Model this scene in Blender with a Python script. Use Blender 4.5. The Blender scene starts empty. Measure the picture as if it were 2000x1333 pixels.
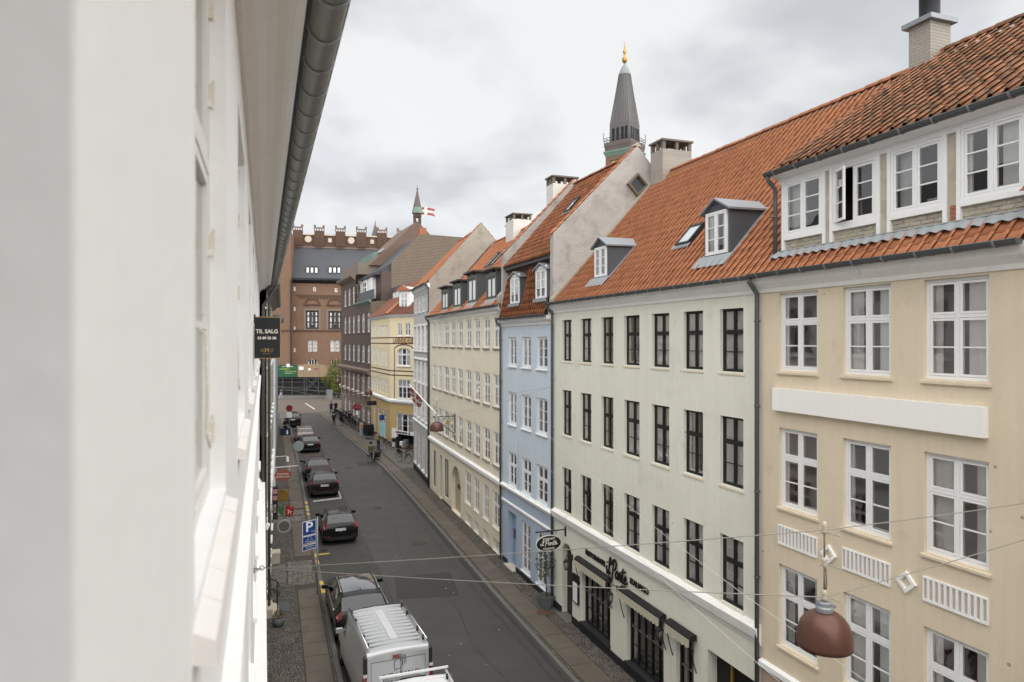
import bpy, math, random
from mathutils import Vector, Matrix
SC = bpy.context.scene
COL = SC.collection
R = math.radians
rng = random.Random(7)

# ---------------------------------------------------------------- camera
YAW = R(20.0); CZ = 10.2; FPX = 1333.0
cam = bpy.data.cameras.new('camera'); cam.lens = 24.0; cam.sensor_width = 36.0
cam.clip_start = 0.05; cam.clip_end = 3000
cam.dof.use_dof = True; cam.dof.focus_distance = 22.0; cam.dof.aperture_fstop = 2.2
camo = bpy.data.objects.new('camera', cam); COL.objects.link(camo)
camo.location = (0, 0, CZ); camo.rotation_euler = (R(90), 0, -YAW)
SC.camera = camo

# ---------------------------------------------------------------- sky, sun, exposure
SUN_EL, SUN_AZ = 52.0, 170.0        # elevation; compass direction the light comes FROM (0 = +Y, 90 = +X)
world = bpy.data.worlds.new('World'); SC.world = world; world.use_nodes = True
nt = world.node_tree; nt.nodes.clear()
def wn(t, **k):
    n = nt.nodes.new(t)
    for a, b in k.items(): setattr(n, a, b)
    return n
def wl(a, b): nt.links.new(a, b)
wout = wn('ShaderNodeOutputWorld'); wbg = wn('ShaderNodeBackground'); wbg.inputs['Strength'].default_value = 0.1
sky = wn('ShaderNodeTexSky', sky_type='NISHITA', sun_disc=False, sun_elevation=R(SUN_EL), sun_rotation=R(SUN_AZ))
tc = wn('ShaderNodeTexCoord'); sep = wn('ShaderNodeSeparateXYZ'); wl(tc.outputs['Generated'], sep.inputs[0])
zc = wn('ShaderNodeMath', operation='MAXIMUM'); wl(sep.outputs['Z'], zc.inputs[0]); zc.inputs[1].default_value = 0.0
zz = wn('ShaderNodeMath', operation='ADD'); wl(zc.outputs[0], zz.inputs[0]); zz.inputs[1].default_value = 0.5
dv = wn('ShaderNodeVectorMath', operation='DIVIDE')
cb = wn('ShaderNodeCombineXYZ')
for i in range(3): wl(zz.outputs[0], cb.inputs[i])
wl(tc.outputs['Generated'], dv.inputs[0]); wl(cb.outputs[0], dv.inputs[1])
mp = wn('ShaderNodeMapping'); mp.inputs['Location'].default_value = (5.3, 2.1, 0.0); mp.inputs['Scale'].default_value = (1.0, 1.0, 1.6)
wl(dv.outputs[0], mp.inputs['Vector'])
cn = wn('ShaderNodeTexNoise'); cn.inputs['Scale'].default_value = 2.3; cn.inputs['Detail'].default_value = 4.0; cn.inputs['Roughness'].default_value = 0.52
cn.inputs['Distortion'].default_value = 0.1
wl(mp.outputs[0], cn.inputs['Vector'])
cr = wn('ShaderNodeValToRGB')
SKYK = 2.52
def ce(p, c):
    e = cr.color_ramp.elements.new(p); e.color = (c[0], c[1], c[2], 1)
cr.color_ramp.elements[0].position = 0.33; cr.color_ramp.elements[0].color = (0.64, 0.655, 0.675, 1)
cr.color_ramp.elements[1].position = 0.72; cr.color_ramp.elements[1].color = (0.98, 0.98, 0.98, 1)
ce(0.42, (0.72, 0.733, 0.75)); ce(0.49, (0.87, 0.877, 0.885)); ce(0.56, (0.965, 0.967, 0.968))
wl(cn.outputs['Fac'], cr.inputs[0])
ck = wn('ShaderNodeVectorMath', operation='SCALE'); ck.inputs['Scale'].default_value = SKYK
wl(cr.outputs[0], ck.inputs[0])
cm = wn('ShaderNodeMix', data_type='RGBA'); cm.inputs[0].default_value = 0.97
wl(sky.outputs[0], cm.inputs[6]); wl(ck.outputs[0], cm.inputs[7])
wl(cm.outputs[2], wbg.inputs['Color']); wl(wbg.outputs[0], wout.inputs[0])

sun = bpy.data.lights.new('sun', 'SUN'); sun.energy = 1.5; sun.angle = R(130); sun.color = (1.0, 0.985, 0.96)
suno = bpy.data.objects.new('sun', sun); COL.objects.link(suno)
_d = Vector((math.sin(R(SUN_AZ))*math.cos(R(SUN_EL)), math.cos(R(SUN_AZ))*math.cos(R(SUN_EL)), math.sin(R(SUN_EL))))
suno.rotation_euler = _d.to_track_quat('Z', 'Y').to_euler()
SC.view_settings.view_transform = 'Standard'; SC.view_settings.look = 'None'
SC.view_settings.gamma = 1.0; SC.view_settings.use_curve_mapping = False
SC.view_settings.exposure = 1.88

# ---------------------------------------------------------------- helpers
_FW = Vector((math.sin(YAW), math.cos(YAW), 0)); _RT = Vector((math.cos(YAW), -math.sin(YAW), 0))
CAM = Vector((0, 0, CZ))
def ray(px, py): return _FW + _RT*((px-1000)/FPX) + Vector((0, 0, (666.5-py)/FPX))
def gpx(px, py, z=0.0):
    d = ray(px, py); t = (z-CZ)/d.z; p = CAM + d*t; return (p.x, p.y)
def at_depth(px, py, dep):
    return CAM + ray(px, py)*dep

def tag(o, label=None, cat=None, group=None, kind=None):
    if label: o['label'] = label
    if cat: o['category'] = cat
    if group: o['group'] = group
    if kind: o['kind'] = kind
    return o
def thing(name, label, cat, loc=(0, 0, 0), rotz=0.0, group=None):
    o = bpy.data.objects.new(name, None); COL.objects.link(o); o.empty_display_size = 0.2
    o.location = loc; o.rotation_euler = (0, 0, rotz)
    return tag(o, label, cat, group)
def link(name, me, parent=None, loc=None, rot=None):
    o = bpy.data.objects.new(name, me); COL.objects.link(o)
    if parent is not None: o.parent = parent
    if loc is not None: o.location = loc
    if rot is not None: o.rotation_euler = rot
    return o
def copy_tree(o, parent=None):
    c = o.copy(); COL.objects.link(c); c.parent = parent
    for ch in list(o.children): copy_tree(ch, c)
    return c

class MB:
    def __init__(s): s.v = []; s.f = []; s.m = []
    def add(s, vs, fs, mi=0):
        b = len(s.v); s.v.extend(tuple(p) for p in vs)
        for f in fs: s.f.append(tuple(b+i for i in f)); s.m.append(mi)
        return s
    def box(s, x0, x1, y0, y1, z0, z1, mi=0):
        vs = [(x0,y0,z0),(x1,y0,z0),(x1,y1,z0),(x0,y1,z0),(x0,y0,z1),(x1,y0,z1),(x1,y1,z1),(x0,y1,z1)]
        return s.add(vs, [(0,3,2,1),(4,5,6,7),(0,1,5,4),(1,2,6,5),(2,3,7,6),(3,0,4,7)], mi)
    def cbox(s, c, sz, mi=0, rot=None):
        hx, hy, hz = sz[0]/2, sz[1]/2, sz[2]/2
        vs = [Vector(p) for p in [(-hx,-hy,-hz),(hx,-hy,-hz),(hx,hy,-hz),(-hx,hy,-hz),(-hx,-hy,hz),(hx,-hy,hz),(hx,hy,hz),(-hx,hy,hz)]]
        if rot is not None: vs = [rot @ p for p in vs]
        c = Vector(c)
        return s.add([p+c for p in vs], [(0,3,2,1),(4,5,6,7),(0,1,5,4),(1,2,6,5),(2,3,7,6),(3,0,4,7)], mi)
    def bar(s, p, q, w, h=None, mi=0):
        p, q = Vector(p), Vector(q); h = h or w
        d = (q-p); L = d.length; d.normalize()
        up = Vector((0,0,1)) if abs(d.z) < 0.95 else Vector((0,1,0))
        x = d.cross(up).normalized(); u = x.cross(d)
        vs = []
        for c in (p, q):
            for a, b in ((-1,-1),(1,-1),(1,1),(-1,1)): vs.append(c + x*(a*w/2) + u*(b*h/2))
        return s.add(vs, [(0,1,2,3),(7,6,5,4),(0,4,5,1),(1,5,6,2),(2,6,7,3),(3,7,4,0)], mi)
    def quad(s, a, b, c, d, mi=0): return s.add([a, b, c, d], [(0,1,2,3)], mi)
    def prism(s, poly, ax, a, b, mi=0):
        n = len(poly)
        def P(t, u, v): return {'x': (t,u,v), 'y': (u,t,v), 'z': (u,v,t)}[ax]
        vs = [P(a,u,v) for u, v in poly] + [P(b,u,v) for u, v in poly]
        fs = [tuple(range(n-1,-1,-1)), tuple(range(n,2*n))] + [(i,(i+1)%n,n+(i+1)%n,n+i) for i in range(n)]
        ar = sum(poly[i][0]*poly[(i+1)%n][1]-poly[(i+1)%n][0]*poly[i][1] for i in range(n))
        flip = (ar < 0) != (b < a)
        if ax == 'y': flip = not flip
        if flip: fs = [tuple(reversed(f)) for f in fs]
        return s.add(vs, fs, mi)
    def tube(s, path, r, n=8, mi=0, cap=True, closed=False):
        path = [Vector(p) for p in path]; m = len(path)
        rr = r if isinstance(r, (list, tuple)) else [r]*m
        vs = []; px = None
        for i, p in enumerate(path):
            if closed: d = path[(i+1)%m]-path[i-1]
            else: d = path[min(i+1,m-1)]-path[max(i-1,0)]
            d.normalize()
            if px is None:
                up = Vector((0,0,1)) if abs(d.z) < 0.9 else Vector((1,0,0))
                px = d.cross(up).normalized()
            else:
                px = (px - d*px.dot(d)).normalized()
            py = d.cross(px)
            for k in range(n):
                a = 2*math.pi*k/n; vs.append(p + px*(rr[i]*math.cos(a)) + py*(rr[i]*math.sin(a)))
        fs = []
        for i in range(m if closed else m-1):
            j = (i+1) % m
            for k in range(n): fs.append((i*n+k, i*n+(k+1)%n, j*n+(k+1)%n, j*n+k))
        if cap and not closed:
            fs.append(tuple(range(n-1,-1,-1))); fs.append(tuple((m-1)*n+k for k in range(n)))
        return s.add(vs, fs, mi)
    def lathe(s, prof, c=(0,0,0), n=20, mi=0, ax='z', a0=0.0):
        vs = []; fs = []
        for r, z in prof:
            for k in range(n):
                a = a0+2*math.pi*k/n; x, y = r*math.cos(a), r*math.sin(a)
                p = {'z': (x,y,z), 'x': (z,x,y), 'y': (y,z,x)}[ax]
                vs.append((p[0]+c[0], p[1]+c[1], p[2]+c[2]))
        for i in range(len(prof)-1):
            for k in range(n): fs.append((i*n+k, i*n+(k+1)%n, (i+1)*n+(k+1)%n, (i+1)*n+k))
        return s.add(vs, fs, mi)
    def mesh(s, name, mats, smooth=False):
        me = bpy.data.meshes.new(name); me.from_pydata(s.v, [], s.f)
        for m in (mats if isinstance(mats, (list, tuple)) else [mats]): me.materials.append(m)
        if any(s.m): me.polygons.foreach_set('material_index', s.m)
        if smooth: me.polygons.foreach_set('use_smooth', [True]*len(s.f))
        me.update(); return me
    def build(s, name, mats, parent=None, smooth=False, loc=None, rot=None):
        return link(name, s.mesh(name, mats, smooth), parent, loc, rot)
def autosmooth(o, deg=35):
    me = o.data if hasattr(o, 'data') else o
    me.polygons.foreach_set('use_smooth', [True]*len(me.polygons))
    try: me.set_sharp_from_angle(angle=R(deg))
    except Exception: pass
    return o

# text as mesh lying in local XZ plane (facing -Y), extruded a little
def text_mesh(txt, size, mat, extr=0.004, bold=0.0, align='CENTER', sx=1.0):
    cu = bpy.data.curves.new('lettering', 'FONT'); cu.body = txt; cu.size = size; cu.extrude = extr
    cu.offset = bold; cu.align_x = align; cu.align_y = 'CENTER'; cu.resolution_u = 3
    to = bpy.data.objects.new('lettering', cu); COL.objects.link(to)
    dg = bpy.context.evaluated_depsgraph_get(); me = bpy.data.meshes.new_from_object(to.evaluated_get(dg))
    bpy.data.objects.remove(to); bpy.data.curves.remove(cu)
    me.transform(Matrix.Rotation(R(90), 4, 'X') @ Matrix.Diagonal((sx, 1, 1, 1)))
    me.materials.clear(); me.materials.append(mat); return me

# ---------------------------------------------------------------- materials
def new_mat(name):
    m = bpy.data.materials.new(name); m.use_nodes = True; t = m.node_tree; t.nodes.clear()
    o = t.nodes.new('ShaderNodeOutputMaterial'); b = t.nodes.new('ShaderNodeBsdfPrincipled')
    t.links.new(b.outputs[0], o.inputs[0]); return m, t, b
def mnode(t, ty, **k):
    n = t.nodes.new(ty)
    for a, b in k.items():
        if a.startswith('i_'): n.inputs[int(a[2:]) if a[2:].isdigit() else a[2:].replace('_', ' ')].default_value = b
        else: setattr(n, a, b)
    return n
def noise_val(t, vec, scale, detail=4, rough=0.55):
    n = mnode(t, 'ShaderNodeTexNoise'); n.inputs['Scale'].default_value = scale
    n.inputs['Detail'].default_value = detail; n.inputs['Roughness'].default_value = rough
    t.links.new(vec, n.inputs['Vector']); return n.outputs['Fac']
def madd(t, a, mul, add):
    n = mnode(t, 'ShaderNodeMath', operation='MULTIPLY_ADD'); t.links.new(a, n.inputs[0])
    n.inputs[1].default_value = mul; n.inputs[2].default_value = add; return n.outputs[0]
def mop(t, op, a, b):
    n = mnode(t, 'ShaderNodeMath', operation=op)
    for i, x in enumerate((a, b)):
        if hasattr(x, 'links') or hasattr(x, 'is_output'): t.links.new(x, n.inputs[i])
        else: n.inputs[i].default_value = x
    return n.outputs[0]
def surf(name, col, rough=0.75, metal=0.0, spec=0.35, big=0.0, bigs=0.5, fine=0.0, fines=30.0, streak=0.0, cell=0.0, cells=4.0,
         speck=0.0, bump=0.0, bumps=40.0, bump2=0.0, bump2s=3.0, stain=None, stains=1.2, stain_lo=0.55, stain_hi=0.75, rvar=0.0, brick=None, grid=None, coat=0.0, trans=0.0):
    m, t, b = new_mat(name)
    pos = mnode(t, 'ShaderNodeNewGeometry').outputs['Position']
    obj = None
    v = None
    def mulv(x):
        nonlocal v
        v = x if v is None else mop(t, 'MULTIPLY', v, x)
    if big: mulv(madd(t, noise_val(t, pos, bigs, 5), 2*big, 1-big))
    if fine: mulv(madd(t, noise_val(t, pos, fines, 3), 2*fine, 1-fine))
    if streak:
        mp = mnode(t, 'ShaderNodeMapping'); mp.inputs['Scale'].default_value = (7, 7, 0.35); t.links.new(pos, mp.inputs['Vector'])
        mulv(madd(t, noise_val(t, mp.outputs[0], 1.0, 4), 2*streak, 1-streak))
    if cell:
        vo = mnode(t, 'ShaderNodeTexVoronoi'); vo.inputs['Scale'].default_value = cells; t.links.new(pos, vo.inputs['Vector'])
        sx = mnode(t, 'ShaderNodeSeparateColor'); t.links.new(vo.outputs['Color'], sx.inputs[0])
        mulv(madd(t, sx.outputs[0], 2*cell, 1-cell))
    if speck:      # scattered small dark anchor holes and scuffs
        vo = mnode(t, 'ShaderNodeTexVoronoi'); vo.inputs['Scale'].default_value = 1.15; vo.inputs['Randomness'].default_value = 1.0; t.links.new(pos, vo.inputs['Vector'])
        mr0 = mnode(t, 'ShaderNodeMapRange'); t.links.new(vo.outputs['Distance'], mr0.inputs[0]); mr0.inputs[1].default_value = 0.025; mr0.inputs[2].default_value = 0.045; mr0.inputs[3].default_value = 1-speck; mr0.inputs[4].default_value = 1.0
        mulv(mr0.outputs[0])
    c = None; bh = None
    if brick:
        tcx = mnode(t, 'ShaderNodeTexCoord'); sp = mnode(t, 'ShaderNodeSeparateXYZ'); t.links.new(tcx.outputs['Object'], sp.inputs[0])
        cbn = mnode(t, 'ShaderNodeCombineXYZ'); t.links.new(sp.outputs[brick.get('ax', 0)], cbn.inputs[0]); t.links.new(sp.outputs[2], cbn.inputs[1])
        bt = mnode(t, 'ShaderNodeTexBrick'); t.links.new(cbn.outputs[0], bt.inputs['Vector'])
        bt.inputs['Scale'].default_value = 1.0; bt.inputs['Brick Width'].default_value = brick.get('w', 0.24); bt.inputs['Row Height'].default_value = brick.get('h', 0.07)
        bt.inputs['Mortar Size'].default_value = brick.get('mo', 0.008); bt.inputs['Mortar Smooth'].default_value = 0.3
        bt.inputs['Color1'].default_value = (*col, 1); bt.inputs['Color2'].default_value = (*brick.get('c2', col), 1); bt.inputs['Mortar'].default_value = (*brick['mc'], 1)
        c = bt.outputs['Color']; bh = bt.outputs['Fac']
    if c is None:
        rgb = mnode(t, 'ShaderNodeRGB'); rgb.outputs[0].default_value = (*col, 1); c = rgb.outputs[0]
    if stain:
        sv = noise_val(t, pos, stains, 6, 0.62)
        mr = mnode(t, 'ShaderNodeMapRange'); mr.inputs[1].default_value = stain_lo; mr.inputs[2].default_value = stain_hi; t.links.new(sv, mr.inputs[0])
        mx = mnode(t, 'ShaderNodeMix', data_type='RGBA'); t.links.new(mr.outputs[0], mx.inputs[0]); t.links.new(c, mx.inputs[6]); mx.inputs[7].default_value = (*stain, 1)
        c = mx.outputs[2]
    if v is not None:
        sc = mnode(t, 'ShaderNodeVectorMath', operation='SCALE'); t.links.new(c, sc.inputs[0]); t.links.new(v, sc.inputs['Scale']); c = sc.outputs[0]
    t.links.new(c, b.inputs['Base Color'])
    b.inputs['Roughness'].default_value = rough; b.inputs['Metallic'].default_value = metal
    b.inputs['Specular IOR Level'].default_value = spec
    if coat: b.inputs['Coat Weight'].default_value = coat; b.inputs['Coat Roughness'].default_value = 0.05
    if rvar: t.links.new(madd(t, noise_val(t, pos, 1.1, 5), 2*rvar, rough-rvar), b.inputs['Roughness'])
    if bump or bump2 or bh is not None:
        nrm = None
        for st, scl in ((bump2, bump2s), (bump, bumps)):
            if not st: continue
            bn = mnode(t, 'ShaderNodeBump'); bn.inputs['Strength'].default_value = 1.0; bn.inputs['Distance'].default_value = st
            t.links.new(noise_val(t, pos, scl, 4), bn.inputs['Height'])
            if nrm is not None: t.links.new(nrm, bn.inputs['Normal'])
            nrm = bn.outputs[0]
        if bh is not None:
            bn = mnode(t, 'ShaderNodeBump', invert=True); bn.inputs['Strength'].default_value = 0.6; bn.inputs['Distance'].default_value = 0.006
            t.links.new(bh, bn.inputs['Height'])
            if nrm is not None: t.links.new(nrm, bn.inputs['Normal'])
            nrm = bn.outputs[0]
        t.links.new(nrm, b.inputs['Normal'])
    return m
def glass_mat(name, tint=(1, 1, 1), wob=0.002, refl=1.0, ior=1.5):
    m = bpy.data.materials.new(name); m.use_nodes = True; t = m.node_tree; t.nodes.clear()
    o = t.nodes.new('ShaderNodeOutputMaterial')
    tr = mnode(t, 'ShaderNodeBsdfTransparent'); tr.inputs[0].default_value = (*tint, 1)
    gl = mnode(t, 'ShaderNodeBsdfGlossy'); gl.inputs['Roughness'].default_value = 0.015
    fr = mnode(t, 'ShaderNodeFresnel'); fr.inputs[0].default_value = ior
    pos = mnode(t, 'ShaderNodeNewGeometry').outputs['Position']
    if wob:
        bn = mnode(t, 'ShaderNodeBump'); bn.inputs['Distance'].default_value = wob; bn.inputs['Strength'].default_value = 1
        t.links.new(noise_val(t, pos, 2.2, 2), bn.inputs['Height']); t.links.new(bn.outputs[0], gl.inputs['Normal'])
    mx = mnode(t, 'ShaderNodeMixShader')
    f2 = mop(t, 'MULTIPLY', fr.outputs[0], 3.6*refl); f3 = mop(t, 'MINIMUM', f2, 0.85)
    t.links.new(f3, mx.inputs[0]); t.links.new(tr.outputs[0], mx.inputs[1]); t.links.new(gl.outputs[0], mx.inputs[2])
    t.links.new(mx.outputs[0], o.inputs[0]); return m
def emit_mat(name, col, s):
    m = bpy.data.materials.new(name); m.use_nodes = True; t = m.node_tree; t.nodes.clear()
    o = t.nodes.new('ShaderNodeOutputMaterial'); e = mnode(t, 'ShaderNodeEmission'); e.inputs[0].default_value = (*col, 1); e.inputs[1].default_value = s
    t.links.new(e.outputs[0], o.inputs[0]); return m

class M: pass
M.white_wall = surf('white limewash', (0.85, 0.855, 0.855), 0.8, big=0.04, bigs=0.8, fine=0.03, fines=25, streak=0.03, bump=0.003, bumps=18, bump2=0.006, bump2s=2.5)
M.beige = surf('beige plaster', (0.67, 0.57, 0.425), 0.85, speck=0.5, big=0.05, bigs=0.9, fine=0.03, fines=22, streak=0.075, bump=0.003, bumps=16, bump2=0.008, bump2s=1.5, stain=(0.56, 0.465, 0.335), stains=1.5, stain_lo=0.58, stain_hi=0.78, cell=0.025, cells=0.55)
M.green = surf('pale green plaster', (0.71, 0.70, 0.605), 0.85, speck=0.5, big=0.05, bigs=0.7, fine=0.03, fines=22, streak=0.075, bump=0.003, bumps=16, bump2=0.008, bump2s=1.3, stain=(0.575, 0.565, 0.475), stains=1.1, stain_lo=0.58, stain_hi=0.8, cell=0.025, cells=0.55)
M.blue = surf('light blue plaster', (0.555, 0.625, 0.695), 0.85, big=0.05, bigs=0.8, fine=0.02, fines=20, streak=0.075, bump=0.003, bumps=16, bump2=0.006, cell=0.025, cells=0.55)
M.blue_dk = surf('mid blue plaster', (0.40, 0.475, 0.585), 0.85, big=0.05, bigs=0.8, fine=0.02, streak=0.06, bump=0.003, bumps=16)
M.yellow = surf('cream yellow plaster', (0.76, 0.70, 0.56), 0.85, speck=0.4, big=0.05, bigs=0.6, fine=0.02, streak=0.06, bump=0.003, bumps=16, stain=(0.66, 0.60, 0.47), stains=0.9, stain_lo=0.6, stain_hi=0.8, cell=0.025, cells=0.55)
M.greywall = surf('light grey plaster', (0.47, 0.46, 0.44), 0.85, big=0.06, bigs=0.6, streak=0.06, bump=0.003, bumps=14)
M.lav = surf('strong yellow plaster', (0.75, 0.645, 0.43), 0.85, big=0.06, bigs=0.5, streak=0.05)
M.ochre = surf('ochre plaster', (0.52, 0.37, 0.16), 0.8, big=0.08, bigs=0.6, streak=0.06)
M.pink = surf('pinkish brown plaster', (0.46, 0.33, 0.27), 0.85, big=0.06, streak=0.06)
M.trim = surf('white trim', (0.83, 0.825, 0.81), 0.7, big=0.05, bigs=1.5, streak=0.06, bump=0.002, bumps=20)
M.trim_dirty = surf('weathered white trim', (0.80, 0.785, 0.75), 0.8, big=0.08, bigs=1.6, fine=0.06, streak=0.08, stain=(0.36, 0.32, 0.28), stains=2.6, stain_lo=0.62, stain_hi=0.8)
M.cream_sill = surf('cream sill', (0.68, 0.60, 0.47), 0.8, big=0.07, bigs=3)
M.paint = surf('white window paint', (0.80, 0.80, 0.79), 0.45, spec=0.5, big=0.03, bigs=2, fine=0.03, fines=40)
M.black_paint = surf('black window paint', (0.009, 0.0095, 0.010), 0.5, spec=0.45, fine=0.15, fines=30)
M.green_paint = surf('dark green paint', (0.095, 0.11, 0.085), 0.5, fine=0.1)
M.grey_sill = surf('grey stone sill', (0.23, 0.21, 0.19), 0.8, fine=0.1)
M.glass = glass_mat('window glass')
M.carglass = glass_mat('car glass', (0.15, 0.16, 0.165), 0.0, 0.5)
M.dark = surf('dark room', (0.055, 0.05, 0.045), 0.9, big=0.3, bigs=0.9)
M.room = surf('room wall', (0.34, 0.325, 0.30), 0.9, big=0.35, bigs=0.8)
M.black = surf('matt black', (0.012, 0.012, 0.012), 0.7)
M.curtain = surf('white curtain', (0.86, 0.855, 0.83), 0.9, big=0.05)
M.curtain2 = surf('grey curtain', (0.70, 0.69, 0.66), 0.9, big=0.1)
M.tile = surf('orange clay tile', (0.40, 0.158, 0.076), 0.8, big=0.08, bigs=1.1, fine=0.08, fines=14, cell=0.13, cells=4.2, bump=0.002, bumps=60)
M.tile_old = surf('mossy clay tile', (0.29, 0.12, 0.06), 0.85, big=0.16, bigs=1.2, fine=0.12, fines=14, cell=0.32, cells=4.2, stain=(0.11, 0.08, 0.048), stains=5.0, stain_lo=0.40, stain_hi=0.66, bump=0.003, bumps=60)
M.tile_dk = surf('brown red tile', (0.17, 0.07, 0.045), 0.8, big=0.14, bigs=1.0, fine=0.1, cell=0.25, cells=4.0, stain=(0.10, 0.07, 0.05), stains=1.6, stain_lo=0.5, stain_hi=0.75)
M.tile_bl = surf('rust red tile', (0.29, 0.105, 0.046), 0.8, big=0.14, bigs=1.0, fine=0.1, cell=0.25, cells=4.2, stain=(0.15, 0.075, 0.045), stains=1.6, stain_lo=0.5, stain_hi=0.75)
M.batten = surf('roof underlay', (0.07, 0.035, 0.022), 0.9)
M.mortar = surf('lime mortar', (0.36, 0.31, 0.25), 0.95, big=0.15, bigs=3, fine=0.1, bump=0.01, bumps=14)
M.zinc = surf('weathered zinc', (0.105, 0.112, 0.112), 0.5, metal=0.35, big=0.12, bigs=1.2, fine=0.06, streak=0.1, rvar=0.1)
M.zinc_lt = surf('light zinc sheet', (0.26, 0.275, 0.29), 0.45, metal=0.4, big=0.1, bigs=2, streak=0.08)
M.lead = surf('lead flashing', (0.33, 0.35, 0.36), 0.55, metal=0.25, big=0.15, bigs=4)
M.slate_gr = surf('grey sheet cladding', (0.085, 0.093, 0.102), 0.55, metal=0.2, big=0.1, bigs=1.0, streak=0.08)
M.gable = surf('whitewashed brick gable', (0.41, 0.39, 0.365), 0.9, big=0.10, bigs=0.7, fine=0.06, fines=10, bump=0.006, bumps=9, stain=(0.25, 0.225, 0.20), stains=1.3, stain_lo=0.48, stain_hi=0.78,
               brick=dict(ax=1, w=0.24, h=0.075, mo=0.010, mc=(0.37, 0.35, 0.33), c2=(0.44, 0.415, 0.39)))
M.gable_br = surf('old grey brick gable', (0.36, 0.325, 0.28), 0.9, big=0.12, bigs=0.5, fine=0.08, fines=6, bump=0.008, bumps=7, stain=(0.20, 0.17, 0.14), stains=1.0, stain_lo=0.5, stain_hi=0.78,
               brick=dict(ax=1, w=0.24, h=0.075, mo=0.012, mc=(0.33, 0.30, 0.26), c2=(0.39, 0.35, 0.30)))
M.chim = surf('rendered chimney brick', (0.32, 0.292, 0.25), 0.9, big=0.1, bigs=1.3, fine=0.08, fines=14, bump=0.008, bumps=10, brick=dict(ax=0, w=0.24, h=0.075, mo=0.010, mc=(0.26, 0.24, 0.21), c2=(0.36, 0.33, 0.285)))
M.chim_w = surf('white rendered chimney', (0.62, 0.60, 0.56), 0.9, big=0.12, bigs=1.3, fine=0.08, stain=(0.3, 0.28, 0.26), stains=2, stain_lo=0.58, stain_hi=0.8)
M.ybrick = surf('pale yellow brick', (0.43, 0.385, 0.31), 0.9, fine=0.08, fines=20, cell=0.12, cells=5, bump=0.003, bumps=30)
M.redbrick = surf('red brick', (0.33, 0.13, 0.08), 0.9, fine=0.1)
M.brown = surf('dark brown brick', (0.098, 0.068, 0.056), 0.85, big=0.12, bigs=0.3, brick=dict(ax=0, w=0.24, h=0.075, mo=0.011, mc=(0.125, 0.10, 0.09), c2=(0.082, 0.056, 0.047)))
M.brown_lt = surf('brown sandstone', (0.19, 0.14, 0.115), 0.85, big=0.12, bigs=0.4, streak=0.06)
M.tanbrick = surf('pattern brick gable', (0.135, 0.102, 0.075), 0.9, big=0.1, bigs=0.3, brick=dict(ax=1, w=0.30, h=0.17, mo=0.03, mc=(0.235, 0.19, 0.145), c2=(0.10, 0.074, 0.055)))
M.hall = surf('city hall brick', (0.20, 0.12, 0.078), 0.9, big=0.14, bigs=0.12, fine=0.05, fines=1.5, brick=dict(ax=0, w=0.3, h=0.1, mo=0.014, mc=(0.22, 0.14, 0.10), c2=(0.165, 0.092, 0.058)))
M.hall_dk = surf('city hall dark brick', (0.10, 0.06, 0.042), 0.9, big=0.14, bigs=0.15)
M.stone = surf('pale stone', (0.52, 0.46, 0.38), 0.85, big=0.1)
M.slate = surf('slate roof', (0.052, 0.056, 0.063), 0.6, big=0.12, bigs=0.2, streak=0.05)
M.slate_br = surf('brown slate spire', (0.125, 0.098, 0.09), 0.65, big=0.12, bigs=0.2, streak=0.1)
M.copper_g = surf('green copper', (0.16, 0.235, 0.195), 0.7, big=0.15, bigs=0.6, streak=0.1)
M.gold = surf('gilding', (0.42, 0.27, 0.07), 0.4, metal=0.8)
M.copper = surf('brown copper shade', (0.105, 0.046, 0.033), 0.38, metal=0.25, spec=0.4, big=0.12, bigs=6, fine=0.08, fines=25, rvar=0.08)
M.iron = surf('black iron', (0.018, 0.018, 0.018), 0.5, spec=0.4)
M.steel = surf('galvanised steel', (0.33, 0.34, 0.35), 0.45, metal=0.5, fine=0.05)
M.porc = surf('porcelain', (0.72, 0.68, 0.62), 0.35)
M.wire = surf('steel wire', (0.30, 0.28, 0.25), 0.5, metal=0.2)
M.wire_lt = surf('pale cord', (0.62, 0.62, 0.55), 0.6)
M.asphalt = surf('asphalt', (0.048, 0.0455, 0.0435), 0.56, spec=0.5, big=0.20, bigs=0.35, fine=0.22, fines=55, bump=0.004, bumps=60, rvar=0.14, stain=(0.060, 0.056, 0.053), stains=0.45, stain_lo=0.5, stain_hi=0.7)
M.asphalt2 = surf('asphalt patch', (0.041, 0.039, 0.0375), 0.7, spec=0.4, big=0.10, bigs=0.5, fine=0.2, fines=50, bump=0.004, bumps=60)
M.asphalt3 = surf('parking asphalt', (0.062, 0.058, 0.054), 0.78, spec=0.4, big=0.12, bigs=0.5, fine=0.25, fines=45, bump=0.004, bumps=60, stain=(0.044, 0.041, 0.038), stains=0.8, stain_lo=0.5, stain_hi=0.72)
M.square = surf('brown square paving', (0.115, 0.092, 0.076), 0.8, big=0.08, bigs=0.2, fine=0.08, fines=3)
M.slab = surf('granite slab', (0.120, 0.100, 0.079), 0.75, spec=0.4, big=0.16, bigs=0.9, fine=0.14, fines=35, cell=0.10, cells=1.1, bump=0.003, bumps=40, rvar=0.1)
M.slab2 = surf('grey paving slab', (0.115, 0.108, 0.098), 0.8, spec=0.4, big=0.12, bigs=0.9, fine=0.12, fines=35, cell=0.08, cells=1.1, bump=0.003, bumps=40)
M.kerb = surf('granite kerb', (0.14, 0.132, 0.122), 0.75, big=0.12, bigs=1.2, fine=0.12, fines=30, bump=0.004, bumps=30)
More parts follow.
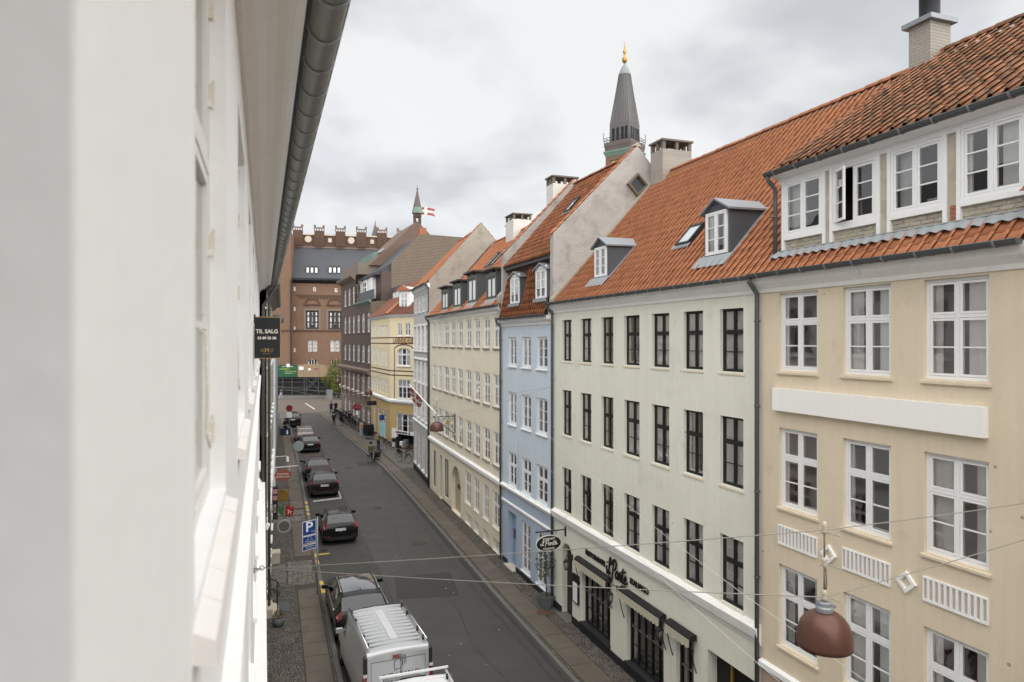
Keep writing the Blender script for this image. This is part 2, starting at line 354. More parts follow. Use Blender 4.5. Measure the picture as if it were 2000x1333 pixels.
M.cobble = surf('granite sett', (0.115, 0.102, 0.088), 0.75, spec=0.4, cell=0.32, cells=7.5, fine=0.12, fines=35, big=0.15, bigs=0.8, stain=(0.095, 0.105, 0.05), stains=0.8, stain_lo=0.58, stain_hi=0.8, bump=0.004, bumps=40)
M.cobble_lt = surf('pale granite sett', (0.17, 0.156, 0.138), 0.75, spec=0.4, cell=0.28, cells=6, fine=0.12, fines=35, big=0.12, bigs=0.8, bump=0.004, bumps=40)
M.joint = surf('sand joint', (0.075, 0.065, 0.052), 0.95, big=0.2, bigs=2, fine=0.2, fines=40, stain=(0.055, 0.065, 0.03), stains=0.9, stain_lo=0.55, stain_hi=0.75)
M.plinth = surf('dark plinth', (0.022, 0.022, 0.024), 0.8, big=0.15)
M.roadwhite = surf('worn white line', (0.52, 0.51, 0.48), 0.8, stain=(0.14, 0.13, 0.125), stains=6, stain_lo=0.5, stain_hi=0.65)
M.roadyellow = surf('yellow line', (0.60, 0.43, 0.10), 0.8, fine=0.15, stain=(0.30, 0.24, 0.10), stains=6, stain_lo=0.55, stain_hi=0.7)
M.carblack = surf('black car paint', (0.005, 0.005, 0.006), 0.35, spec=0.15, coat=0.45)
M.cargrey = surf('grey car paint', (0.10, 0.095, 0.095), 0.28, metal=0.4, coat=1.0)
M.carbrown = surf('dark aubergine car paint', (0.012, 0.007, 0.008), 0.35, spec=0.15, coat=0.45)
M.silver = surf('silver van paint', (0.50, 0.51, 0.52), 0.35, metal=0.35, coat=0.7, big=0.03, bigs=1.5)
M.vanwhite = surf('white van paint', (0.74, 0.74, 0.74), 0.35, coat=0.6, big=0.03, bigs=1.5)
M.plastic = surf('black plastic', (0.02, 0.02, 0.021), 0.55)
M.tyre = surf('rubber', (0.016, 0.016, 0.016), 0.85)
M.rim = surf('alloy rim', (0.30, 0.30, 0.31), 0.35, metal=0.7)
M.chrome = surf('chrome', (0.62, 0.62, 0.63), 0.15, metal=0.9)
M.redlens = surf('red lamp lens', (0.20, 0.008, 0.010), 0.2, spec=0.6, coat=0.6)
M.clearlens = surf('clear lamp lens', (0.65, 0.62, 0.58), 0.15, coat=0.6)
M.plate = surf('number plate', (0.72, 0.72, 0.70), 0.5)
M.redplain = surf('red paint', (0.33, 0.015, 0.015), 0.6)
M.red_print = surf('red sign face', (0.20, 0.014, 0.032), 0.5)
M.bluesign = surf('blue sign face', (0.012, 0.045, 0.22), 0.4)
M.whitep = surf('white print', (0.80, 0.80, 0.80), 0.5)
M.charcoal = surf('charcoal board', (0.016, 0.017, 0.02), 0.5)
M.goldpr = surf('dull gold print', (0.38, 0.26, 0.09), 0.5)
M.textblack = surf('black lettering', (0.012, 0.012, 0.012), 0.5)
M.textwhite = surf('cream lettering', (0.78, 0.74, 0.66), 0.6)
M.awning = surf('dark awning roll', (0.014, 0.0135, 0.013), 0.7, streak=0.1)
M.awn_fab = surf('cream awning fabric', (0.46, 0.42, 0.33), 0.9, streak=0.12, big=0.1)
M.wood = surf('plywood', (0.30, 0.215, 0.135), 0.85, big=0.12, bigs=0.4, streak=0.1)
M.banner = surf('green banner', (0.018, 0.085, 0.038), 0.7, big=0.1)
M.lime = surf('lime print', (0.35, 0.50, 0.05), 0.6)
M.yellowfence = surf('yellow barrier', (0.55, 0.42, 0.07), 0.6)
M.leaf = surf('autumn leaf', (0.105, 0.115, 0.022), 0.7, cell=0.5, cells=1.1, fine=0.2, fines=2)
M.leaf_ol = surf('olive leaf', (0.085, 0.105, 0.055), 0.7, cell=0.4, cells=9)
M.bark = surf('bark', (0.06, 0.05, 0.04), 0.9)
M.potz = surf('grey zinc pot', (0.11, 0.12, 0.13), 0.65, big=0.2, bigs=5, streak=0.15)
M.skin = surf('skin', (0.50, 0.31, 0.22), 0.6)
M.terracotta = surf('dark red sign', (0.27, 0.085, 0.06), 0.7, big=0.06)
# ---------------------------------------------------------------- house kit
# local frame of a facade: x runs to the right as seen from the street, y goes into the building, z up
class House:
    def __init__(s, name, label, p_left, p_right, cat='house', root=None):
        a, b = Vector((p_left[0], p_left[1], 0)), Vector((p_right[0], p_right[1], 0))
        s.p0 = a; s.L = (b-a).length; s.t = (b-a).normalized(); s.n = Vector((-s.t.y, s.t.x, 0)); s.ang = math.atan2(s.t.y, s.t.x)
        if root is None:
            s.obj = thing(name, label, cat, a, s.ang); s.sub = False; s.par = s.obj
        else:
            s.obj = root.obj; s.sub = True; s.root = root
            rel = Matrix.Rotation(-root.ang, 4, 'Z') @ Matrix.Translation(a-root.p0) @ Matrix.Rotation(s.ang, 4, 'Z')
            s.rel = rel
    def fix(s, o):
        if s.sub:
            loc = o.location.copy(); e = o.rotation_euler.copy()
            o.location = s.rel @ loc; o.rotation_euler = (e.x, e.y, e.z + s.ang - s.root.ang)
        return o
    def put(s, mb, name, mats, smooth=False, loc=None, rot=None, parent=None):
        o = mb.build(name, mats, parent or s.obj, smooth, loc, rot)
        if parent is None: s.fix(o)
        return o
    def w(s, x, y, z): return s.p0 + s.t*x + s.n*y + Vector((0, 0, z))
    def _hit(s, px, py, y):
        d = ray(px, py); c = s.p0 + s.n*y
        t = (c-CAM).dot(s.n)/d.dot(s.n); return CAM + d*t
    def sx(s, px, y=0.0): return round((s._hit(px, 666, y)-s.p0).dot(s.t), 2)
    def zz(s, px, py, y=0.0): return round(s._hit(px, py, y).z, 2)

def wall(h, name, x0, x1, z0, z1, ops, mat, dep=0.3, y=0.0, rmat=None):
    """plane wall with rectangular openings and their reveals"""
    b = MB()
    xs = sorted({x0, x1, *[v for o in ops for v in (o[0], o[1]) if x0 < v < x1]})
    zs = sorted({z0, z1, *[v for o in ops for v in (o[2], o[3]) if z0 < v < z1]})
    idx = {}
    def V(x, z):
        k = (round(x, 4), round(z, 4))
        if k not in idx: idx[k] = len(b.v); b.v.append((x, y, z))
        return idx[k]
    for i in range(len(xs)-1):
        for j in range(len(zs)-1):
            cx, cz = (xs[i]+xs[i+1])/2, (zs[j]+zs[j+1])/2
            if any(o[0] < cx < o[1] and o[2] < cz < o[3] for o in ops): continue
            b.f.append((V(xs[i], zs[j]), V(xs[i+1], zs[j]), V(xs[i+1], zs[j+1]), V(xs[i], zs[j+1]))); b.m.append(0)
    for o in ops:
        a0, a1, c0, c1 = o[:4]; d = y+dep
        b.quad((a0,y,c0),(a0,y,c1),(a0,d,c1),(a0,d,c0)); b.quad((a1,y,c1),(a1,y,c0),(a1,d,c0),(a1,d,c1))
        b.quad((a0,y,c1),(a1,y,c1),(a1,d,c1),(a0,d,c1)); b.quad((a1,y,c0),(a0,y,c0),(a0,d,c0),(a1,d,c0))
    return h.put(b, name, mat)

_cache = {}
def cached(key, fn):
    if key not in _cache: _cache[key] = fn()
    return _cache[key]

def pane_mesh(w, hh, mat):
    w, hh = round(w, 3), round(hh, 3)
    return cached(('pane', w, hh, mat.name), lambda: MB().quad((0,0,0),(w,0,0),(w,0,hh),(0,0,hh)).mesh('pane', mat))
def curtain_mesh(w, hh, mat, folds=9):
    w, hh = round(w, 2), round(hh, 2)
    def mk():
        b = MB(); n = max(6, int(w*folds*3)); vs = []; fs = []
        r2 = random.Random(int(w*1000+hh*77))
        for i in range(n+1):
            x = w*i/n; y = 0.006*math.sin(x*folds*6.3+r2.random()) + 0.003*r2.random()
            vs += [(x, y, 0), (x, y*1.15, hh)]
        for i in range(n): fs.append((2*i, 2*i+2, 2*i+3, 2*i+1))
        b.add(vs, fs); return b.mesh('curtain', mat, True)
    return cached(('cur', w, hh, mat.name), mk)

T6 = ((0.64, 1), (0.36, 0))
def window(h, x0, x1, z0, z1, y=0.09, sash=T6, ncol=2, mat=None, fr=0.055, sf=0.045, mul=0.05, cur='side', glass=None, pan=True, sill=None, sdep=0.10, name='window', merge=False, barw=0.024, rs=None):
    mat = mat or M.paint; glass = glass or M.glass
    W, H = round(x1-x0, 2), round(z1-z0, 2); r2 = random.Random(rs if rs is not None else int(x0*131+z0*977+h.p0.y*37))
    key = ('win', W, H, sash, ncol, mat.name, fr, sf, mul, merge, barw)
    panes = []
    def cells():
        out = []; cw = (W-2*fr-(ncol-1)*mul)/ncol; hh = H-2*fr-(len(sash)-1)*0.055; zc = fr
        for (frac, bars) in sash:
            ch = hh*frac
            for c in range(ncol): out.append((fr+c*(cw+mul), fr+c*(cw+mul)+cw, zc, zc+ch, bars))
            zc += ch+0.055
        return out
    def mk():
        b = MB(); D = 0.08
        b.box(0, fr, 0, D, 0, H); b.box(W-fr, W, 0, D, 0, H); b.box(fr, W-fr, 0, D, 0, fr); b.box(fr, W-fr, 0, D, H-fr, H)
        cw = (W-2*fr-(ncol-1)*mul)/ncol
        for c in range(1, ncol): b.box(fr+c*(cw+mul)-mul, fr+c*(cw+mul), 0.0, D, fr, H-fr)
        hh = H-2*fr-(len(sash)-1)*0.055; zc = fr
        for k, (frac, bars) in enumerate(sash):
            zc += hh*frac
            if k < len(sash)-1:
                for c in range(ncol): b.box(fr+c*(cw+mul), fr+c*(cw+mul)+cw, 0.002, D, zc, zc+0.055)
            zc += 0.055
        for (a0, a1, c0, c1, bars) in cells():
            g = 0.005; f0 = 0.006
            if sf > 0:
                b.box(a0+g, a0+sf, f0, 0.06, c0+g, c1-g); b.box(a1-sf, a1-g, f0, 0.06, c0+g, c1-g)
                b.box(a0+sf, a1-sf, f0, 0.06, c0+g, c0+sf); b.box(a0+sf, a1-sf, f0, 0.06, c1-sf, c1-g)
            ih = c1-c0-2*sf
            for q in range(1, bars+1):
                zc2 = c0+sf+ih*q/(bars+1); b.box(a0+sf, a1-sf, 0.009, 0.05, zc2-barw/2, zc2+barw/2)
        return b.mesh('window', mat)
    o = link(name, cached(key, mk), h.obj, (x0, y, z0)); h.fix(o)
    for (a0, a1, c0, c1, bars) in cells():
        if not pan: break
        ih = c1-c0-2*sf; nb = 1 if merge else bars+1
        for q in range(nb):
            zz0 = c0+sf+ih*q/nb
            link('pane', pane_mesh(a1-a0-2*sf, ih/nb, glass), o, (a0+sf, 0.022, zz0))
    k = cur if not isinstance(cur, (list, tuple)) else r2.choice(cur)
    cm = M.curtain if r2.random() < 0.75 else M.curtain2
    if k == 'side':
        for sgn in (0, 1):
            cw = round(W*r2.choice((0.16, 0.22, 0.28, 0.34)), 2)
            link('curtain', curtain_mesh(cw, H-0.12, cm), o, (0.06 if sgn == 0 else W-0.06-cw, 0.085, 0.06))
    elif k == 'wide':
        for sgn in (0, 1):
            cw = round(W*r2.choice((0.36, 0.42)), 2)
            link('curtain', curtain_mesh(cw, H-0.12, cm), o, (0.06 if sgn == 0 else W-0.06-cw, 0.065, 0.06))
    elif k == 'left':
        cw = round(W*r2.choice((0.28, 0.36, 0.45)), 2); link('curtain', curtain_mesh(cw, H-0.12, cm), o, (0.06, 0.16, 0.06))
    elif k == 'full':
        link('curtain', curtain_mesh(round(W-0.1, 2), H-0.1, cm), o, (0.05, 0.062, 0.05))
    elif k == 'blind':
        hh = round(H*r2.choice((0.3, 0.45, 0.6)), 2); link('curtain', curtain_mesh(round(W-0.14, 2), hh, cm, 1), o, (0.07, 0.13, H-0.07-hh))
    elif k == 'inner':      # second inner frame with white linings as in old double windows
        link('inner_frame', cached(('inn', W, H), lambda: MB().box(fr, fr+0.10, 0, 0.03, 0.05, H-0.05).box(W-fr-0.07, W-fr, 0, 0.03, 0.05, H-0.05).box(W/2-0.035, W/2+0.04, 0, 0.03, 0.05, H-0.05).box(fr+0.1, W/2-0.035, 0, 0.03, 0.05, 0.12).box(W/2+0.04, W-fr-0.07, 0, 0.03, 0.05, 0.12).mesh('inner_frame', M.curtain)), o, (0, 0.062, 0))
        if r2.random() < 0.6:
            cw = round(W*r2.choice((0.25, 0.35)), 2); link('curtain', curtain_mesh(cw, H-0.12, M.curtain), o, (0.06 if r2.random() < 0.6 else W-0.06-cw, 0.125, 0.06))
    if sill:
        th = 0.06
        def ms(): return MB().prism([(-y-sdep, -th-0.015), (0.03, -th), (0.03, 0.0), (-y-sdep, -0.03)], 'x', -0.04, W+0.04).mesh('sill', sill)
        link('sill', cached(('sill', W, y, sdep, sill.name), ms), o, (0, 0, 0))
    return o

def interior(h, x0, x1, z0, z1, y0=0.42, y1=3.2, mat=None):
    b = MB()
    b.quad((x0,y1,z0),(x0,y1,z1),(x1,y1,z1),(x1,y1,z0)); b.quad((x0,y0,z0),(x0,y0,z1),(x0,y1,z1),(x0,y1,z0)); b.quad((x1,y0,z0),(x1,y1,z0),(x1,y1,z1),(x1,y0,z1))
    b.quad((x0,y0,z1),(x1,y0,z1),(x1,y1,z1),(x0,y1,z1)); b.quad((x0,y0,z0),(x0,y1,z0),(x1,y1,z0),(x1,y0,z0))
    return h.put(b, 'interior', mat or M.room)

def floors(h, x0, x1, zs, y0=0.31, y1=3.2):
    b = MB()
    for z in zs: b.box(x0, x1, y0, y1-0.01, z-0.15, z+0.15)
    return h.put(b, 'floor_slabs', M.room)

# ---- pantiles
TW, TL = 0.235, 0.335
_prof = [(0.0, 0.003), (0.14, -0.007), (0.36, -0.009), (0.58, -0.003), (0.68, 0.010), (0.77, 0.036), (0.87, 0.052), (0.98, 0.050), (1.06, 0.029)]
def tile_mesh_data():
    vs = []; fs = []; n = len(_prof)
    for (vv, lift) in ((-0.022, 0.017), (TL, 0.004)):
        for (a, hgt) in _prof: vs.append((a*TW, vv, hgt+lift))
    for i in range(n-1): fs.append((i, i+1, n+i+1, n+i))
    b = len(vs)
    for (a, hgt) in _prof: vs.append((a*TW, -0.024, hgt+0.017-0.012))
    for i in range(n-1): fs.append((b+i, b+i+1, i+1, i))
    return vs, fs
_TV, _TF = tile_mesh_data()
def tile_roof(h, roof, x0, x1, y0, z0, y1, z1, mat, skip=None, n_ind=300, name='roof_tile', jit=0.003, rel=None):
    L = math.hypot(y1-y0, z1-z0); u = Vector((0, (y1-y0)/L, (z1-z0)/L)); nn = Vector((0, -(z1-z0)/L, (y1-y0)/L))
    nr = int(L/TL)+1; nc = int((x1-x0)/TW); tw = (x1-x0)/nc; tl = L/nr
    r2 = random.Random(int(x0*13+z0*7+h.p0.y*3)); spots = []
    for r_ in range(nr):
        for c in range(nc):
            xc, vc = x0+(c+0.5)*tw, (r_+0.5)*tl
            if skip and skip(xc, vc): continue
            o = Vector((x0+c*tw, y0, z0)) + u*(r_*tl) + nn*(r2.uniform(-1, 1)*jit) + Vector((r2.uniform(-1, 1)*0.005, 0, 0))
            rr = r2.uniform(-0.008, 0.008); tx = r2.uniform(-0.010, 0.010)
            wpos = h.w(*o); spots.append(((wpos-CAM).length, o, rr, tx))
    spots.sort(key=lambda q: q[0])
    base = Matrix(((1, u.x, nn.x), (0, u.y, nn.y), (0, u.z, nn.z)))
    key = ('tile', mat.name)
    me = cached(key, lambda: MB().add(_TV, _TF).mesh(name, mat, True))
    sc = (tw/TW, tl/TL, 1)
    for d, o, rr, tx in spots[:n_ind]:
        q = link(name, me, roof); q.matrix_basis = Matrix.Translation(o) @ (base @ Matrix.Rotation(rr, 3, 'Z') @ Matrix.Rotation(tx, 3, 'Y')).to_4x4() @ Matrix.Diagonal((*sc, 1))
    rest = spots[n_ind:]
    if rest:
        b = MB(); tv = [Vector((a[0]*sc[0], a[1]*sc[1], a[2])) for a in _TV]
        for d, o, rr, tx in rest:
            mm = base @ Matrix.Rotation(rr, 3, 'Z') @ Matrix.Rotation(tx, 3, 'Y')
            b.add([o + mm @ p for p in tv], _TF)
        q = b.build('roof_tiles', mat, roof, True); q['kind'] = 'stuff'
def ridge_tiles(h, roof, x0, x1, y, z, mat, step=0.38, r=0.115):
    n = int((x1-x0)/step); r2 = random.Random(int(x0*3+z*11)); step = (x1-x0)/n
    def mk():
        b = MB(); vs = []; fs = []
        for (xx, rr) in ((-0.03, r*1.06), (step, r*0.96)):
            for k in range(9): a = math.pi*k/8; vs.append((xx, rr*math.cos(a), rr*math.sin(a)))
        for k in range(8): fs.append((k, 9+k, 10+k, k+1))
        fs.append(tuple(range(9))); b.add(vs, fs); return b.mesh('ridge_tile', mat, True)
    me = cached(('ridge', round(step, 3), mat.name, r), mk)
    for i in range(n):
        link('ridge_tile', me, roof, (x0+i*step, y, z+r2.uniform(-0.01, 0.01)), (r2.uniform(-0.04, 0.04), r2.uniform(-0.012, 0.012), r2.uniform(-0.02, 0.02)))
def roof_body(h, x0, x1, y0, z0, yr, zr, yb=None, zb=None, mat=None, drop=0.035):
    yb = 2*yr-y0 if yb is None else yb; zb = z0 if zb is None else zb
    b = MB().prism([(y0, z0-drop), (yr, zr-drop), (yb, zb-drop), (yb, z0-0.4), (y0+0.25, z0-0.4)], 'x', x0, x1)
    return h.put(b, 'roof', mat or M.batten)
def gutter(h, x0, x1, y, z, r=0.075, brk=0.65, mat=None, ends=True):
    """half-round gutter centred at (y, z) with bracket straps"""
    mat = mat or M.zinc; b = MB(); n = 8
    vs = []; fs = []
    for x in (x0, x1):
        for rr in (r, r-0.006):
            for k in range(n+1):
                a = math.pi+math.pi*k/n; vs.append((x, y+rr*math.cos(a), z+rr*math.sin(a)))
    m = n+1
    for k in range(n):
        fs.append((k, k+1, 2*m+k+1, 2*m+k)); fs.append((m+k+1, m+k, 3*m+k, 3*m+k+1))
    b.add(vs, fs)
    b.tube([(x0, y-r, z), (x1, y-r, z)], 0.012, 6)
    if ends:
        for x in (x0, x1): b.add([(x, y+r*math.cos(math.pi+math.pi*k/n), z+r*math.sin(math.pi+math.pi*k/n)) for k in range(n+1)], [tuple(range(n+1))])
    g = h.put(b, 'gutter', mat, True)
    def mk():
        s = MB(); pts = [(0, (r+0.006)*math.cos(math.pi+math.pi*k/n), (r+0.006)*math.sin(math.pi+math.pi*k/n)) for k in range(n+1)]
        for i in range(n): s.bar(pts[i], pts[i+1], 0.035, 0.010)
        return s.mesh('bracket', M.zinc_lt)
    me = cached(('brk', r), mk); nb = max(1, int((x1-x0)/brk))
    for i in range(nb): link('bracket', me, g, (x0+(i+0.5)*(x1-x0)/nb, y, z))
    return g
def pipe(h, x, ytop, ztop, zbot, y=-0.09, r=0.05, mat=None, name='downpipe', neck=0.35):
    mat = mat or M.zinc; b = MB()
    b.tube([(x, ytop, ztop), (x, ytop, ztop-0.10), (x, (ytop+y)/2-0.01, ztop-neck*0.6), (x, y, ztop-neck), (x, y, ztop-neck-0.3), (x, y, zbot)], r, 10)
    z = ztop-neck-0.6
    while z > zbot+0.3:
        b.tube([(x, y, z-0.02), (x, y, z+0.02)], r+0.012, 10); b.box(x-0.012, x+0.012, y, 0.02, z-0.012, z+0.012); z -= 1.9
    return h.put(b, name, mat, True)
def cornice(h, x0, x1, prof, mat, name='cornice'):
    """prof: list of (y, z) outline from wall, extruded along x"""
    return h.put(MB().prism(prof, 'x', x0, x1), name, mat)
def parapet(h, x0, x1, outline, mat, capmat=None, name='gable_wall'):
    """gable wall: outline polygon in (y,z), thickness x0..x1"""
    return h.put(MB().prism(outline, 'x', x0, x1), name, mat)
def cap_tiles(h, par, xc, pts, mat, w=0.34, step=0.36):
    """row of cover tiles following a polyline of (y,z) on top of a gable wall; joined in pieces"""
    r2 = random.Random(int(xc*17+pts[0][1]*5))
    for (ya, za), (yb, zb) in zip(pts[:-1], pts[1:]):
        L = math.hypot(yb-ya, zb-za); n = max(1, int(L/step)); a = math.atan2(zb-za, yb-ya)
        st = L/n
        def mk():
            b = MB(); vs = []; fs = []
            for (vv, lf) in ((-0.03, 0.03), (st, 0.0)):
                for k in range(7): t = -1+2*k/6; vs.append((t*w/2, vv, lf+0.05*(1-t*t)))
            for k in range(6): fs.append((k, k+1, 8+k, 7+k))
            fs.append(tuple(reversed(range(7)))); b.add(vs, fs); return b.mesh('cap_tile', mat, True)
        me = cached(('cap', round(st, 3), w, mat.name), mk)
        for i in range(n):
            o = link('cap_tile', me, par, (xc, ya+(yb-ya)*i/n, za+(zb-za)*i/n), (a, 0, r2.uniform(-0.04, 0.04)))
CAPM = surf('sooty chimney cap', (0.16, 0.135, 0.11), 0.9, big=0.15, bigs=3)
def chimney(h, x0, x1, y0, y1, z0, z1, mat, cap='slab', pipe_r=None, label=None):
    b = MB(); b.box(x0, x1, y0, y1, z0, z1-0.0)
    b.box(x0-0.05, x1+0.05, y0-0.05, y1+0.05, z0, z0+0.35 if cap != 'plate' else z0+0.2)
    o = h.put(b, 'chimney', mat)
    c = MB()
    if cap == 'slab':
        hh = 0.32
        for (a0, a1) in ((x0, x0+0.13), ((x0+x1)/2-0.06, (x0+x1)/2+0.06), (x1-0.13, x1)):
            for (c0, c1) in ((y0, y0+0.13), (y1-0.13, y1)): c.box(a0, a1, c0, c1, z1, z1+hh)
        if (y1-y0) > 0.9:
            for a0 in (x0, x1-0.13): c.box(a0, a0+0.13, (y0+y1)/2-0.06, (y0+y1)/2+0.06, z1, z1+hh)
        c.box(x0-0.06, x1+0.06, y0-0.06, y1+0.06, z1+hh, z1+hh+0.07)
    else:
        c.box(x0-0.11, x1+0.11, y0-0.11, y1+0.11, z1, z1+0.11)
    q = c.build('chimney_cap', CAPM if cap == 'slab' else M.zinc_lt, o)
    if pipe_r:
        xc, yc = (x0+x1)/2, (y0+y1)/2
        MB().lathe([(pipe_r, z1+0.11), (pipe_r, z1+1.6), (pipe_r*1.1, z1+1.6), (pipe_r*1.1, z1+1.7), (0, z1+1.72)], (xc, yc, 0), 20).build('flue_pipe', M.charcoal, o, True)
    return o
# ---------------------------------------------------------------- ground, road, pavements
def lerp_tab(tab):
    def f(y):
        if y <= tab[0][0]: return tab[0][1]
        for (a, b), (c, d) in zip(tab[:-1], tab[1:]):
            if y <= c: return b+(d-b)*(y-a)/(c-a)
        return tab[-1][1]
    return f
LK = lerp_tab([(-15, 2.15), (20, 2.24), (30, 2.36), (46, 2.62), (54, 2.75), (66, 2.88), (96, 3.2), (101, 3.2)])
RK = lerp_tab([(-15, 8.62), (26, 8.62), (32, 8.72), (46, 8.95), (55, 8.98), (66, 8.5), (76, 8.05), (96, 7.5), (101, 7.4)])
LFX = lerp_tab([(-15, -0.14), (26.5, -0.14), (26.6, 0.10), (45, 0.55), (85, 1.6), (101, 2.0)])
RFX = lerp_tab([(-15, 10.4), (29.95, 10.4), (46.1, 10.75), (53.8, 11.25), (66, 11.4), (76, 11.15), (96.5, 10.05), (101, 9.8)])
YS = [-45, -15, 0, 10, 16, 20, 23, 26.5, 26.6, 30, 34, 38, 42, 46.1, 50, 53.8, 58, 62, 66, 70, 76, 82, 90, 96.5, 101]
tag(MB().quad((-500,-300,-0.03),(700,-300,-0.03),(700,900,-0.03),(-500,900,-0.03)).build('ground', M.square), kind='structure')
def strip(name, fa, fb, z, mat, y0=-45, y1=101, parent=None, thick=0.0):
    ys = [y0]+[y for y in YS if y0 < y < y1]+[y1]; b = MB()
    vs = [p for y in ys for p in ((fa(y), y, z), (fb(y), y, z))]
    b.add(vs, [(2*i, 2*i+1, 2*i+3, 2*i+2) for i in range(len(ys)-1)])
    if thick:
        b.add([p for y in ys for p in ((fa(y), y, z), (fa(y), y, z-thick))], [(2*i+1, 2*i, 2*i+2, 2*i+3) for i in range(len(ys)-1)])
        b.add([p for y in ys for p in ((fb(y), y, z), (fb(y), y, z-thick))], [(2*i, 2*i+1, 2*i+3, 2*i+2) for i in range(len(ys)-1)])
    return b.build(name, mat, parent)
road = tag(strip('road', LK, RK, 0.0, M.asphalt), kind='structure')
strip('parking_lane', lambda y: LK(y)+0.02, lambda y: LK(y)+2.35+0.02*math.sin(y), 0.004, M.asphalt3, 20, 80, road)
strip('gutter_strip', lambda y: RK(y)-0.17, lambda y: RK(y)-0.01, 0.004, M.asphalt2, -45, 53, road)
def gquad(name, pts, mat, z=0.008, parent=None):
    ps = [gpx(*p) for p in pts]; b = MB(); b.add([(x, y, z) for x, y in ps], [tuple(range(len(ps)))])
    o = b.build(name, mat, parent or road)
    if o.data.polygons[0].normal.z < 0: o.data.flip_normals()
    return o
gquad('asphalt_patch', [(776, 1170), (897, 1163), (880, 1118), (770, 1128)], M.asphalt2)
gquad('asphalt_patch', [(700, 912), (745, 909), (738, 901), (696, 903)], M.asphalt2)
gquad('asphalt_patch', [(748, 928), (790, 922), (781, 912), (745, 916)], M.asphalt2, 0.009)
gquad('parking_line', [(612, 981), (667, 974.5), (667, 972), (612, 978.5)], M.roadwhite, 0.012)
gquad('parking_line', [(664.5, 973), (667.5, 973), (660, 953), (657.5, 953)], M.roadwhite, 0.012)
gquad('yellow_mark', [(622, 1085), (644, 1082.5), (644, 1080.5), (622, 1083)], M.roadyellow, 0.012)
gquad('lane_mark', [(613, 800), (617, 800), (598, 788), (595, 788)], M.roadwhite, 0.012)
gquad('oil_stain', [(625, 1079), (638, 1077), (640, 1073), (628, 1074)], M.plinth, 0.012)
for (px, py, r) in ((818, 1062, 0.42), (682, 915, 0.36), (737, 993, 0.3)):
    x, y = gpx(px, py)
    b = MB().lathe([(0, 0.014), (r*0.86, 0.014), (r*0.88, 0.008), (r, 0.008), (r+0.02, 0.0)], (x, y, 0), 24)
    for k in range(5): b.box(x-r*0.6, x+r*0.6, y-r*0.55+k*r*0.27, y-r*0.48+k*r*0.27, 0.015, 0.022)
    b.build('manhole_cover', M.joint, road)
def crack(pts, w, mat, z):
    b = MB(); r_ = random.Random(len(pts)+int(pts[0][0]*10)); P = []
    for (x0, y0), (x1, y1) in zip(pts[:-1], pts[1:]):
        n = max(2, int(math.hypot(x1-x0, y1-y0)/0.35))
        for k in range(n): P.append((x0+(x1-x0)*k/n+r_.uniform(-.03, .03), y0+(y1-y0)*k/n))
    P.append(pts[-1])
    for (x0, y0), (x1, y1) in zip(P[:-1], P[1:]):
        ww = w*r_.uniform(.4, 1.2); d = Vector((x1-x0, y1-y0)).normalized(); n_ = Vector((-d.y, d.x))*ww/2
        b.add([(x0-n_.x, y0-n_.y, z), (x1-n_.x, y1-n_.y, z), (x1+n_.x, y1+n_.y, z), (x0+n_.x, y0+n_.y, z)], [(3, 2, 1, 0)] if n_.x*d.y-n_.y*d.x > 0 else [(0, 1, 2, 3)])
    b.build('tar_seam', mat, road)
tar = surf('tar seam', (0.022, 0.021, 0.02), 0.55)
crack([(4.72, 20), (4.78, 30), (4.98, 44), (5.1, 60), (5.1, 84)], .035, tar, .0095)
crack([(5.6, 26.5), (6.3, 29), (6.2, 33), (6.9, 38), (6.7, 43)], .02, tar, .0095)
crack([(8.2, 18), (8.15, 28), (8.3, 40), (8.4, 52)], .02, tar, .0095)
crack([(4.9, 27.0), (6.0, 27.4), (7.1, 27.1)], .025, tar, .0098)
crack([(3.0, 39.0), (4.2, 39.3), (5.0, 40.4), (6.4, 40.8)], .02, tar, .0098)
crack([(5.4, 47.0), (6.6, 47.3), (8.5, 46.6)], .03, tar, .0098)
crack([(6.9, 19), (6.6, 22), (6.95, 25), (6.6, 31)], .014, tar, .0095)
lq = MB()
for k in range(14):
    x, y = rng.uniform(5.2, 8.4), rng.uniform(19, 40); s = rng.uniform(0.015, 0.03)
    lq.add([(x-s, y, 0.01), (x, y-s*0.7, 0.012), (x+s, y+s*0.3, 0.011), (x, y+s, 0.014)], [(0, 1, 2, 3)])
tag(lq.build('litter_specks', M.whitep, road), kind='stuff')

def cobbles(name, cells, mat, parent, top=0.112, bot=0.06):
    b = MB(); r2 = random.Random(3)
    for (x, y, w, l) in cells:
        h_ = top + r2.uniform(-0.010, 0.008); e = 0.012; a0, a1, c0, c1 = x+0.006, x+w-0.006, y+0.006, y+l-0.006
        j = [r2.uniform(-0.007, 0.007) for _ in range(8)]
        vs = [(a0+j[0], c0+j[1], bot), (a1+j[2], c0+j[3], bot), (a1+j[4], c1+j[5], bot), (a0+j[6], c1+j[7], bot)]
        tp = [(a0+e+j[0], c0+e+j[1], h_+r2.uniform(-0.004, 0.004)), (a1-e+j[2], c0+e+j[3], h_+r2.uniform(-0.004, 0.004)), (a1-e+j[4], c1-e+j[5], h_), (a0+e+j[6], c1-e+j[7], h_)]
        b.add(vs+tp, [(4, 5, 6, 7), (0, 1, 5, 4), (1, 2, 6, 5), (2, 3, 7, 6), (3, 0, 4, 7)])
    o = b.build(name, mat, parent); o['kind'] = 'stuff'; return o
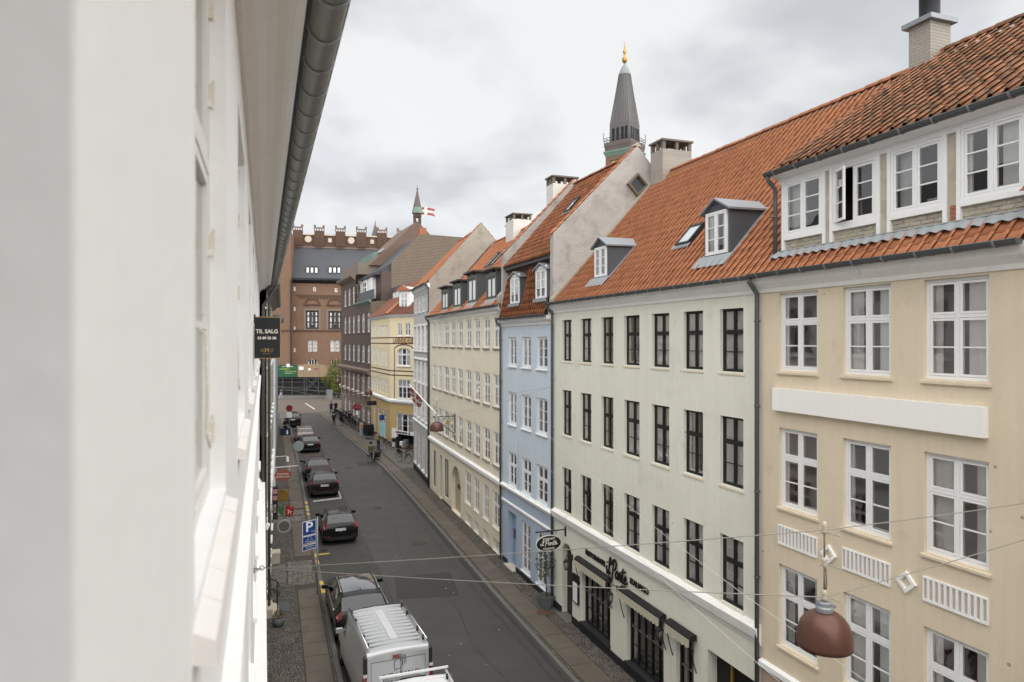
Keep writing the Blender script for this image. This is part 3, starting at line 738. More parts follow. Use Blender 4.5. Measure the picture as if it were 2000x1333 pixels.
def sett_rows(fa, fb, y0, y1, w=0.105, l=0.105, r2=random.Random(5)):
    out = []; y = y0
    while y < y1:
        ll = l*r2.uniform(0.85, 1.2); x = fa(y)+r2.uniform(0, w*0.3); xe = fb(y)
        while x < xe-w*0.5:
            ww = min(w*r2.uniform(0.8, 1.25), xe-x); out.append((x, y+r2.uniform(-0.008, 0.008), ww, ll)); x += ww
        y += ll
    return out
BANDS = [(29.6, 32.6), (40.0, 42.6)]
def in_band(y): return any(a <= y <= c for a, c in BANDS)
def kerbs(parent, f, sgn, y0, y1):
    y = y0; r2 = random.Random(9+sgn)
    while y < y1:
        l = r2.uniform(0.95, 1.35); a, c = f(y), f(y+l)
        x0, x1 = (min(a, c)-0.17, min(a, c)) if sgn > 0 else (max(a, c), max(a, c)+0.17)
        x0 += r2.uniform(-0.006, 0.006)
        MB().prism([(x0, -0.02), (x1, -0.02), (x1-(0.02 if sgn > 0 else 0), 0.118), (x0+(0.02 if sgn < 0 else 0), 0.118)], 'y', y+0.004, y+l-0.004).build('kerb_stone', M.kerb, parent)
        y += l
def slabs(parent, fa, fb, y0, y1, mat, l0, l1, seed, skip=None, n=1):
    y = y0; r2 = random.Random(seed)
    while y < y1:
        l = r2.uniform(l0, l1)
        if not (skip and (skip(y+0.05) or skip(y+l-0.05))):
            for q in range(n):
                a = lambda yy: fa(yy)+(fb(yy)-fa(yy))*q/n+0.004; c = lambda yy: fa(yy)+(fb(yy)-fa(yy))*(q+1)/n-0.004
                z = 0.112+r2.uniform(-0.003, 0.004); t = r2.uniform(-0.003, 0.003)
                b = MB(); ya, yb = y+0.005, y+l-0.005
                vs = [(a(ya), ya, 0.03), (c(ya), ya, 0.03), (c(yb), yb, 0.03), (a(yb), yb, 0.03), (a(ya)+0.006, ya+0.006, z), (c(ya)-0.006, ya+0.006, z+t), (c(yb)-0.006, yb-0.006, z+t), (a(yb)+0.006, yb-0.006, z)]
                b.add(vs, [(4, 5, 6, 7), (0, 1, 5, 4), (1, 2, 6, 5), (2, 3, 7, 6), (3, 0, 4, 7)]); b.build('slab', mat, parent)
        y += l
# left pavement
swl = tag(strip('sidewalk_left', lambda y: LFX(y)-0.4, lambda y: LK(y)-0.16, 0.075, M.joint, -45, 101), kind='structure')
kerbs(swl, LK, 1, 14, 100)
slabs(swl, lambda y: LK(y)-1.06, lambda y: LK(y)-0.29, 14, 98, M.slab, 0.75, 1.15, 4, lambda y: in_band(y))
cobbles('cobbles', sett_rows(lambda y: LFX(y), lambda y: LK(y)-1.08, 15, 29.6)+sett_rows(lambda y: LFX(y), lambda y: LK(y)-1.08, 32.6, 40)+sett_rows(lambda y: LFX(y), lambda y: LK(y)-1.08, 42.6, 62, 0.12, 0.12), M.cobble, swl)
cobbles('edge_setts', sett_rows(lambda y: LK(y)-0.285, lambda y: LK(y)-0.18, 15, 62, 0.105, 0.12), M.cobble, swl)
band_cells = []
for a, c in BANDS: band_cells += sett_rows(lambda y: LFX(y)+0.75, lambda y: LK(y)-0.29, a, c, 0.20, 0.145) + sett_rows(lambda y: LFX(y)+0.02, lambda y: LFX(y)+0.74, a, c, 0.13, 0.12)
band_cells.sort(key=lambda q: q[1])
cobbles('driveway_setts', band_cells, M.cobble_lt, swl)
_x, _y = gpx(572, 1112, 0.11)
MB().lathe([(0, 0.128), (0.2, 0.128), (0.26, 0.132), (0.30, 0.126), (0.31, 0.06)], (_x, _y, 0), 24).build('manhole_cover', M.kerb, swl)
_x, _y = gpx(553, 1185, 0.11); MB().box(_x-0.22, _x+0.22, _y-0.55, _y+0.5, 0.05, 0.122).build('cellar_hatch', M.slate_gr, swl)
for (px, py) in ((619, 1085), (621, 1098), (628, 1139), (630.5, 1154), (599.5, 982), (600.2, 990), (602, 996), (603.5, 1004)):
    x, y = gpx(px, py, 0.12); x = LK(y)-0.085; MB().box(x-0.08, x+0.075, y-0.25, y+0.25, 0.1185, 0.123).build('yellow_dash', M.roadyellow, swl)
# right pavement
swr = tag(strip('sidewalk_right', lambda y: RK(y)+0.16, lambda y: RFX(y)+0.5, 0.075, M.joint, -45, 101), kind='structure')
kerbs(swr, RK, -1, 8, 100)
slabs(swr, lambda y: RK(y)+0.30, lambda y: RK(y)+1.12, 8, 99, M.slab, 0.8, 1.25, 14)
cobbles('cobbles', sett_rows(lambda y: RK(y)+1.135, lambda y: RFX(y), 10, 54, 0.11, 0.11), M.cobble, swr)
cobbles('edge_setts', sett_rows(lambda y: RK(y)+0.175, lambda y: RK(y)+0.29, 10, 56, 0.11, 0.12), M.cobble, swr)
slabs(swr, lambda y: RK(y)+1.13, lambda y: max(RFX(y), RK(y)+1.5), 66, 98, M.slab2, 1.2, 1.8, 24)
_x, _y = gpx(1061, 1197, 0.11)
MB().lathe([(0, 0.126), (0.2, 0.126), (0.25, 0.12), (0.25, 0.05)], (_x, _y, 0), 20).build('drain_cover', surf('rusty iron', (0.10, 0.055, 0.035), 0.8, fine=0.2), swr)
# side street by the yellow corner house
tag(MB().add([(10.2, 53.9, 0.105), (40, 44.0, 0.105), (45, 52, 0.105), (16, 62, 0.105), (10.2, 66.5, 0.105)], [(0, 1, 2, 3, 4)]).build('side_street', M.slab2), kind='structure')
# cross street and forecourt in front of the city hall
tag(MB().add([(-90, 101, 0.0), (110, 101, 0.0), (110, 126, 0.0), (-90, 126, 0.0)], [(0, 1, 2, 3)]).build('cross_street', M.square), kind='structure')
fc = tag(MB().box(-90, 110, 126, 140, -0.02, 0.12).build('forecourt', M.slab2), kind='structure')
# ---------------------------------------------------------------- right-hand houses
XR = 10.4
def Yat(px, X=XR):
    d = ray(px, 666); return d.y*X/d.x
Y_bg = Yat(1487)          # beige / green boundary
Y_gb, Y_by, Y_yg, Y_ge = 23.9, 29.95, 46.1, 53.8

def arch(h, x0, x1, zs, mat, dep=0.3, name='arch', y=0.0, n=14, ry=None):
    """fills the corners above a round-headed opening; zs = springing height, the head is at zs+radius"""
    r = (x1-x0)/2; xc = (x0+x1)/2; ry = ry or r; b = MB()
    for k in range(n):
        a0, a1 = math.pi-math.pi*k/n, math.pi-math.pi*(k+1)/n
        p, q = (xc+r*math.cos(a0), zs+ry*math.sin(a0)), (xc+r*math.cos(a1), zs+ry*math.sin(a1))
        b.prism([p, q, (q[0], zs+ry), (p[0], zs+ry)] if abs(p[1]-zs-ry) > 1e-4 and abs(q[1]-zs-ry) > 1e-4 else ([p, q, (q[0], zs+ry)] if abs(p[1]-zs-ry) > 1e-4 and False else [p, q, (q[0], zs+ry+0.001), (p[0], zs+ry+0.001)]), 'y', y+0.001, y+dep)
    return h.put(b, name, mat)

# ===== beige house =====
hb = House('beige_house', 'beige plastered house at the right edge with a long half-timbered attic dormer', (XR, Y_bg), (XR, 6.72))
Lb = hb.L
cols_b = [(hb.sx(1521), hb.sx(1597)), (hb.sx(1646), hb.sx(1740)), (hb.sx(1804), hb.sx(1932))]
rows_b = [(9.57, 11.22), (6.67, 8.35), (3.70, 5.43)]
ops = [(a, c, z0, z1) for a, c in cols_b for z0, z1 in rows_b]
EAV = 11.55
wall(hb, 'wall', 0.0, Lb, 3.15, EAV+0.1, ops, M.beige)
wall(hb, 'ground_floor_wall', 0.0, Lb, 0.0, 3.0, [(0.9, 2.0, 0.9, 2.5), (3.2, 4.6, 0.9, 2.5)], M.pink)
cornice(hb, 0, Lb, [(-0.005, 2.98), (-0.10, 3.02), (-0.10, 3.13), (-0.005, 3.17), (0.05, 3.17), (0.05, 2.98)], M.trim, 'string_course')
for (a, c) in ((0.9, 2.0), (3.2, 4.6)): window(hb, a, c, 0.9, 2.5)
for i, (a, c) in enumerate(cols_b):
    for j, (z0, z1) in enumerate(rows_b):
        window(hb, a, c, z0, z1, 0.07, cur=('inner', 'inner', 'side') if j < 2 else ('full', 'side'), sill=M.beige, sdep=0.045)
interior(hb, 0.05, Lb-0.05, 0.1, EAV-0.1); floors(hb, 0.06, Lb-0.06, (3.1, 6.0, 8.9))
# orange table lamp and things on the sill of one room
tl_ = thing('table_lamp', 'glowing orange lamp behind the second-floor left window of the beige house', 'lamp', hb.w(cols_b[0][1]-0.22, 0.55, 6.15), hb.ang)
MB().lathe([(0.0, 1.30), (0.14, 1.30), (0.13, 1.58), (0.05, 1.6), (0, 1.6)], (0, 0, 0), 14).build('lamp_shade', emit_mat('lamp glow', (1.0, 0.36, 0.06), 0.55), tl_, True)
MB().lathe([(0.14, 0), (0.14, 0.03), (0.015, 0.05), (0.015, 1.32)], (0, 0, 0), 10).build('stand', M.iron, tl_)
# plank panel and stucco ornaments
xa, xb = hb.sx(1516), hb.sx(1931)
hb.put(MB().box(xa, xb, -0.115, -0.002, 8.72, 9.19), 'blank_sign_panel', surf('cream panel', (0.85, 0.83, 0.79), 0.75, big=0.04, streak=0.03))
for (a, c) in cols_b:
    b = MB(); z0, z1 = 5.86, 6.27
    b.box(a, c, -0.03, 0.005, z0, z0+0.04); b.box(a, c, -0.03, 0.005, z1-0.03, z1); n = max(9, int((c-a)/0.095)); st = (c-a)/n
    for k in range(n+1):
        x = a+k*st; b.box(max(a, x-0.02), min(c, x+0.02), -0.03, 0.005, z0+0.04, z1-0.03)
    hb.put(b, 'fluted_panel', M.trim)
    hb.put(MB().box(a+0.01, c-0.01, -0.006, 0.004, z0+0.02, z1-0.02), 'fluted_panel_back', surf('panel back', (0.52, 0.44, 0.37), 0.9))
for px, py in ((1620, 1083), (1772, 1137)):
    x, z, r = hb.sx(px), hb.zz(px, py), 0.19; b = MB()
    ri = r-0.075
    for k in range(4):
        a0, a1 = k*math.pi/2, (k+1)*math.pi/2
        b.prism([(x+r*math.cos(a0), z+r*math.sin(a0)), (x+r*math.cos(a1), z+r*math.sin(a1)), (x+ri*math.cos(a1), z+ri*math.sin(a1)), (x+ri*math.cos(a0), z+ri*math.sin(a0))], 'y', -0.05, 0.004)
    hb.put(b, 'diamond_ornament', M.trim)
cornice(hb, 0, Lb+0.1, [(0.02, 11.26), (-0.03, 11.26), (-0.05, 11.34), (-0.16, 11.46), (-0.20, 11.56), (-0.20, 11.64), (0.02, 11.64)], M.trim_dirty)
gutter(hb, -0.05, Lb+0.06, -0.30, 11.66, 0.085, 0.62)
rfb = roof_body(hb, 0, Lb, -0.2, 11.62, 4.45, 16.75)
kmain = (16.75-11.62)/4.65
LM = math.hypot(4.65, 5.13)
XD0 = hb.sx(1531, 0.25); YD = 0.25; ZD0, ZD1 = 12.14, 13.74
tile_roof(hb, rfb, 0, Lb, -0.22, 11.60, 4.45, 16.75, M.tile, skip=lambda x, v: v > 0.68 and x > XD0-0.15, n_ind=250)
# dormer: studs, sills, bricks, windows, cheek and roof
XD1 = Lb-0.02
dcols = [(hb.sx(1531, YD)+0.02, hb.sx(1606, YD)), (hb.sx(1627, YD), hb.sx(1712, YD)), (hb.sx(1740, YD), hb.sx(1841, YD)), (hb.sx(1877, YD), hb.sx(2003, YD))]
zw0, zw1 = 12.48, 13.62
dm = MB().box(XD0-0.12, XD0, YD+0.02, 2.3, ZD0-0.3, ZD1)
dm.box(XD0, XD1, YD+0.043, YD+0.2, ZD0-0.2, zw0-0.05); dm.box(XD0-0.12, XD1, YD+1.9, YD+2.0, ZD0-0.2, ZD1+0.3)
dormb = hb.put(dm, 'dormer', M.ybrick)
stud = MB()
for (a, c) in dcols:
    for x in (a-0.075, c+0.005): stud.box(x, x+0.07, YD-0.02, YD+0.1, ZD0, ZD1-0.02)
    stud.box(a-0.005, c+0.005, YD-0.025, YD+0.1, zw0-0.10, zw0-0.004)
stud.box(XD0-0.14, XD1, YD-0.015, YD+0.1, zw1+0.004, ZD1)
stud.build('timber_frame', M.paint, dormb)
stud2 = MB()
for (a, c), (a2, c2) in zip(dcols[:-1], dcols[1:]): stud2.box(c+0.08, a2-0.08, YD+0.01, YD+0.09, ZD0, zw1)
stud2.build('plaster_infill', M.ybrick, dormb)
bw, bh = 0.225, 0.062
for ci, (a, c) in enumerate(dcols):
    z = ZD0+0.004; row = 0
    while z < zw0-0.13:
        x = a-0.005-(row % 2)*0.12
        while x < c:
            x0_, x1_ = max(x, a-0.003), min(x+bw, c+0.003)
            if x1_-x0_ > 0.05:
                dy = rng.uniform(0, 0.008); MB().box(x0_+0.006, x1_-0.006, YD+0.028+dy, YD+0.06, z+0.003, z+bh).build('brick', M.ybrick, dormb)
            x += bw+0.012
        z += bh+0.012; row += 1
for k in range(4):
    x = dcols[2][1]+0.13; MB().box(x, x+0.1, YD-0.004, YD+0.05, ZD0+0.02+k*0.07, ZD0+0.08+k*0.07).build('brick', M.redbrick, dormb)
G3 = ((1.0, 2),)
for i, (a, c) in enumerate(dcols):
    if i == 1: continue
    window(hb, a, c, zw0, zw1, YD-0.01, sash=G3, cur=('left', 'inner')[i % 2], fr=0.05, rs=i)
a, c = dcols[1]
wm = round((a+c)/2, 2)
def half_sash(w, H):
    b = MB(); f = 0.05
    b.box(0, f, 0, 0.04, 0, H); b.box(w-f, w, 0, 0.04, 0, H); b.box(f, w-f, 0, 0.04, 0, f); b.box(f, w-f, 0, 0.04, H-f, H)
    for q in (1, 2): b.box(f, w-f, 0.008, 0.03, f+(H-2*f)*q/3-0.012, f+(H-2*f)*q/3+0.012)
    return b
wf = hb.put(MB().box(a, a+0.05, YD-0.01, YD+0.07, zw0, zw1).box(c-0.05, c, YD-0.01, YD+0.07, zw0, zw1).box(a+0.05, c-0.05, YD-0.01, YD+0.07, zw0, zw0+0.05).box(a+0.05, c-0.05, YD-0.01, YD+0.07, zw1-0.05, zw1).box(wm-0.02, wm+0.02, YD, YD+0.06, zw0+0.05, zw1-0.05), 'window', M.paint)
sw, sh = wm-a-0.06, zw1-zw0-0.11
s1 = half_sash(c-0.055-wm-0.02, sh).build('sash', M.paint, wf, loc=(wm+0.02, YD+0.004, zw0+0.055))
link('pane', pane_mesh(c-0.055-wm-0.12, sh-0.1, M.glass), wf, (wm+0.07, YD+0.022, zw0+0.105))
s2 = half_sash(sw, sh).build('sash', M.paint, wf, loc=(a+0.055, YD-0.03, zw0+0.055), rot=(0, 0, R(-24)))
link('pane', pane_mesh(sw-0.1, sh-0.1, M.glass), wf, (a+0.055+0.05*math.cos(R(24)), YD-0.03-0.05*math.sin(R(24))+0.02, zw0+0.105), (0, 0, R(-24)))
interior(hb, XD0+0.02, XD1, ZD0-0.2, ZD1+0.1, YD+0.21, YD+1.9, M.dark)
# books on the inner sill and a stick holding a blind
bk = MB(); 
for k, (cw, hh) in enumerate(((0.26, 0.03), (0.24, 0.025), (0.25, 0.035))): bk.box(dcols[2][1]-0.38, dcols[2][1]-0.38+cw, YD+0.12, YD+0.27, zw0+0.06+k*0.036, zw0+0.06+k*0.036+hh, k)
bt_ = thing('book_pile', 'small pile of books on the sill of the third dormer window', 'books', hb.w(dcols[2][1]-0.25, YD+0.2, zw0+0.06), hb.ang)
o = bk.build('books', [M.whitep, surf('teal book', (0.2, 0.35, 0.4)), M.curtain2], bt_); o.location = (-(dcols[2][1]-0.25), -(YD+0.2), -(zw0+0.06))
gutter(hb, XD0-0.28, XD1+0.1, YD-0.26, ZD1+0.13, 0.08, 0.62)
cornice(hb, XD0-0.22, XD1, [(YD+0.1, ZD1), (YD-0.03, ZD1), (YD-0.2, ZD1+0.08), (YD-0.2, ZD1+0.16), (YD+0.1, ZD1+0.16)], M.trim, 'dormer_soffit')
rfd = hb.put(MB().prism([(YD-0.22, ZD1+0.15), (4.45, 16.84), (4.45, 16.6), (YD+0.2, ZD1+0.02)], 'x', XD0-0.18, XD1), 'dormer_roof', M.batten)
tile_roof(hb, rfd, XD0-0.2, XD1, YD-0.25, ZD1+0.18, 4.45, 16.9, M.tile_old, n_ind=300)
ridge_tiles(hb, rfd, XD0-0.2, XD1, 4.47, 16.92, M.tile_old)
pipe(hb, XD0-0.2, YD-0.26, ZD1+0.08, ZD0-0.1, YD-0.06, 0.045, neck=0.3)
# lead apron under the dormer: wavy sheet
ap = MB(); nseg = int((XD1-XD0)/TW*6); vs = []
for k in range(nseg+1):
    x = XD0-0.25+(XD1-XD0+0.25)*k/nseg; wv = 0.03*math.sin(x/TW*2*math.pi)
    vs += [(x, YD-0.03, ZD0+0.03), (x, YD-0.06, ZD0+0.0+wv*0.2), (x, YD-0.20-0.02*math.sin(x*5), ZD0-0.135+wv*0.6)]
ap.add(vs, [f for k in range(nseg) for f in ((3*k+1, 3*k+4, 3*k+3, 3*k), (3*k+2, 3*k+5, 3*k+4, 3*k+1))])
hb.put(ap, 'lead_apron', M.lead, True)
hb.put(MB().box(XD0-0.2, XD1, YD-0.06, YD+0.02, ZD0-0.09, ZD0+0.01), 'zinc_flashing', M.zinc)
chimney(hb, hb.sx(1772, 4.0)+0.0, hb.sx(1772, 4.0)+0.56, 4.05, 4.70, 16.0, 17.62, M.chim, 'plate', 0.22)
pipe(hb, -0.04, -0.30, 11.6, 0.1)
# party wall with tile cap and the neighbour beyond the frame
hn = House('neighbour_house', 'cream house cut off by the right edge of the photo with a tiled party wall', (XR+0.002, 6.70), (XR+0.002, -42))
wall(hn, 'wall', 0.0, hn.L, 0, 12.2, [(2.0+2.4*k, 3.1+2.4*k, z, z+1.65) for k in range(5) for z in (3.8, 6.7, 9.5)], M.beige)
for k in range(5):
    for z in (3.8, 6.7, 9.5): window(hn, 2.0+2.4*k, 3.1+2.4*k, z, z+1.65, cur='side', merge=True)
interior(hn, 0.05, hn.L-0.05, 0.1, 12.0)
pr = parapet(hn, 0.02, 0.34, [(-0.12, 11.4), (-0.12, 12.35), (4.4, 17.1), (9, 12.3), (9, 11.4)], M.trim)
cap_tiles(hn, pr, 0.18, [(-0.16, 12.35), (4.4, 17.12)], M.tile, 0.42)
rfn = roof_body(hn, 0.34, hn.L, -0.2, 12.25, 4.45, 17.2)
tile_roof(hn, rfn, 0.34, 3.5, -0.22, 12.25, 4.45, 17.2, M.tile, n_ind=0)
gutter(hn, 0.25, hn.L, -0.3, 12.28, 0.085); pipe(hn, 0.45, -0.3, 12.2, 0.1, mat=M.trim)

# ===== green house with the restaurant =====
hg = House('green_house', 'pale green plastered house with black windows and a restaurant on its ground floor', (XR, Y_gb), (XR, Y_bg+0.002))
Lg = hg.L
cols_g = [(hg.sx(a), hg.sx(c)) for a, c in ((1098, 1116), (1134, 1155), (1174.5, 1198), (1219, 1249), (1273, 1307), (1335, 1373), (1406, 1452))]
rows_g = [(9.47, 10.97), (6.75, 8.40), (3.92, 5.55)]
ops = [(a, c, z0, z1) for a, c in cols_g for z0, z1 in rows_g]
wins_s = [(hg.sx(1136.7), hg.sx(1192), 0.47, 2.53), (hg.sx(1224), hg.sx(1296), 0.47, 2.53), (hg.sx(1320), hg.sx(1355), 0.47, 2.53)]
dor = (hg.sx(1097.5), hg.sx(1117.5), 0.12, 2.80); big = (hg.sx(1382), hg.sx(1474), 0.12, 2.53)
wall(hg, 'wall', 0, Lg, 0, EAV+0.1, ops+wins_s+[dor, big], M.green)
arch(hg, dor[0], dor[1], 2.80-(dor[1]-dor[0])/2, M.green)
hg.put(MB().box(0, dor[0]-0.0, -0.03, -0.001, 0.0, 0.36).box(dor[1], big[0], -0.03, -0.001, 0.0, 0.36).box(big[1], Lg, -0.03, -0.001, 0.0, 0.36), 'plinth', M.plinth)
cornice(hg, 0, Lg, [(0.02, 3.42), (-0.03, 3.42), (-0.05, 3.5), (-0.11, 3.56), (-0.15, 3.74), (-0.16, 3.80), (0.02, 3.90)], M.trim_dirty, 'string_course')
for i, (a, c) in enumerate(cols_g):
    for j, (z0, z1) in enumerate(rows_g):
        window(hg, a, c, z0, z1, 0.09, mat=M.black_paint, cur=('full', 'full', 'full', 'wide', 'inner') if j < 2 else ('inner', 'full', 'wide'), sill=M.cream_sill, sdep=0.02, fr=0.036, sf=0.028, mul=0.03, barw=0.016)
        if j == 2 and i >= 4:
            o = hg.put(MB().box(a+0.1, c-0.1, 0.20, 0.22, z0+0.1, z0+0.62), 'window_film', surf('yellowed film', (0.40, 0.35, 0.19), 0.7, big=0.1))
interior(hg, 0.05, Lg-0.05, 3.3, EAV-0.1); floors(hg, 0.06, Lg-0.06, (6.0, 8.9))
interior(hg, 0.05, Lg-0.05, 0.05, 3.2, 0.42, 2.0, surf('restaurant wall', (0.55, 0.53, 0.49), 0.9, big=0.4, bigs=0.7))
hg.put(MB().box(0.06, Lg-0.06, 0.31, 1.98, 0.02, 0.12), 'restaurant_floor', surf('timber floor', (0.09, 0.05, 0.03), 0.5))
# eaves
cornice(hg, 0, Lg, [(0.02, 11.26), (-0.03, 11.26), (-0.05, 11.34), (-0.16, 11.46), (-0.20, 11.56), (-0.20, 11.64), (0.02, 11.64)], M.trim)
gutter(hg, -0.05, Lg, -0.30, 11.64, 0.08, 0.62)
pipe(hg, 0.02, -0.30, 11.58, 0.15)
rfg = roof_body(hg, 0, Lg, -0.2, 11.62, 4.45, 16.75)
# dormers on the green roof: pixel of the window centre and size
def roofz(y): return 11.62+(y+0.2)*kmain
dorms = []
for (pxl, pxr, pyt, pyb) in ((1162, 1185, 482, 541), (1379, 1421, 412, 497)):
    # front plane: the sill stands on the roof slope
    yf = 0.9
    for _ in range(30):
        zb = hg.zz((pxl+pxr)/2, pyb, yf); yf += 0.3*(-0.2+(zb-11.62-0.12)/kmain-yf)
    dorms.append((hg.sx(pxl, yf), hg.sx(pxr, yf), yf, hg.zz((pxl+pxr)/2, pyb, yf), hg.zz((pxl+pxr)/2, pyt, yf)))
SKY = (hg.sx(1338, 1.9), 0.62, 2.35, 3.35)   # roof light: x, width, v0, v1 set below
def skip_g(x, v):
    y = -0.2+v/LM*4.65
    for (a, c, yf, zb, zt) in dorms:
        if a-0.1 < x < c+0.1 and yf-0.05 < y < yf+(zt-zb)/kmain*0.93: return True
    return SKYL[0]-0.02 < x < SKYL[1]+0.02 and SKYL[2] < v < SKYL[3]
# roof light placed on the slope from its pixel corners
def on_slope(h, px, py, ye, ze, k):
    d = ray(px, py); nrm = h.n*(-k)+Vector((0, 0, 1)); c = h.w(0, ye, ze); t = (c-CAM).dot(nrm)/d.dot(nrm); p = CAM+d*t
    q = p-h.p0; return q.dot(h.t), q.dot(h.n), p.z
_a = on_slope(hg, 1324, 484, -0.2, 11.62, kmain); _b = on_slope(hg, 1356, 446, -0.2, 11.62, kmain)
_v0, _v1 = (_a[1]+0.2)/4.65*LM, (_b[1]+0.2)/4.65*LM
SKYL = (_a[0]-0.05, _a[0]+0.62, _v0, _v1)
tile_roof(hg, rfg, 0.3, Lg, -0.22, 11.60, 4.45, 16.75, M.tile, skip=skip_g, n_ind=300)
ridge_tiles(hg, rfg, 0.5, Lg+0.35, 4.47, 16.78, M.tile)
hg.put(MB().prism([(4.25, 16.5), (4.47, 16.8), (4.7, 16.5)], 'x', 0.5, Lg+0.3), 'ridge_mortar', M.mortar)
hg.put(MB().prism([(-0.2, 11.66), (4.3, 16.62), (4.3, 16.72), (-0.2, 11.78)], 'x', 0.0, 0.28), 'verge_flashing', M.mortar)
def skylight(h, roof, x0, x1, v0, v1, ye, ze, dy, dz, L):
    u = Vector((0, dy/L, dz/L)); n = Vector((0, -dz/L, dy/L)); b = MB()
    def P(x, v, w): q = Vector((x, ye, ze))+u*v+n*w; return tuple(q)
    def bx(xa, xb, va, vb, wa, wb):
        vs = [P(xa,va,wa),P(xb,va,wa),P(xb,vb,wa),P(xa,vb,wa),P(xa,va,wb),P(xb,va,wb),P(xb,vb,wb),P(xa,vb,wb)]
        b.add(vs, [(0,3,2,1),(4,5,6,7),(0,1,5,4),(1,2,6,5),(2,3,7,6),(3,0,4,7)])
    f = 0.07
    bx(x0, x0+f, v0, v1, -0.02, 0.12); bx(x1-f, x1, v0, v1, -0.02, 0.12); bx(x0+f, x1-f, v0, v0+f, -0.02, 0.12); bx(x0+f, x1-f, v1-f, v1, -0.02, 0.125)
    o = h.put(b, 'roof_light', M.charcoal)
    g = MB().quad(P(x0+f, v0+f, 0.10), P(x1-f, v0+f, 0.10), P(x1-f, v1-f, 0.10), P(x0+f, v1-f, 0.10)).build('pane', surf('roof glass', (0.45, 0.48, 0.5), 0.05, spec=0.8, coat=1.0) if 'rg' not in _cache else _cache['rg'], o)
    _cache['rg'] = g.data.materials[0]
    s = MB(); n_ = 8
    for k in range(n_):
        xx = x0-0.12+(x1-x0+0.2)*k/n_; s.add([P(xx, v0+0.02, 0.08), P(xx+(x1-x0+0.2)/n_, v0+0.02, 0.08), P(xx+(x1-x0+0.2)/n_, v0-0.12-0.05*(k % 2), 0.075), P(xx, v0-0.12-0.05*((k+1) % 2), 0.06)], [(3, 2, 1, 0)])
    s.build('flashing', M.lead, o)
    return o
skylight(hg, rfg, SKYL[0], SKYL[1], SKYL[2], SKYL[3], -0.2, 11.62, 4.65, 5.13, LM)
def gable_dormer(h, x0, x1, yf, zb, zt, rz, k, cheek, hood=0.28, sash=((1.0, 2),), cmat=None, hoodmat=None, wmat=None, apron=True, back=None):
    yb = yf+(zt-rz(yf))/k
    b = MB(); t = 0.09
    for (a, c) in ((x0-t, x0), (x1, x1+t)): b.prism([(yf+0.02, rz(yf)-0.1), (yf+0.02, zt), (yb, zt), (yb, zt-0.1)], 'x', a, c)
    b.box(x0-t, x1+t, yf+0.0, yf+0.1, rz(yf)-0.15, zb); b.box(x0, x1, yf+0.75, yf+0.8, zb-0.4, zt)
    b.prism([(x0-t-0.02, zt), (x1+t+0.02, zt), ((x0+x1)/2, zt+hood-0.03)], 'y', yf+0.0, yf+0.06)
    o = h.put(b, 'dormer', cheek)
    r = MB(); yb2 = back or yb+hood/k*0.9; xc = (x0+x1)/2; e = 0.08; ov = 0.10
    r.add([(x0-t-e, yf-ov, zt-0.05), (xc, yf-ov, zt+hood), (x1+t+e, yf-ov, zt-0.05), (x0-t-e, yb, zt-0.03), (xc, yb2, zt+hood), (x1+t+e, yb, zt-0.03),
           (x0-t-e, yf-ov, zt-0.0), (xc, yf-ov, zt+hood+0.05), (x1+t+e, yf-ov, zt-0.0), (x0-t-e, yb, zt+0.02), (xc, yb2, zt+hood+0.05), (x1+t+e, yb, zt+0.02)],
          [(0, 3, 4, 1), (1, 4, 5, 2), (6, 7, 10, 9), (7, 8, 11, 10), (0, 1, 7, 6), (1, 2, 8, 7), (0, 6, 9, 3), (2, 5, 11, 8)])
    r.build('dormer_hood', hoodmat or M.zinc_lt, o)
    if apron:
        s = MB(); n_ = 10; ww = x1-x0+0.5
        for q in range(n_):
            xa = x0-0.25+ww*q/n_; xb_ = xa+ww/n_
            s.add([(xa, yf-0.02, zb-0.02), (xb_, yf-0.02, zb-0.02), (xb_, yf-0.25-0.04*(q % 2), rz(yf-0.25)+0.085), (xa, yf-0.25-0.04*((q+1) % 2), rz(yf-0.25)+0.075)], [(3, 2, 1, 0)])
        s.build('apron', M.lead, o)
        s = MB()
        for sg, xx in ((-1, x0-t), (1, x1+t)):
            s.add([(xx, yf, rz(yf)+0.06), (xx+sg*0.13, yf, rz(yf)+0.07), (xx+sg*0.13, yb, zt+0.07), (xx, yb, zt+0.06)], [(0, 1, 2, 3) if sg > 0 else (3, 2, 1, 0)])
        s.build('flashing', M.lead, o)
    window(h, round(x0+0.01, 2), round(x1-0.01, 2), round(zb, 2), round(zt-0.02, 2), yf-0.03, sash=sash, mat=wmat or M.paint, fr=0.045, sf=0.04, cur='side')
    interior(h, x0, x1, zb-0.3, zt, yf+0.1, yf+0.74, M.dark)
    return o
for (a, c, yf, zb, zt) in dorms: gable_dormer(hg, a, c, yf, zb, zt, roofz, kmain, M.slate_gr)
# chimney at the blue party wall
xg = hg.sx(1284, 4.5)
chimney(hg, 0.30, 1.18, 4.05, 5.35, 15.6, 17.62, M.chim, 'slab')
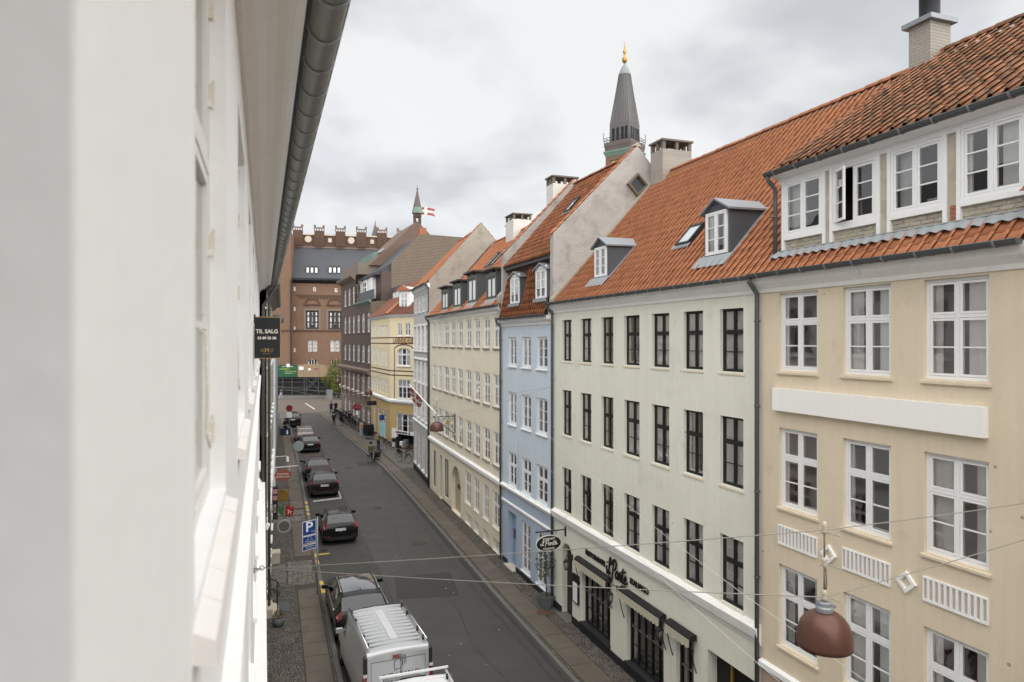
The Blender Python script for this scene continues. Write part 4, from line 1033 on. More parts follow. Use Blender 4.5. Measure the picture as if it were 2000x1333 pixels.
# --- restaurant front
def shop_window(h, a, c, z0, z1, nv, mat):
    b = MB(); f = 0.06; W = c-a; y0, y1 = 0.13, 0.21
    b.box(a, a+f, y0, y1, z0, z1); b.box(c-f, c, y0, y1, z0, z1); b.box(a+f, c-f, y0, y1, z0, z0+f); b.box(a+f, c-f, y0, y1, z1-f, z1)
    for k in range(1, nv): x = a+f+(W-2*f)*k/nv; b.box(x-0.014, x+0.014, y0+0.01, y1-0.01, z0+f, z1-f)
    o = h.put(b, 'shop_window', mat)
    zm = z0+(z1-z0)*0.52
    MB().box(a+f, c-f, y0+0.02, y1-0.015, zm-0.025, zm+0.025).build('transom', M.kerb, o)
    b2 = MB()
    for k in range(nv):
        x0_, x1_ = a+f+(W-2*f)*k/nv+0.016, a+f+(W-2*f)*(k+1)/nv-0.016
        for zq in (z0+(z1-z0)*0.26, z0+(z1-z0)*0.77): b2.box(x0_, x1_, y0+0.03, y1-0.02, zq-0.008, zq+0.008)
        for (p0, p1) in ((z0+f, zm-0.025), (zm+0.025, z1-f)):
            link('pane', pane_mesh(x1_-x0_, p1-p0, M.glass), o, (x0_, y0+0.05, p0))
    b2.build('glazing_bars', mat, o)
    MB().box(a-0.03, c+0.03, -0.09, 0.13, z0-0.09, z0+0.002).build('sill', M.plinth, o)
    return o
for k, (a, c, z0, z1) in enumerate(wins_s): shop_window(hg, a, c, z0, z1, (5, 5, 2)[k], M.black_paint)
def awning_roll(h, a, c, z, label=None):
    b = MB(); prof = [(-0.02, z+0.27), (-0.08, z+0.30), (-0.16, z+0.28), (-0.22, z+0.22), (-0.25, z+0.15), (-0.23, z+0.12), (-0.02, z+0.14)]
    b.prism(prof, 'x', a-0.16, c+0.16); o = h.put(b, 'awning', M.awning)
    n = max(6, int((c-a+0.3)/0.16)); s = MB(); w = (c-a+0.30)/n
    for k in range(n):
        xa = a-0.15+k*w; pts = [(xa, -0.255, z+0.15)] + [(xa+w*t/6, -0.262-0.01*math.sin(t), z-0.0-0.045*math.sin(math.pi*t/6)) for t in range(7)] + [(xa+w, -0.255, z+0.15)]
        s.add(pts, [tuple(range(len(pts)))])
    s.box(a-0.15, c+0.15, -0.262, -0.25, z+0.14, z+0.18)
    s.build('valance', M.awn_fab, o)
    for x in (a-0.13, c+0.13): MB().tube([(x, -0.23, z+0.12), (x, -0.12, z-0.35), (x, -0.02, z-0.70)], 0.016, 6).build('arm', M.iron, o)
    return o
for (a, c, z0, z1) in wins_s: awning_roll(hg, a, c, 2.42)
# door in the arch
hg.put(MB().box(dor[0], dor[1], 0.22, 0.27, 0.12, 2.85), 'door', M.black_paint)
xm = (dor[0]+dor[1])/2
for k, (z0, z1) in enumerate(((0.3, 0.75), (0.95, 1.35), (1.5, 1.95))):
    hg.put(MB().box(xm+0.08, dor[1]-0.08, 0.205, 0.22, z0, z1), 'door_panel', (M.greywall, M.greywall, M.whitep)[k])
hg.put(MB().box(dor[0]-0.05, dor[1]+0.05, -0.25, 0.2, 0.09, 0.15), 'door_step', M.kerb)
# big dark doorway with a brass post
hg.put(MB().box(big[0], big[1], 0.28, 0.34, 0.12, 2.5), 'garage_door', M.black)
xp = hg.sx(1430, 0.2); hg.put(MB().box(xp-0.03, xp+0.03, 0.18, 0.24, 0.12, 2.5), 'door_post', surf('brass', (0.40, 0.25, 0.06), 0.4, metal=0.5))
# lettering
def letters(h, txt, x, z, size, mat, y=-0.03, bold=0.008, sx=1.0, parent=None, name='lettering', extr=0.012):
    me = text_mesh(txt, size, mat, extr, bold, 'CENTER', sx); o = link(name, me, parent or h.obj, (x, y, z))
    if parent is None: h.fix(o)
    return o
zl = 2.98
xr0, xr1 = hg.sx(1145), hg.sx(1183); xi0, xi1 = hg.sx(1232), hg.sx(1268)
def fit_letters(h, txt, a, c, z, size, mat, **kw):
    o = letters(h, txt, (a+c)/2, z, size, mat, **kw); xs = [v.co.x for v in o.data.vertices]; w = max(xs)-min(xs)
    o.scale = ((c-a)/w, 1, 1); return o
fit_letters(hg, 'RISTORANTE', xr0, xr1, zl, 0.24, M.textblack)
fit_letters(hg, 'ITALIANO', xi0, xi1, zl, 0.24, M.textblack)
SCRIPT = {  # pen strokes of the script words, unit = x-height
    'i': [[(0, .9), (.12, .3), (.2, 0), (.38, .05), (.55, .35)], [(.12, 1.3), (.16, 1.38)]],
    'l': [[(0, .3), (.35, 1.1), (.5, 1.9), (.36, 2.1), (.22, 1.6), (.2, .5), (.3, 0), (.5, .1), (.62, .3)]],
    'P': [[(.35, 2.0), (.28, 1.0), (.12, -.25), (0, -.3)], [(-.25, 1.35), (.1, 1.95), (.8, 2.15), (1.25, 1.75), (1.1, 1.15), (.55, .85), (.3, .9)]],
    'o': [[(.55, .95), (.2, .8), (.05, .4), (.25, 0), (.6, .1), (.75, .55), (.55, .95), (.8, .85), (1.0, .9)]],
    'n': [[(0, .95), (.05, .5), (.02, 0), (.2, .6), (.5, .95), (.68, .75), (.66, .2), (.8, 0), (1.0, .2)]],
    't': [[(.35, 1.7), (.25, .8), (.22, .15), (.42, 0), (.65, .2)], [(-.15, 1.2), (.4, 1.28), (1.1, 1.5)]],
    'e': [[(0, .35), (.5, .5), (.62, .8), (.4, .95), (.15, .7), (.12, .25), (.4, 0), (.75, .15), (1.0, .35)]]}
def smooth_path(p, n=5):
    out = []
    for i in range(len(p)-1):
        p0, p1, p2, p3 = p[max(i-1, 0)], p[i], p[i+1], p[min(i+2, len(p)-1)]
        for k in range(n):
            t = k/n; out.append(tuple(0.5*((2*p1[a])+(-p0[a]+p2[a])*t+(2*p0[a]-5*p1[a]+4*p2[a]-p3[a])*t*t+(-p0[a]+3*p1[a]-3*p2[a]+p3[a])*t**3) for a in (0, 1)))
    return out+[p[-1]]
def script_mesh(scale, r, mat):
    b = MB(); x = 0.0
    for ch, adv in (('i', .62), ('l', .75), (' ', .45), ('P', 1.15), ('o', .95), ('n', .98), ('t', .72), ('e', 1.0)):
        for st in SCRIPT.get(ch, []):
            b.tube([((x+px_+py_*0.12)*scale, 0, py_*scale) for px_, py_ in smooth_path(st)], r, 6)
        x += adv
    me = b.mesh('lettering', mat, True); me.transform(Matrix.Translation((-x*scale/2, 0, -0.8*scale))); return me, x*scale
xs0, xs1 = hg.sx(1187), hg.sx(1227)
me, wd = script_mesh(0.26, 0.032, M.textblack)
o = link('lettering', me, hg.obj, ((xs0+xs1)/2, -0.05, zl+0.0)); o.scale = ((xs1-xs0)/wd, 1, 1)
# menu case beside the door
xm0 = hg.sx(1121); xm1 = hg.sx(1132)
mc = hg.put(MB().box(xm0, xm1, -0.07, 0, 0.95, 1.95), 'menu_case', M.textblack)
MB().box(xm0+0.05, xm1-0.05, -0.076, -0.07, 1.0, 1.68).build('menu_sheet', M.whitep, mc)
# wall lanterns
lant = None
lant_lab = ['black iron wall lantern right of the arched restaurant door', 'black iron wall lantern between the two wide shop awnings', 'black iron wall lantern between the second and the narrow shop awning']
for k, px in enumerate((1118.5, 1206, 1303)):
    x = hg.sx(px)
    if lant is None:
        lant = thing('wall_lantern', lant_lab[0], 'lantern', hg.w(x, 0, 2.25), hg.ang, 'lanterns on the restaurant front')
        MB().tube([(0, 0.0, 0.2), (0, -0.12, 0.34), (0, -0.24, 0.3), (0, -0.26, 0.18)], 0.013, 6).box(-0.04, 0.04, -0.02, 0.004, 0.1, 0.3).build('bracket', M.iron, lant)
        c = MB()
        for i in range(4):
            a = math.pi/4+i*math.pi/2; c.bar((0.06*math.cos(a), -0.26+0.06*math.sin(a), -0.2), (0.10*math.cos(a), -0.26+0.10*math.sin(a), 0.06), 0.014)
        c.lathe([(0.115, 0.06), (0.06, 0.13), (0.02, 0.18), (0, 0.2)], (0, -0.26, 0), 4, a0=math.pi/4).lathe([(0, -0.23), (0.07, -0.21), (0.07, -0.19), (0, -0.19)], (0, -0.26, 0), 4, a0=math.pi/4)
        c.build('cage', M.iron, lant)
        MB().lathe([(0.055, -0.19), (0.092, 0.06)], (0, -0.26, 0), 4, a0=math.pi/4).build('glass', M.glass, lant)
        MB().lathe([(0, -0.12), (0.03, -0.1), (0.03, -0.02), (0, 0)], (0, -0.26, 0), 8).build('bulb', M.porc, lant)
    else:
        l2 = copy_tree(lant); l2.location = hg.w(x, 0, 2.25); l2['label'] = lant_lab[k]
# spotlight-like white gooseneck lamps omitted; hanging oval sign
sg = thing('hanging_sign', 'black oval hanging sign with white script lettering above the arched restaurant door', 'sign', hg.w(hg.sx(1105), 0, 3.28), hg.ang)
MB().box(-0.05, 0.05, -0.03, 0.004, -0.22, 0.2).bar((0, 0, 0.02), (0, -1.2, 0.02), 0.035).bar((0, -0.38, 0.0), (0, -0.38, -0.12), 0.014).bar((0, -0.98, 0.0), (0, -0.98, -0.12), 0.014).lathe([(0, -0.05), (0.05, -0.02), (0.05, 0.03), (0, 0.05)], (0, -0.68, 0.03), 10).build('bracket', M.iron, sg)
def ellipse_plate(rx, rz, t, mat, name, n=36):
    b = MB(); b.prism([(rx*math.cos(2*math.pi*k/n), rz*math.sin(2*math.pi*k/n)) for k in range(n)], 'x', -t, t); return b.mesh(name, mat)
pl = link('plate', ellipse_plate(0.5, 0.30, 0.018, M.textwhite, 'plate'), sg, (0, -0.68, -0.42))
link('face', ellipse_plate(0.475, 0.275, 0.021, M.textblack, 'face'), pl)
me, wd = script_mesh(0.085, 0.0125, M.textwhite); 
o = link('lettering', me, pl, (0.026, 0.0, 0.01), (0, 0, R(90))); o.scale = (0.66/wd, 1, 1)
for txt, z in (('RISTORANTE', 0.165), ('ITALIANO', -0.185)):
    t = link('lettering', text_mesh(txt, 0.10, M.textwhite, 0.002, 0.002), pl, (0.024, 0, z), (0, 0, R(90)))
    w_ = max(v.co.x for v in t.data.vertices)*2; t.scale = (min(1, 0.48/w_), 1, 1)
# tables and plants seen through the windows
def table_set(x, y, label):
    t = thing('dining_table', label, 'table', hg.w(x, y, 0.12), hg.ang)
    MB().lathe([(0, 0.76), (0.42, 0.76), (0.45, 0.6), (0.47, 0.35)], (0, 0, 0), 20).build('tablecloth', M.curtain, t, True)
    MB().lathe([(0.03, 0.0), (0.03, 0.75)], (0, 0, 0), 8).lathe([(0.25, 0.0), (0.2, 0.03), (0, 0.04)], (0, 0, 0), 12).build('pedestal', M.iron, t)
table_set((wins_s[1][0]+wins_s[1][1])/2+0.5, 0.95, 'round table under a white cloth behind the middle restaurant window')
table_set((wins_s[0][0]+wins_s[0][1])/2+0.25, 0.95, 'round table under a white cloth behind the first restaurant window')
def leafy(mb, c, r, n, s, r2, zsq=1.0):
    for _ in range(n):
        d = Vector((r2.gauss(0, 1), r2.gauss(0, 1), r2.gauss(0, 1))).normalized()*r*(r2.random()**0.45); d.z *= zsq
        p = Vector(c)+d; a = Vector((r2.uniform(-1, 1), r2.uniform(-1, 1), r2.uniform(-1, 1))).normalized(); q = a.cross(Vector((r2.uniform(-1, 1), r2.uniform(-1, 1), 0.3))).normalized()
        ss = s*r2.uniform(0.6, 1.3); mb.add([p-a*ss, p+q*ss*0.4, p+a*ss, p-q*ss*0.4], [(0, 1, 2, 3)])
for k, (fx, lab) in enumerate(((0.35, 'leafy green plant in a pot behind the middle restaurant window, farther one'), (0.72, 'leafy green plant in a pot behind the middle restaurant window, nearer one'))):
    x = wins_s[1][0]+(wins_s[1][1]-wins_s[1][0])*fx
    p = thing('house_plant', lab, 'plant', hg.w(x, 0.42, 0.12), hg.ang)
    MB().lathe([(0.0, 0), (0.1, 0), (0.14, 0.28), (0, 0.28)], (0, 0, 0), 14).build('pot', M.terracotta, p)
    b = MB(); leafy(b, (0, 0, 0.62), 0.26, 150, 0.07, random.Random(k)); b.build('leaves', surf('pot leaf', (0.05, 0.10, 0.03), 0.6), p)
v = thing('sculpture', 'white stone figure standing behind the first restaurant window', 'sculpture', hg.w(wins_s[0][0]+0.62, 0.5, 0.12), hg.ang)
MB().lathe([(0.14, 0), (0.14, 0.1), (0.09, 0.15), (0.08, 0.55), (0.13, 0.6), (0.13, 0.64), (0.06, 0.68), (0.09, 0.85), (0.1, 1.0), (0.05, 1.1), (0.07, 1.2), (0.0, 1.28)], (0, 0, 0), 14).build('figure', M.trim, v, True)
# potted olive tree at the blue party wall
_x, _y = gpx(1067, 1186, 0.11)
ot = thing('potted_olive_tree', 'slender olive tree in a grey pot on the right pavement by the blue house', 'tree', (_x, _y, 0.11))
MB().lathe([(0.0, 0), (0.25, 0), (0.33, 0.46), (0.30, 0.46), (0.28, 0.40), (0, 0.40)], (0, 0, 0), 8, a0=0.2).build('pot', M.potz, ot)
MB().lathe([(0, 0.405), (0.28, 0.405)], (0, 0, 0), 8, a0=0.2).build('soil', M.joint, ot)
b = MB(); b.tube([(0, 0, 0.38), (0.02, 0.03, 0.8), (-0.01, 0.04, 1.2), (0.03, 0.02, 1.7), (0.0, 0.05, 2.2)], [0.025, 0.02, 0.018, 0.014, 0.006], 6)
r2 = random.Random(2)
for k in range(14):
    z = 1.15+k*0.075; a = k*2.4; l = 0.3+0.12*r2.random(); b.tube([(0.01, 0.04, z), (0.01+0.5*l*math.cos(a), 0.04+0.5*l*math.sin(a), z+0.14), (0.01+l*math.cos(a), 0.04+l*math.sin(a), z+0.22)], [0.008, 0.006, 0.003], 4)
b.build('trunk', M.bark, ot, True)
b = MB(); leafy(b, (0.0, 0.04, 1.65), 0.42, 420, 0.05, r2, 1.5); b.build('crown', M.leaf_ol, ot)
# ===== light blue house =====
hl = House('blue_house', 'light blue narrow house with a rust-red tiled mansard and two white dormer windows', (XR, Y_by), (XR, Y_gb+0.002))
Ll = hl.L
cols_l = [(hl.sx(a), hl.sx(c)) for a, c in ((993, 1008.5), (1019, 1037), (1048, 1069))]
rows_l = [(9.1, 10.37), (6.5, 7.92), (3.75, 5.23)]
gl_ = [(hl.sx(1018.7), hl.sx(1035.8), 0.46, 2.54), (hl.sx(1048), hl.sx(1067), 0.46, 2.54)]; dl_ = (hl.sx(992), hl.sx(1007.7), 0.12, 2.55)
wall(hl, 'wall', 0, Ll, 3.5, 11.2, [(a, c, z0, z1) for a, c in cols_l for z0, z1 in rows_l], M.blue)
wall(hl, 'ground_floor_wall', 0, Ll, 0, 3.5, gl_+[dl_], M.blue_dk, y=0.001)
hl.put(MB().box(dl_[1], Ll-0.12, -0.025, 0.0, 0, 0.3).box(0.15, dl_[0], -0.025, 0.0, 0, 0.3), 'plinth', M.plinth)
cornice(hl, 0, Ll, [(0.02, 3.44), (-0.03, 3.44), (-0.05, 3.5), (-0.13, 3.57), (-0.14, 3.64), (0.02, 3.72)], M.trim, 'string_course')
cornice(hl, 0, Ll, [(0.02, 2.82), (-0.025, 2.82), (-0.06, 2.88), (-0.06, 2.94), (0.02, 2.98)], M.trim, 'lower_string_course')
for i, (a, c) in enumerate(cols_l):
    for j, (z0, z1) in enumerate(rows_l):
        window(hl, a, c, z0, z1, 0.06, sash=((1.0, 2),) if j < 2 else T6, cur=('inner', 'side', 'full'), sill=M.trim, sdep=0.06)
for (a, c, z0, z1) in gl_: window(hl, a, c, z0, z1, 0.05, sash=((1.0, 3),), cur=('side', 'full'), sill=M.trim, sdep=0.05)
hl.put(MB().box(dl_[0], dl_[1], 0.24, 0.29, 0.12, 2.5), 'door', surf('blue door', (0.25, 0.35, 0.50), 0.6))
hl.put(MB().box(dl_[0]+0.12, dl_[1]-0.3, 0.225, 0.24, 1.3, 1.75), 'door_panel', M.slate_gr)
hl.put(MB().box(dl_[0]-0.05, dl_[1]+0.08, -0.2, 0.2, 0.08, 0.15), 'door_step', M.stone)
interior(hl, 0.05, Ll-0.05, 0.1, 11.1); floors(hl, 0.06, Ll-0.06, (3.3, 6.0, 8.6))
hl.put(MB().prism([(2.1, 3.72), (2.28, 3.72), (2.26, 5.2), (2.19, 6.3), (2.13, 5.3)], 'y', -0.003, 0.0), 'darker_paint_patch', M.blue_dk)
cornice(hl, 0, Ll, [(0.02, 10.85), (-0.03, 10.85), (-0.06, 10.95), (-0.18, 11.05), (-0.2, 11.2), (0.02, 11.2)], M.trim)
gutter(hl, 0.05, Ll-0.32, -0.30, 11.24, 0.075, 0.62)
pipe(hl, 0.06, -0.30, 11.18, 0.12)
KM = 2.3/0.5
def mz(y): return 11.22+(y+0.22)*KM
rfl = hl.put(MB().prism([(-0.2, 11.16), (0.28, 13.45), (0.8, 13.5), (0.8, 11.0)], 'x', 0.25, Ll-0.3), 'mansard', M.batten)
mds = []
for (pxl, pxr, pyt, pyb) in ((997.5, 1014, 542, 593), (1047, 1067, 526, 583)):
    yf = -0.14; mds.append((hl.sx(pxl, yf), hl.sx(pxr, yf), yf, hl.zz((pxl+pxr)/2, pyb, yf), hl.zz((pxl+pxr)/2, pyt, yf)))
def skip_l(x, v): return any(a-0.12 < x < c+0.12 and v > (zb-11.22)*1.0-0.1 for a, c, yf, zb, zt in mds)
tile_roof(hl, rfl, 0.28, Ll-0.32, -0.24, 11.20, 0.28, 13.5, M.tile_bl, skip=skip_l, n_ind=170)
for (a, c, yf, zb, zt) in mds:
    gable_dormer(hl, a, c, yf, zb, zt, mz, KM, M.slate_gr, hood=0.2, hoodmat=M.zinc_lt, apron=False, back=0.25)
    hl.put(MB().box(a-0.05, c+0.05, yf-0.015, yf+0.02, zt+0.0, zt+0.12), 'dormer_pediment', M.paint)
    s = MB(); n_ = 8; ww = c-a+0.24
    for q in range(n_): s.box(a-0.12+ww*q/n_+0.015, a-0.12+ww*(q+1)/n_-0.015, yf-0.1, yf-0.06, zb-0.14, zb-0.0)
    hl.put(s, 'lead_skirt', M.lead)
hl.put(MB().box(0.3, Ll-0.3, 0.02, 0.6, 13.42, 13.56), 'zinc_fascia', M.slate_gr)
rfl2 = roof_body(hl, 0.25, Ll-0.3, 0.0, 13.62, 3.63, 17.66)
LU = math.hypot(3.63, 4.04)
_a = on_slope(hl, 1104, 418, 0.0, 13.62, 4.04/3.63); _b = on_slope(hl, 1126, 392, 0.0, 13.62, 4.04/3.63)
SL2 = (_a[0]-0.05, _a[0]+0.5, _a[1]/3.63*LU, _b[1]/3.63*LU)
tile_roof(hl, rfl2, 0.3, Ll-0.3, -0.05, 13.58, 3.63, 17.66, M.tile_bl, skip=lambda x, v: SL2[0] < x < SL2[1] and SL2[2] < v < SL2[3], n_ind=130)
ridge_tiles(hl, rfl2, 0.3, Ll-0.3, 3.63, 17.7, M.tile_bl)
skylight(hl, rfl2, SL2[0], SL2[1], SL2[2], SL2[3], 0.0, 13.62, 3.63, 4.04, LU)
GO = [(-0.04, 11.3), (-0.14, 10.95), (-0.04, 11.6), (-0.02, 14.3), (3.63, 18.0), (8.2, 13.0), (8.2, 10.9), (0.3, 10.9)]
GO = [(-0.16, 11.0), (-0.05, 11.7), (-0.02, 14.3), (3.63, 18.0), (8.2, 13.0), (8.2, 11.0)]
gw = parapet(hl, Ll-0.3, Ll-0.003, GO, M.gable); cap_tiles(hl, gw, Ll-0.2, [(-0.05, 14.3), (3.63, 18.0)], M.tile, 0.30)
MB().prism([(3.5, 18.0), (3.66, 18.15), (3.8, 17.95)], 'x', Ll-0.34, Ll+0.02).build('apex_stone', M.mortar, gw)
gw2 = parapet(hl, 0.0, 0.28, [(-0.16, 11.0), (-0.05, 11.7), (-0.02, 14.2), (3.63, 17.95), (8.2, 13.0), (8.2, 11.0)], M.gable); cap_tiles(hl, gw2, 0.10, [(-0.05, 14.2), (3.63, 17.95)], M.tile, 0.30)
# lozenge-shaped hatch in the gable towards the camera
dy_, dz_ = None, None
_d = ray(1243, 362); _t = (Y_gb-CAM.y)/_d.y; _p = CAM+_d*_t; yy, zz_ = _p.x-XR, _p.z
q = 0.46; f = 0.36
hb_ = MB()
for (a0, a1) in ((0, 1), (1, 2), (2, 3), (3, 0)):
    P = [(0, q), (q, 0), (0, -q), (-q, 0)]; Q = [(0, f), (f, 0), (0, -f), (-f, 0)]
    hb_.prism([(yy+P[a0][0], zz_+P[a0][1]), (yy+P[a1][0], zz_+P[a1][1]), (yy+Q[a1][0], zz_+Q[a1][1]), (yy+Q[a0][0], zz_+Q[a0][1])], 'x', Ll-0.06, Ll+0.16)
hat = hl.put(hb_, 'gable_hatch', surf('weathered hatch wood', (0.17, 0.13, 0.10), 0.85, big=0.1))
MB().prism([(yy, zz_+f), (yy+f, zz_), (yy, zz_-f), (yy-f, zz_)], 'x', Ll-0.02, Ll+0.02).build('hatch_glass', surf('dull hatch glass', (0.08, 0.085, 0.09), 0.15, spec=0.6), hat)
chimney(hl, -0.85, -0.05, 2.6, 3.9, 15.2, 17.75, M.chim_w, 'slab')

# ===== cream yellow house =====
hy = House('cream_house', 'long cream-yellow house with nine window columns and four dark green dormers', (10.75, Y_yg), (XR, Y_by+0.002))
Ly = hy.L
pc = [(845.5, 852), (856, 863), (867, 876), (880, 889), (894, 903.5), (910, 920), (926, 937), (944, 956.5), (963.6, 977.5)]
cols_y = [(hy.sx(a), hy.sx(c)) for a, c in pc]
rows_y = [(9.86, 11.36), (7.07, 8.60), (4.28, 5.85)]
gpc = [(908, 919), (925, 935.5), (943, 954), (962, 975)]
gwin = [(hy.sx(a), hy.sx(c), 1.28, 3.0) for a, c in gpc]; bwin = [(hy.sx(a), hy.sx(c), 0.12, 0.72) for a, c in gpc]
arc = (hy.sx(881.7), hy.sx(899.5), 0.1, 2.85); dk = (hy.sx(858), hy.sx(863.5), 0.12, 2.9)
gpan = [(hy.sx(846), hy.sx(852), 0.5, 2.9), (hy.sx(868), hy.sx(876), 0.5, 2.9)]
wall(hy, 'wall', 0, Ly, 0, 11.9, [(a, c, z0, z1) for a, c in cols_y for z0, z1 in rows_y]+gwin+bwin+gpan+[arc, dk], M.yellow)
arch(hy, arc[0], arc[1], 2.85-(arc[1]-arc[0])/2, M.yellow)
hy.put(MB().box(arc[0], arc[1], 0.25, 0.3, 0.1, 2.9), 'passage_door', surf('cream door', (0.46, 0.40, 0.28), 0.7, big=0.1))
hy.put(MB().box(arc[0]+0.7, arc[0]+1.35, 0.2, 0.25, 1.5, 1.75), 'name_plate', surf('dark brass plate', (0.12, 0.09, 0.03), 0.4, metal=0.4))
hy.put(MB().box(dk[0], dk[1], 0.28, 0.3, 0.12, 2.9), 'door', M.black_paint)
for (a, c, z0, z1) in gpan: window(hy, a, c, z0, z1, 0.06, sash=((1.0, 0),), ncol=1, mat=M.green_paint, cur='full')
for i, (a, c) in enumerate(cols_y):
    for (z0, z1) in rows_y: window(hy, a, c, z0, z1, 0.05, cur=('inner', 'side', 'full'), merge=True, sill=M.grey_sill, sdep=0.07)
for (a, c, z0, z1) in gwin: window(hy, a, c, z0, z1, 0.06, cur=('full', 'side'), merge=True, sill=M.cream_sill, sdep=0.04)
for (a, c, z0, z1) in bwin: window(hy, a, c, z0, z1, 0.1, sash=((1.0, 0),), cur='full', merge=True)
hy.put(MB().box(0, dk[0], -0.02, 0.0, 0, 0.11).box(dk[1], arc[0], -0.02, 0.0, 0, 0.2).box(arc[1], Ly-0.1, -0.02, 0.0, 0, 0.11), 'plinth', M.plinth)
cornice(hy, 0, Ly, [(0.02, 3.36), (-0.03, 3.36), (-0.06, 3.42), (-0.14, 3.5), (-0.15, 3.66), (0.02, 3.74)], M.trim, 'string_course')
interior(hy, 0.05, Ly-0.05, 0.1, 11.7); floors(hy, 0.06, Ly-0.06, (3.5, 6.4, 9.3))
cornice(hy, 0, Ly, [(0.02, 11.5), (-0.03, 11.5), (-0.05, 11.6), (-0.18, 11.72), (-0.2, 11.88), (0.02, 11.88)], M.trim)
gutter(hy, 0, Ly-0.05, -0.29, 11.9, 0.075, 0.7); pipe(hy, 0.05, -0.29, 11.84, 0.12, r=0.055)
KY = (17.1-11.86)/4.8; LY = math.hypot(4.8, 5.24)
def ryz(y): return 11.86+(y+0.2)*KY
rfy = roof_body(hy, 0.0, Ly, -0.2, 11.86, 4.6, 17.1)
fds = []
for (pxl, pxr, pyt, pyb) in ((864, 875, 564, 604), (887, 900, 553, 599), (915, 930, 536, 590), (952, 968.5, 531, 583)):
    yf = 0.6
    for _ in range(40):
        zb = hy.zz((pxl+pxr)/2, pyb, yf); yf += 0.3*(-0.2+(zb-11.86-0.1)/KY-yf)
    fds.append((hy.sx(pxl, yf), hy.sx(pxr, yf), yf, hy.zz((pxl+pxr)/2, pyb, yf), hy.zz((pxl+pxr)/2, pyt, yf)))
sl_y = []
for (p1, p2) in (((948, 525), (957, 503)), ((958, 521), (971, 494))):
    a = on_slope(hy, *p1, -0.2, 11.86, KY); c = on_slope(hy, *p2, -0.2, 11.86, KY); sl_y.append((a[0]-0.1, a[0]+0.5, (a[1]+0.2)/4.8*LY, (c[1]+0.2)/4.8*LY))
def skip_y(x, v):
    y = -0.2+v/LY*4.8
    return any(a-0.12 < x < c+0.12 and yf-0.05 < y < yf+(zt-zb)/KY*0.95 for a, c, yf, zb, zt in fds) or any(s[0] < x < s[1] and s[2] < v < s[3] for s in sl_y)
tile_roof(hy, rfy, 0.3, Ly, -0.24, 11.84, 4.6, 17.1, M.tile, skip=skip_y, n_ind=0)
ridge_tiles(hy, rfy, 0.3, Ly, 4.6, 17.12, M.tile)
for s in sl_y: skylight(hy, rfy, s[0], s[1], s[2], s[3], -0.2, 11.86, 4.8, 5.24, LY)
for (a, c, yf, zb, zt) in fds:
    yb = yf+(zt-ryz(yf))/KY; b = MB()
    for (p, r_) in ((a-0.1, a), (c, c+0.1)): b.prism([(yf+0.02, ryz(yf)-0.1), (yf+0.02, zt), (yb, zt), (yb, zt-0.1)], 'x', p, r_)
    b.box(a-0.1, c+0.1, yf, yf+0.1, ryz(yf)-0.15, zb); b.box(a, c, yf+0.75, yf+0.8, zb-0.4, zt)
    o = hy.put(b, 'dormer', M.slate_gr)
    MB().box(a-0.28, c+0.28, yf-0.24, yb+0.2, zt+0.05, zt+0.13).box(a-0.18, c+0.18, yf-0.12, yb, zt, zt+0.05).build('dormer_roof', surf('brown felt', (0.075, 0.06, 0.052), 0.8) if 'felt' not in _cache else _cache['felt'], o)
    _cache['felt'] = o.children[0].data.materials[0]
    MB().box(a-0.12, a+0.0, yf-0.03, yf+0.02, zb, zt).box(c, c+0.12, yf-0.03, yf+0.02, zb, zt).prism([(a-0.12, zt-0.25), (c+0.12, zt-0.25), (c+0.12, zt-0.12), ((a+c)/2, zt), (a-0.12, zt-0.12)], 'y', yf-0.05, yf-0.005).build('dormer_front', M.green_paint, o)
    MB().prism([(yf-0.35, ryz(yf-0.35)+0.09), (yf, zb-0.02), (yf, zb-0.1), (yf-0.35, ryz(yf-0.35)+0.05)], 'x', a-0.3, c+0.2).build('apron', M.lead, o)
    window(hy, a, c, zb, round(zt-0.26, 2), yf-0.02, sash=((1.0, 0),), mat=M.green_paint, cur=('full', 'side', 'inner'), merge=True)
    interior(hy, a, c, zb-0.3, zt, yf+0.1, yf+0.74, M.dark)
chimney(hy, 4.6, 6.1, 4.0, 5.2, 16.0, 17.8, M.chim_w, 'slab'); chimney(hy, 3.7, 4.3, 4.3, 4.9, 16.4, 17.4, M.chim_w, 'slab')
hy.put(MB().prism([(-0.2, 11.9), (4.3, 17.0), (4.3, 17.15), (-0.2, 12.05)], 'x', 0.0, 0.3), 'verge_flashing', M.mortar)
hy.put(MB().prism([(-0.15, 11.4), (-0.15, 12.3), (1.0, 13.6), (1.0, 11.4)], 'x', Ly-0.3, Ly-0.003), 'gable_stub', M.gable)

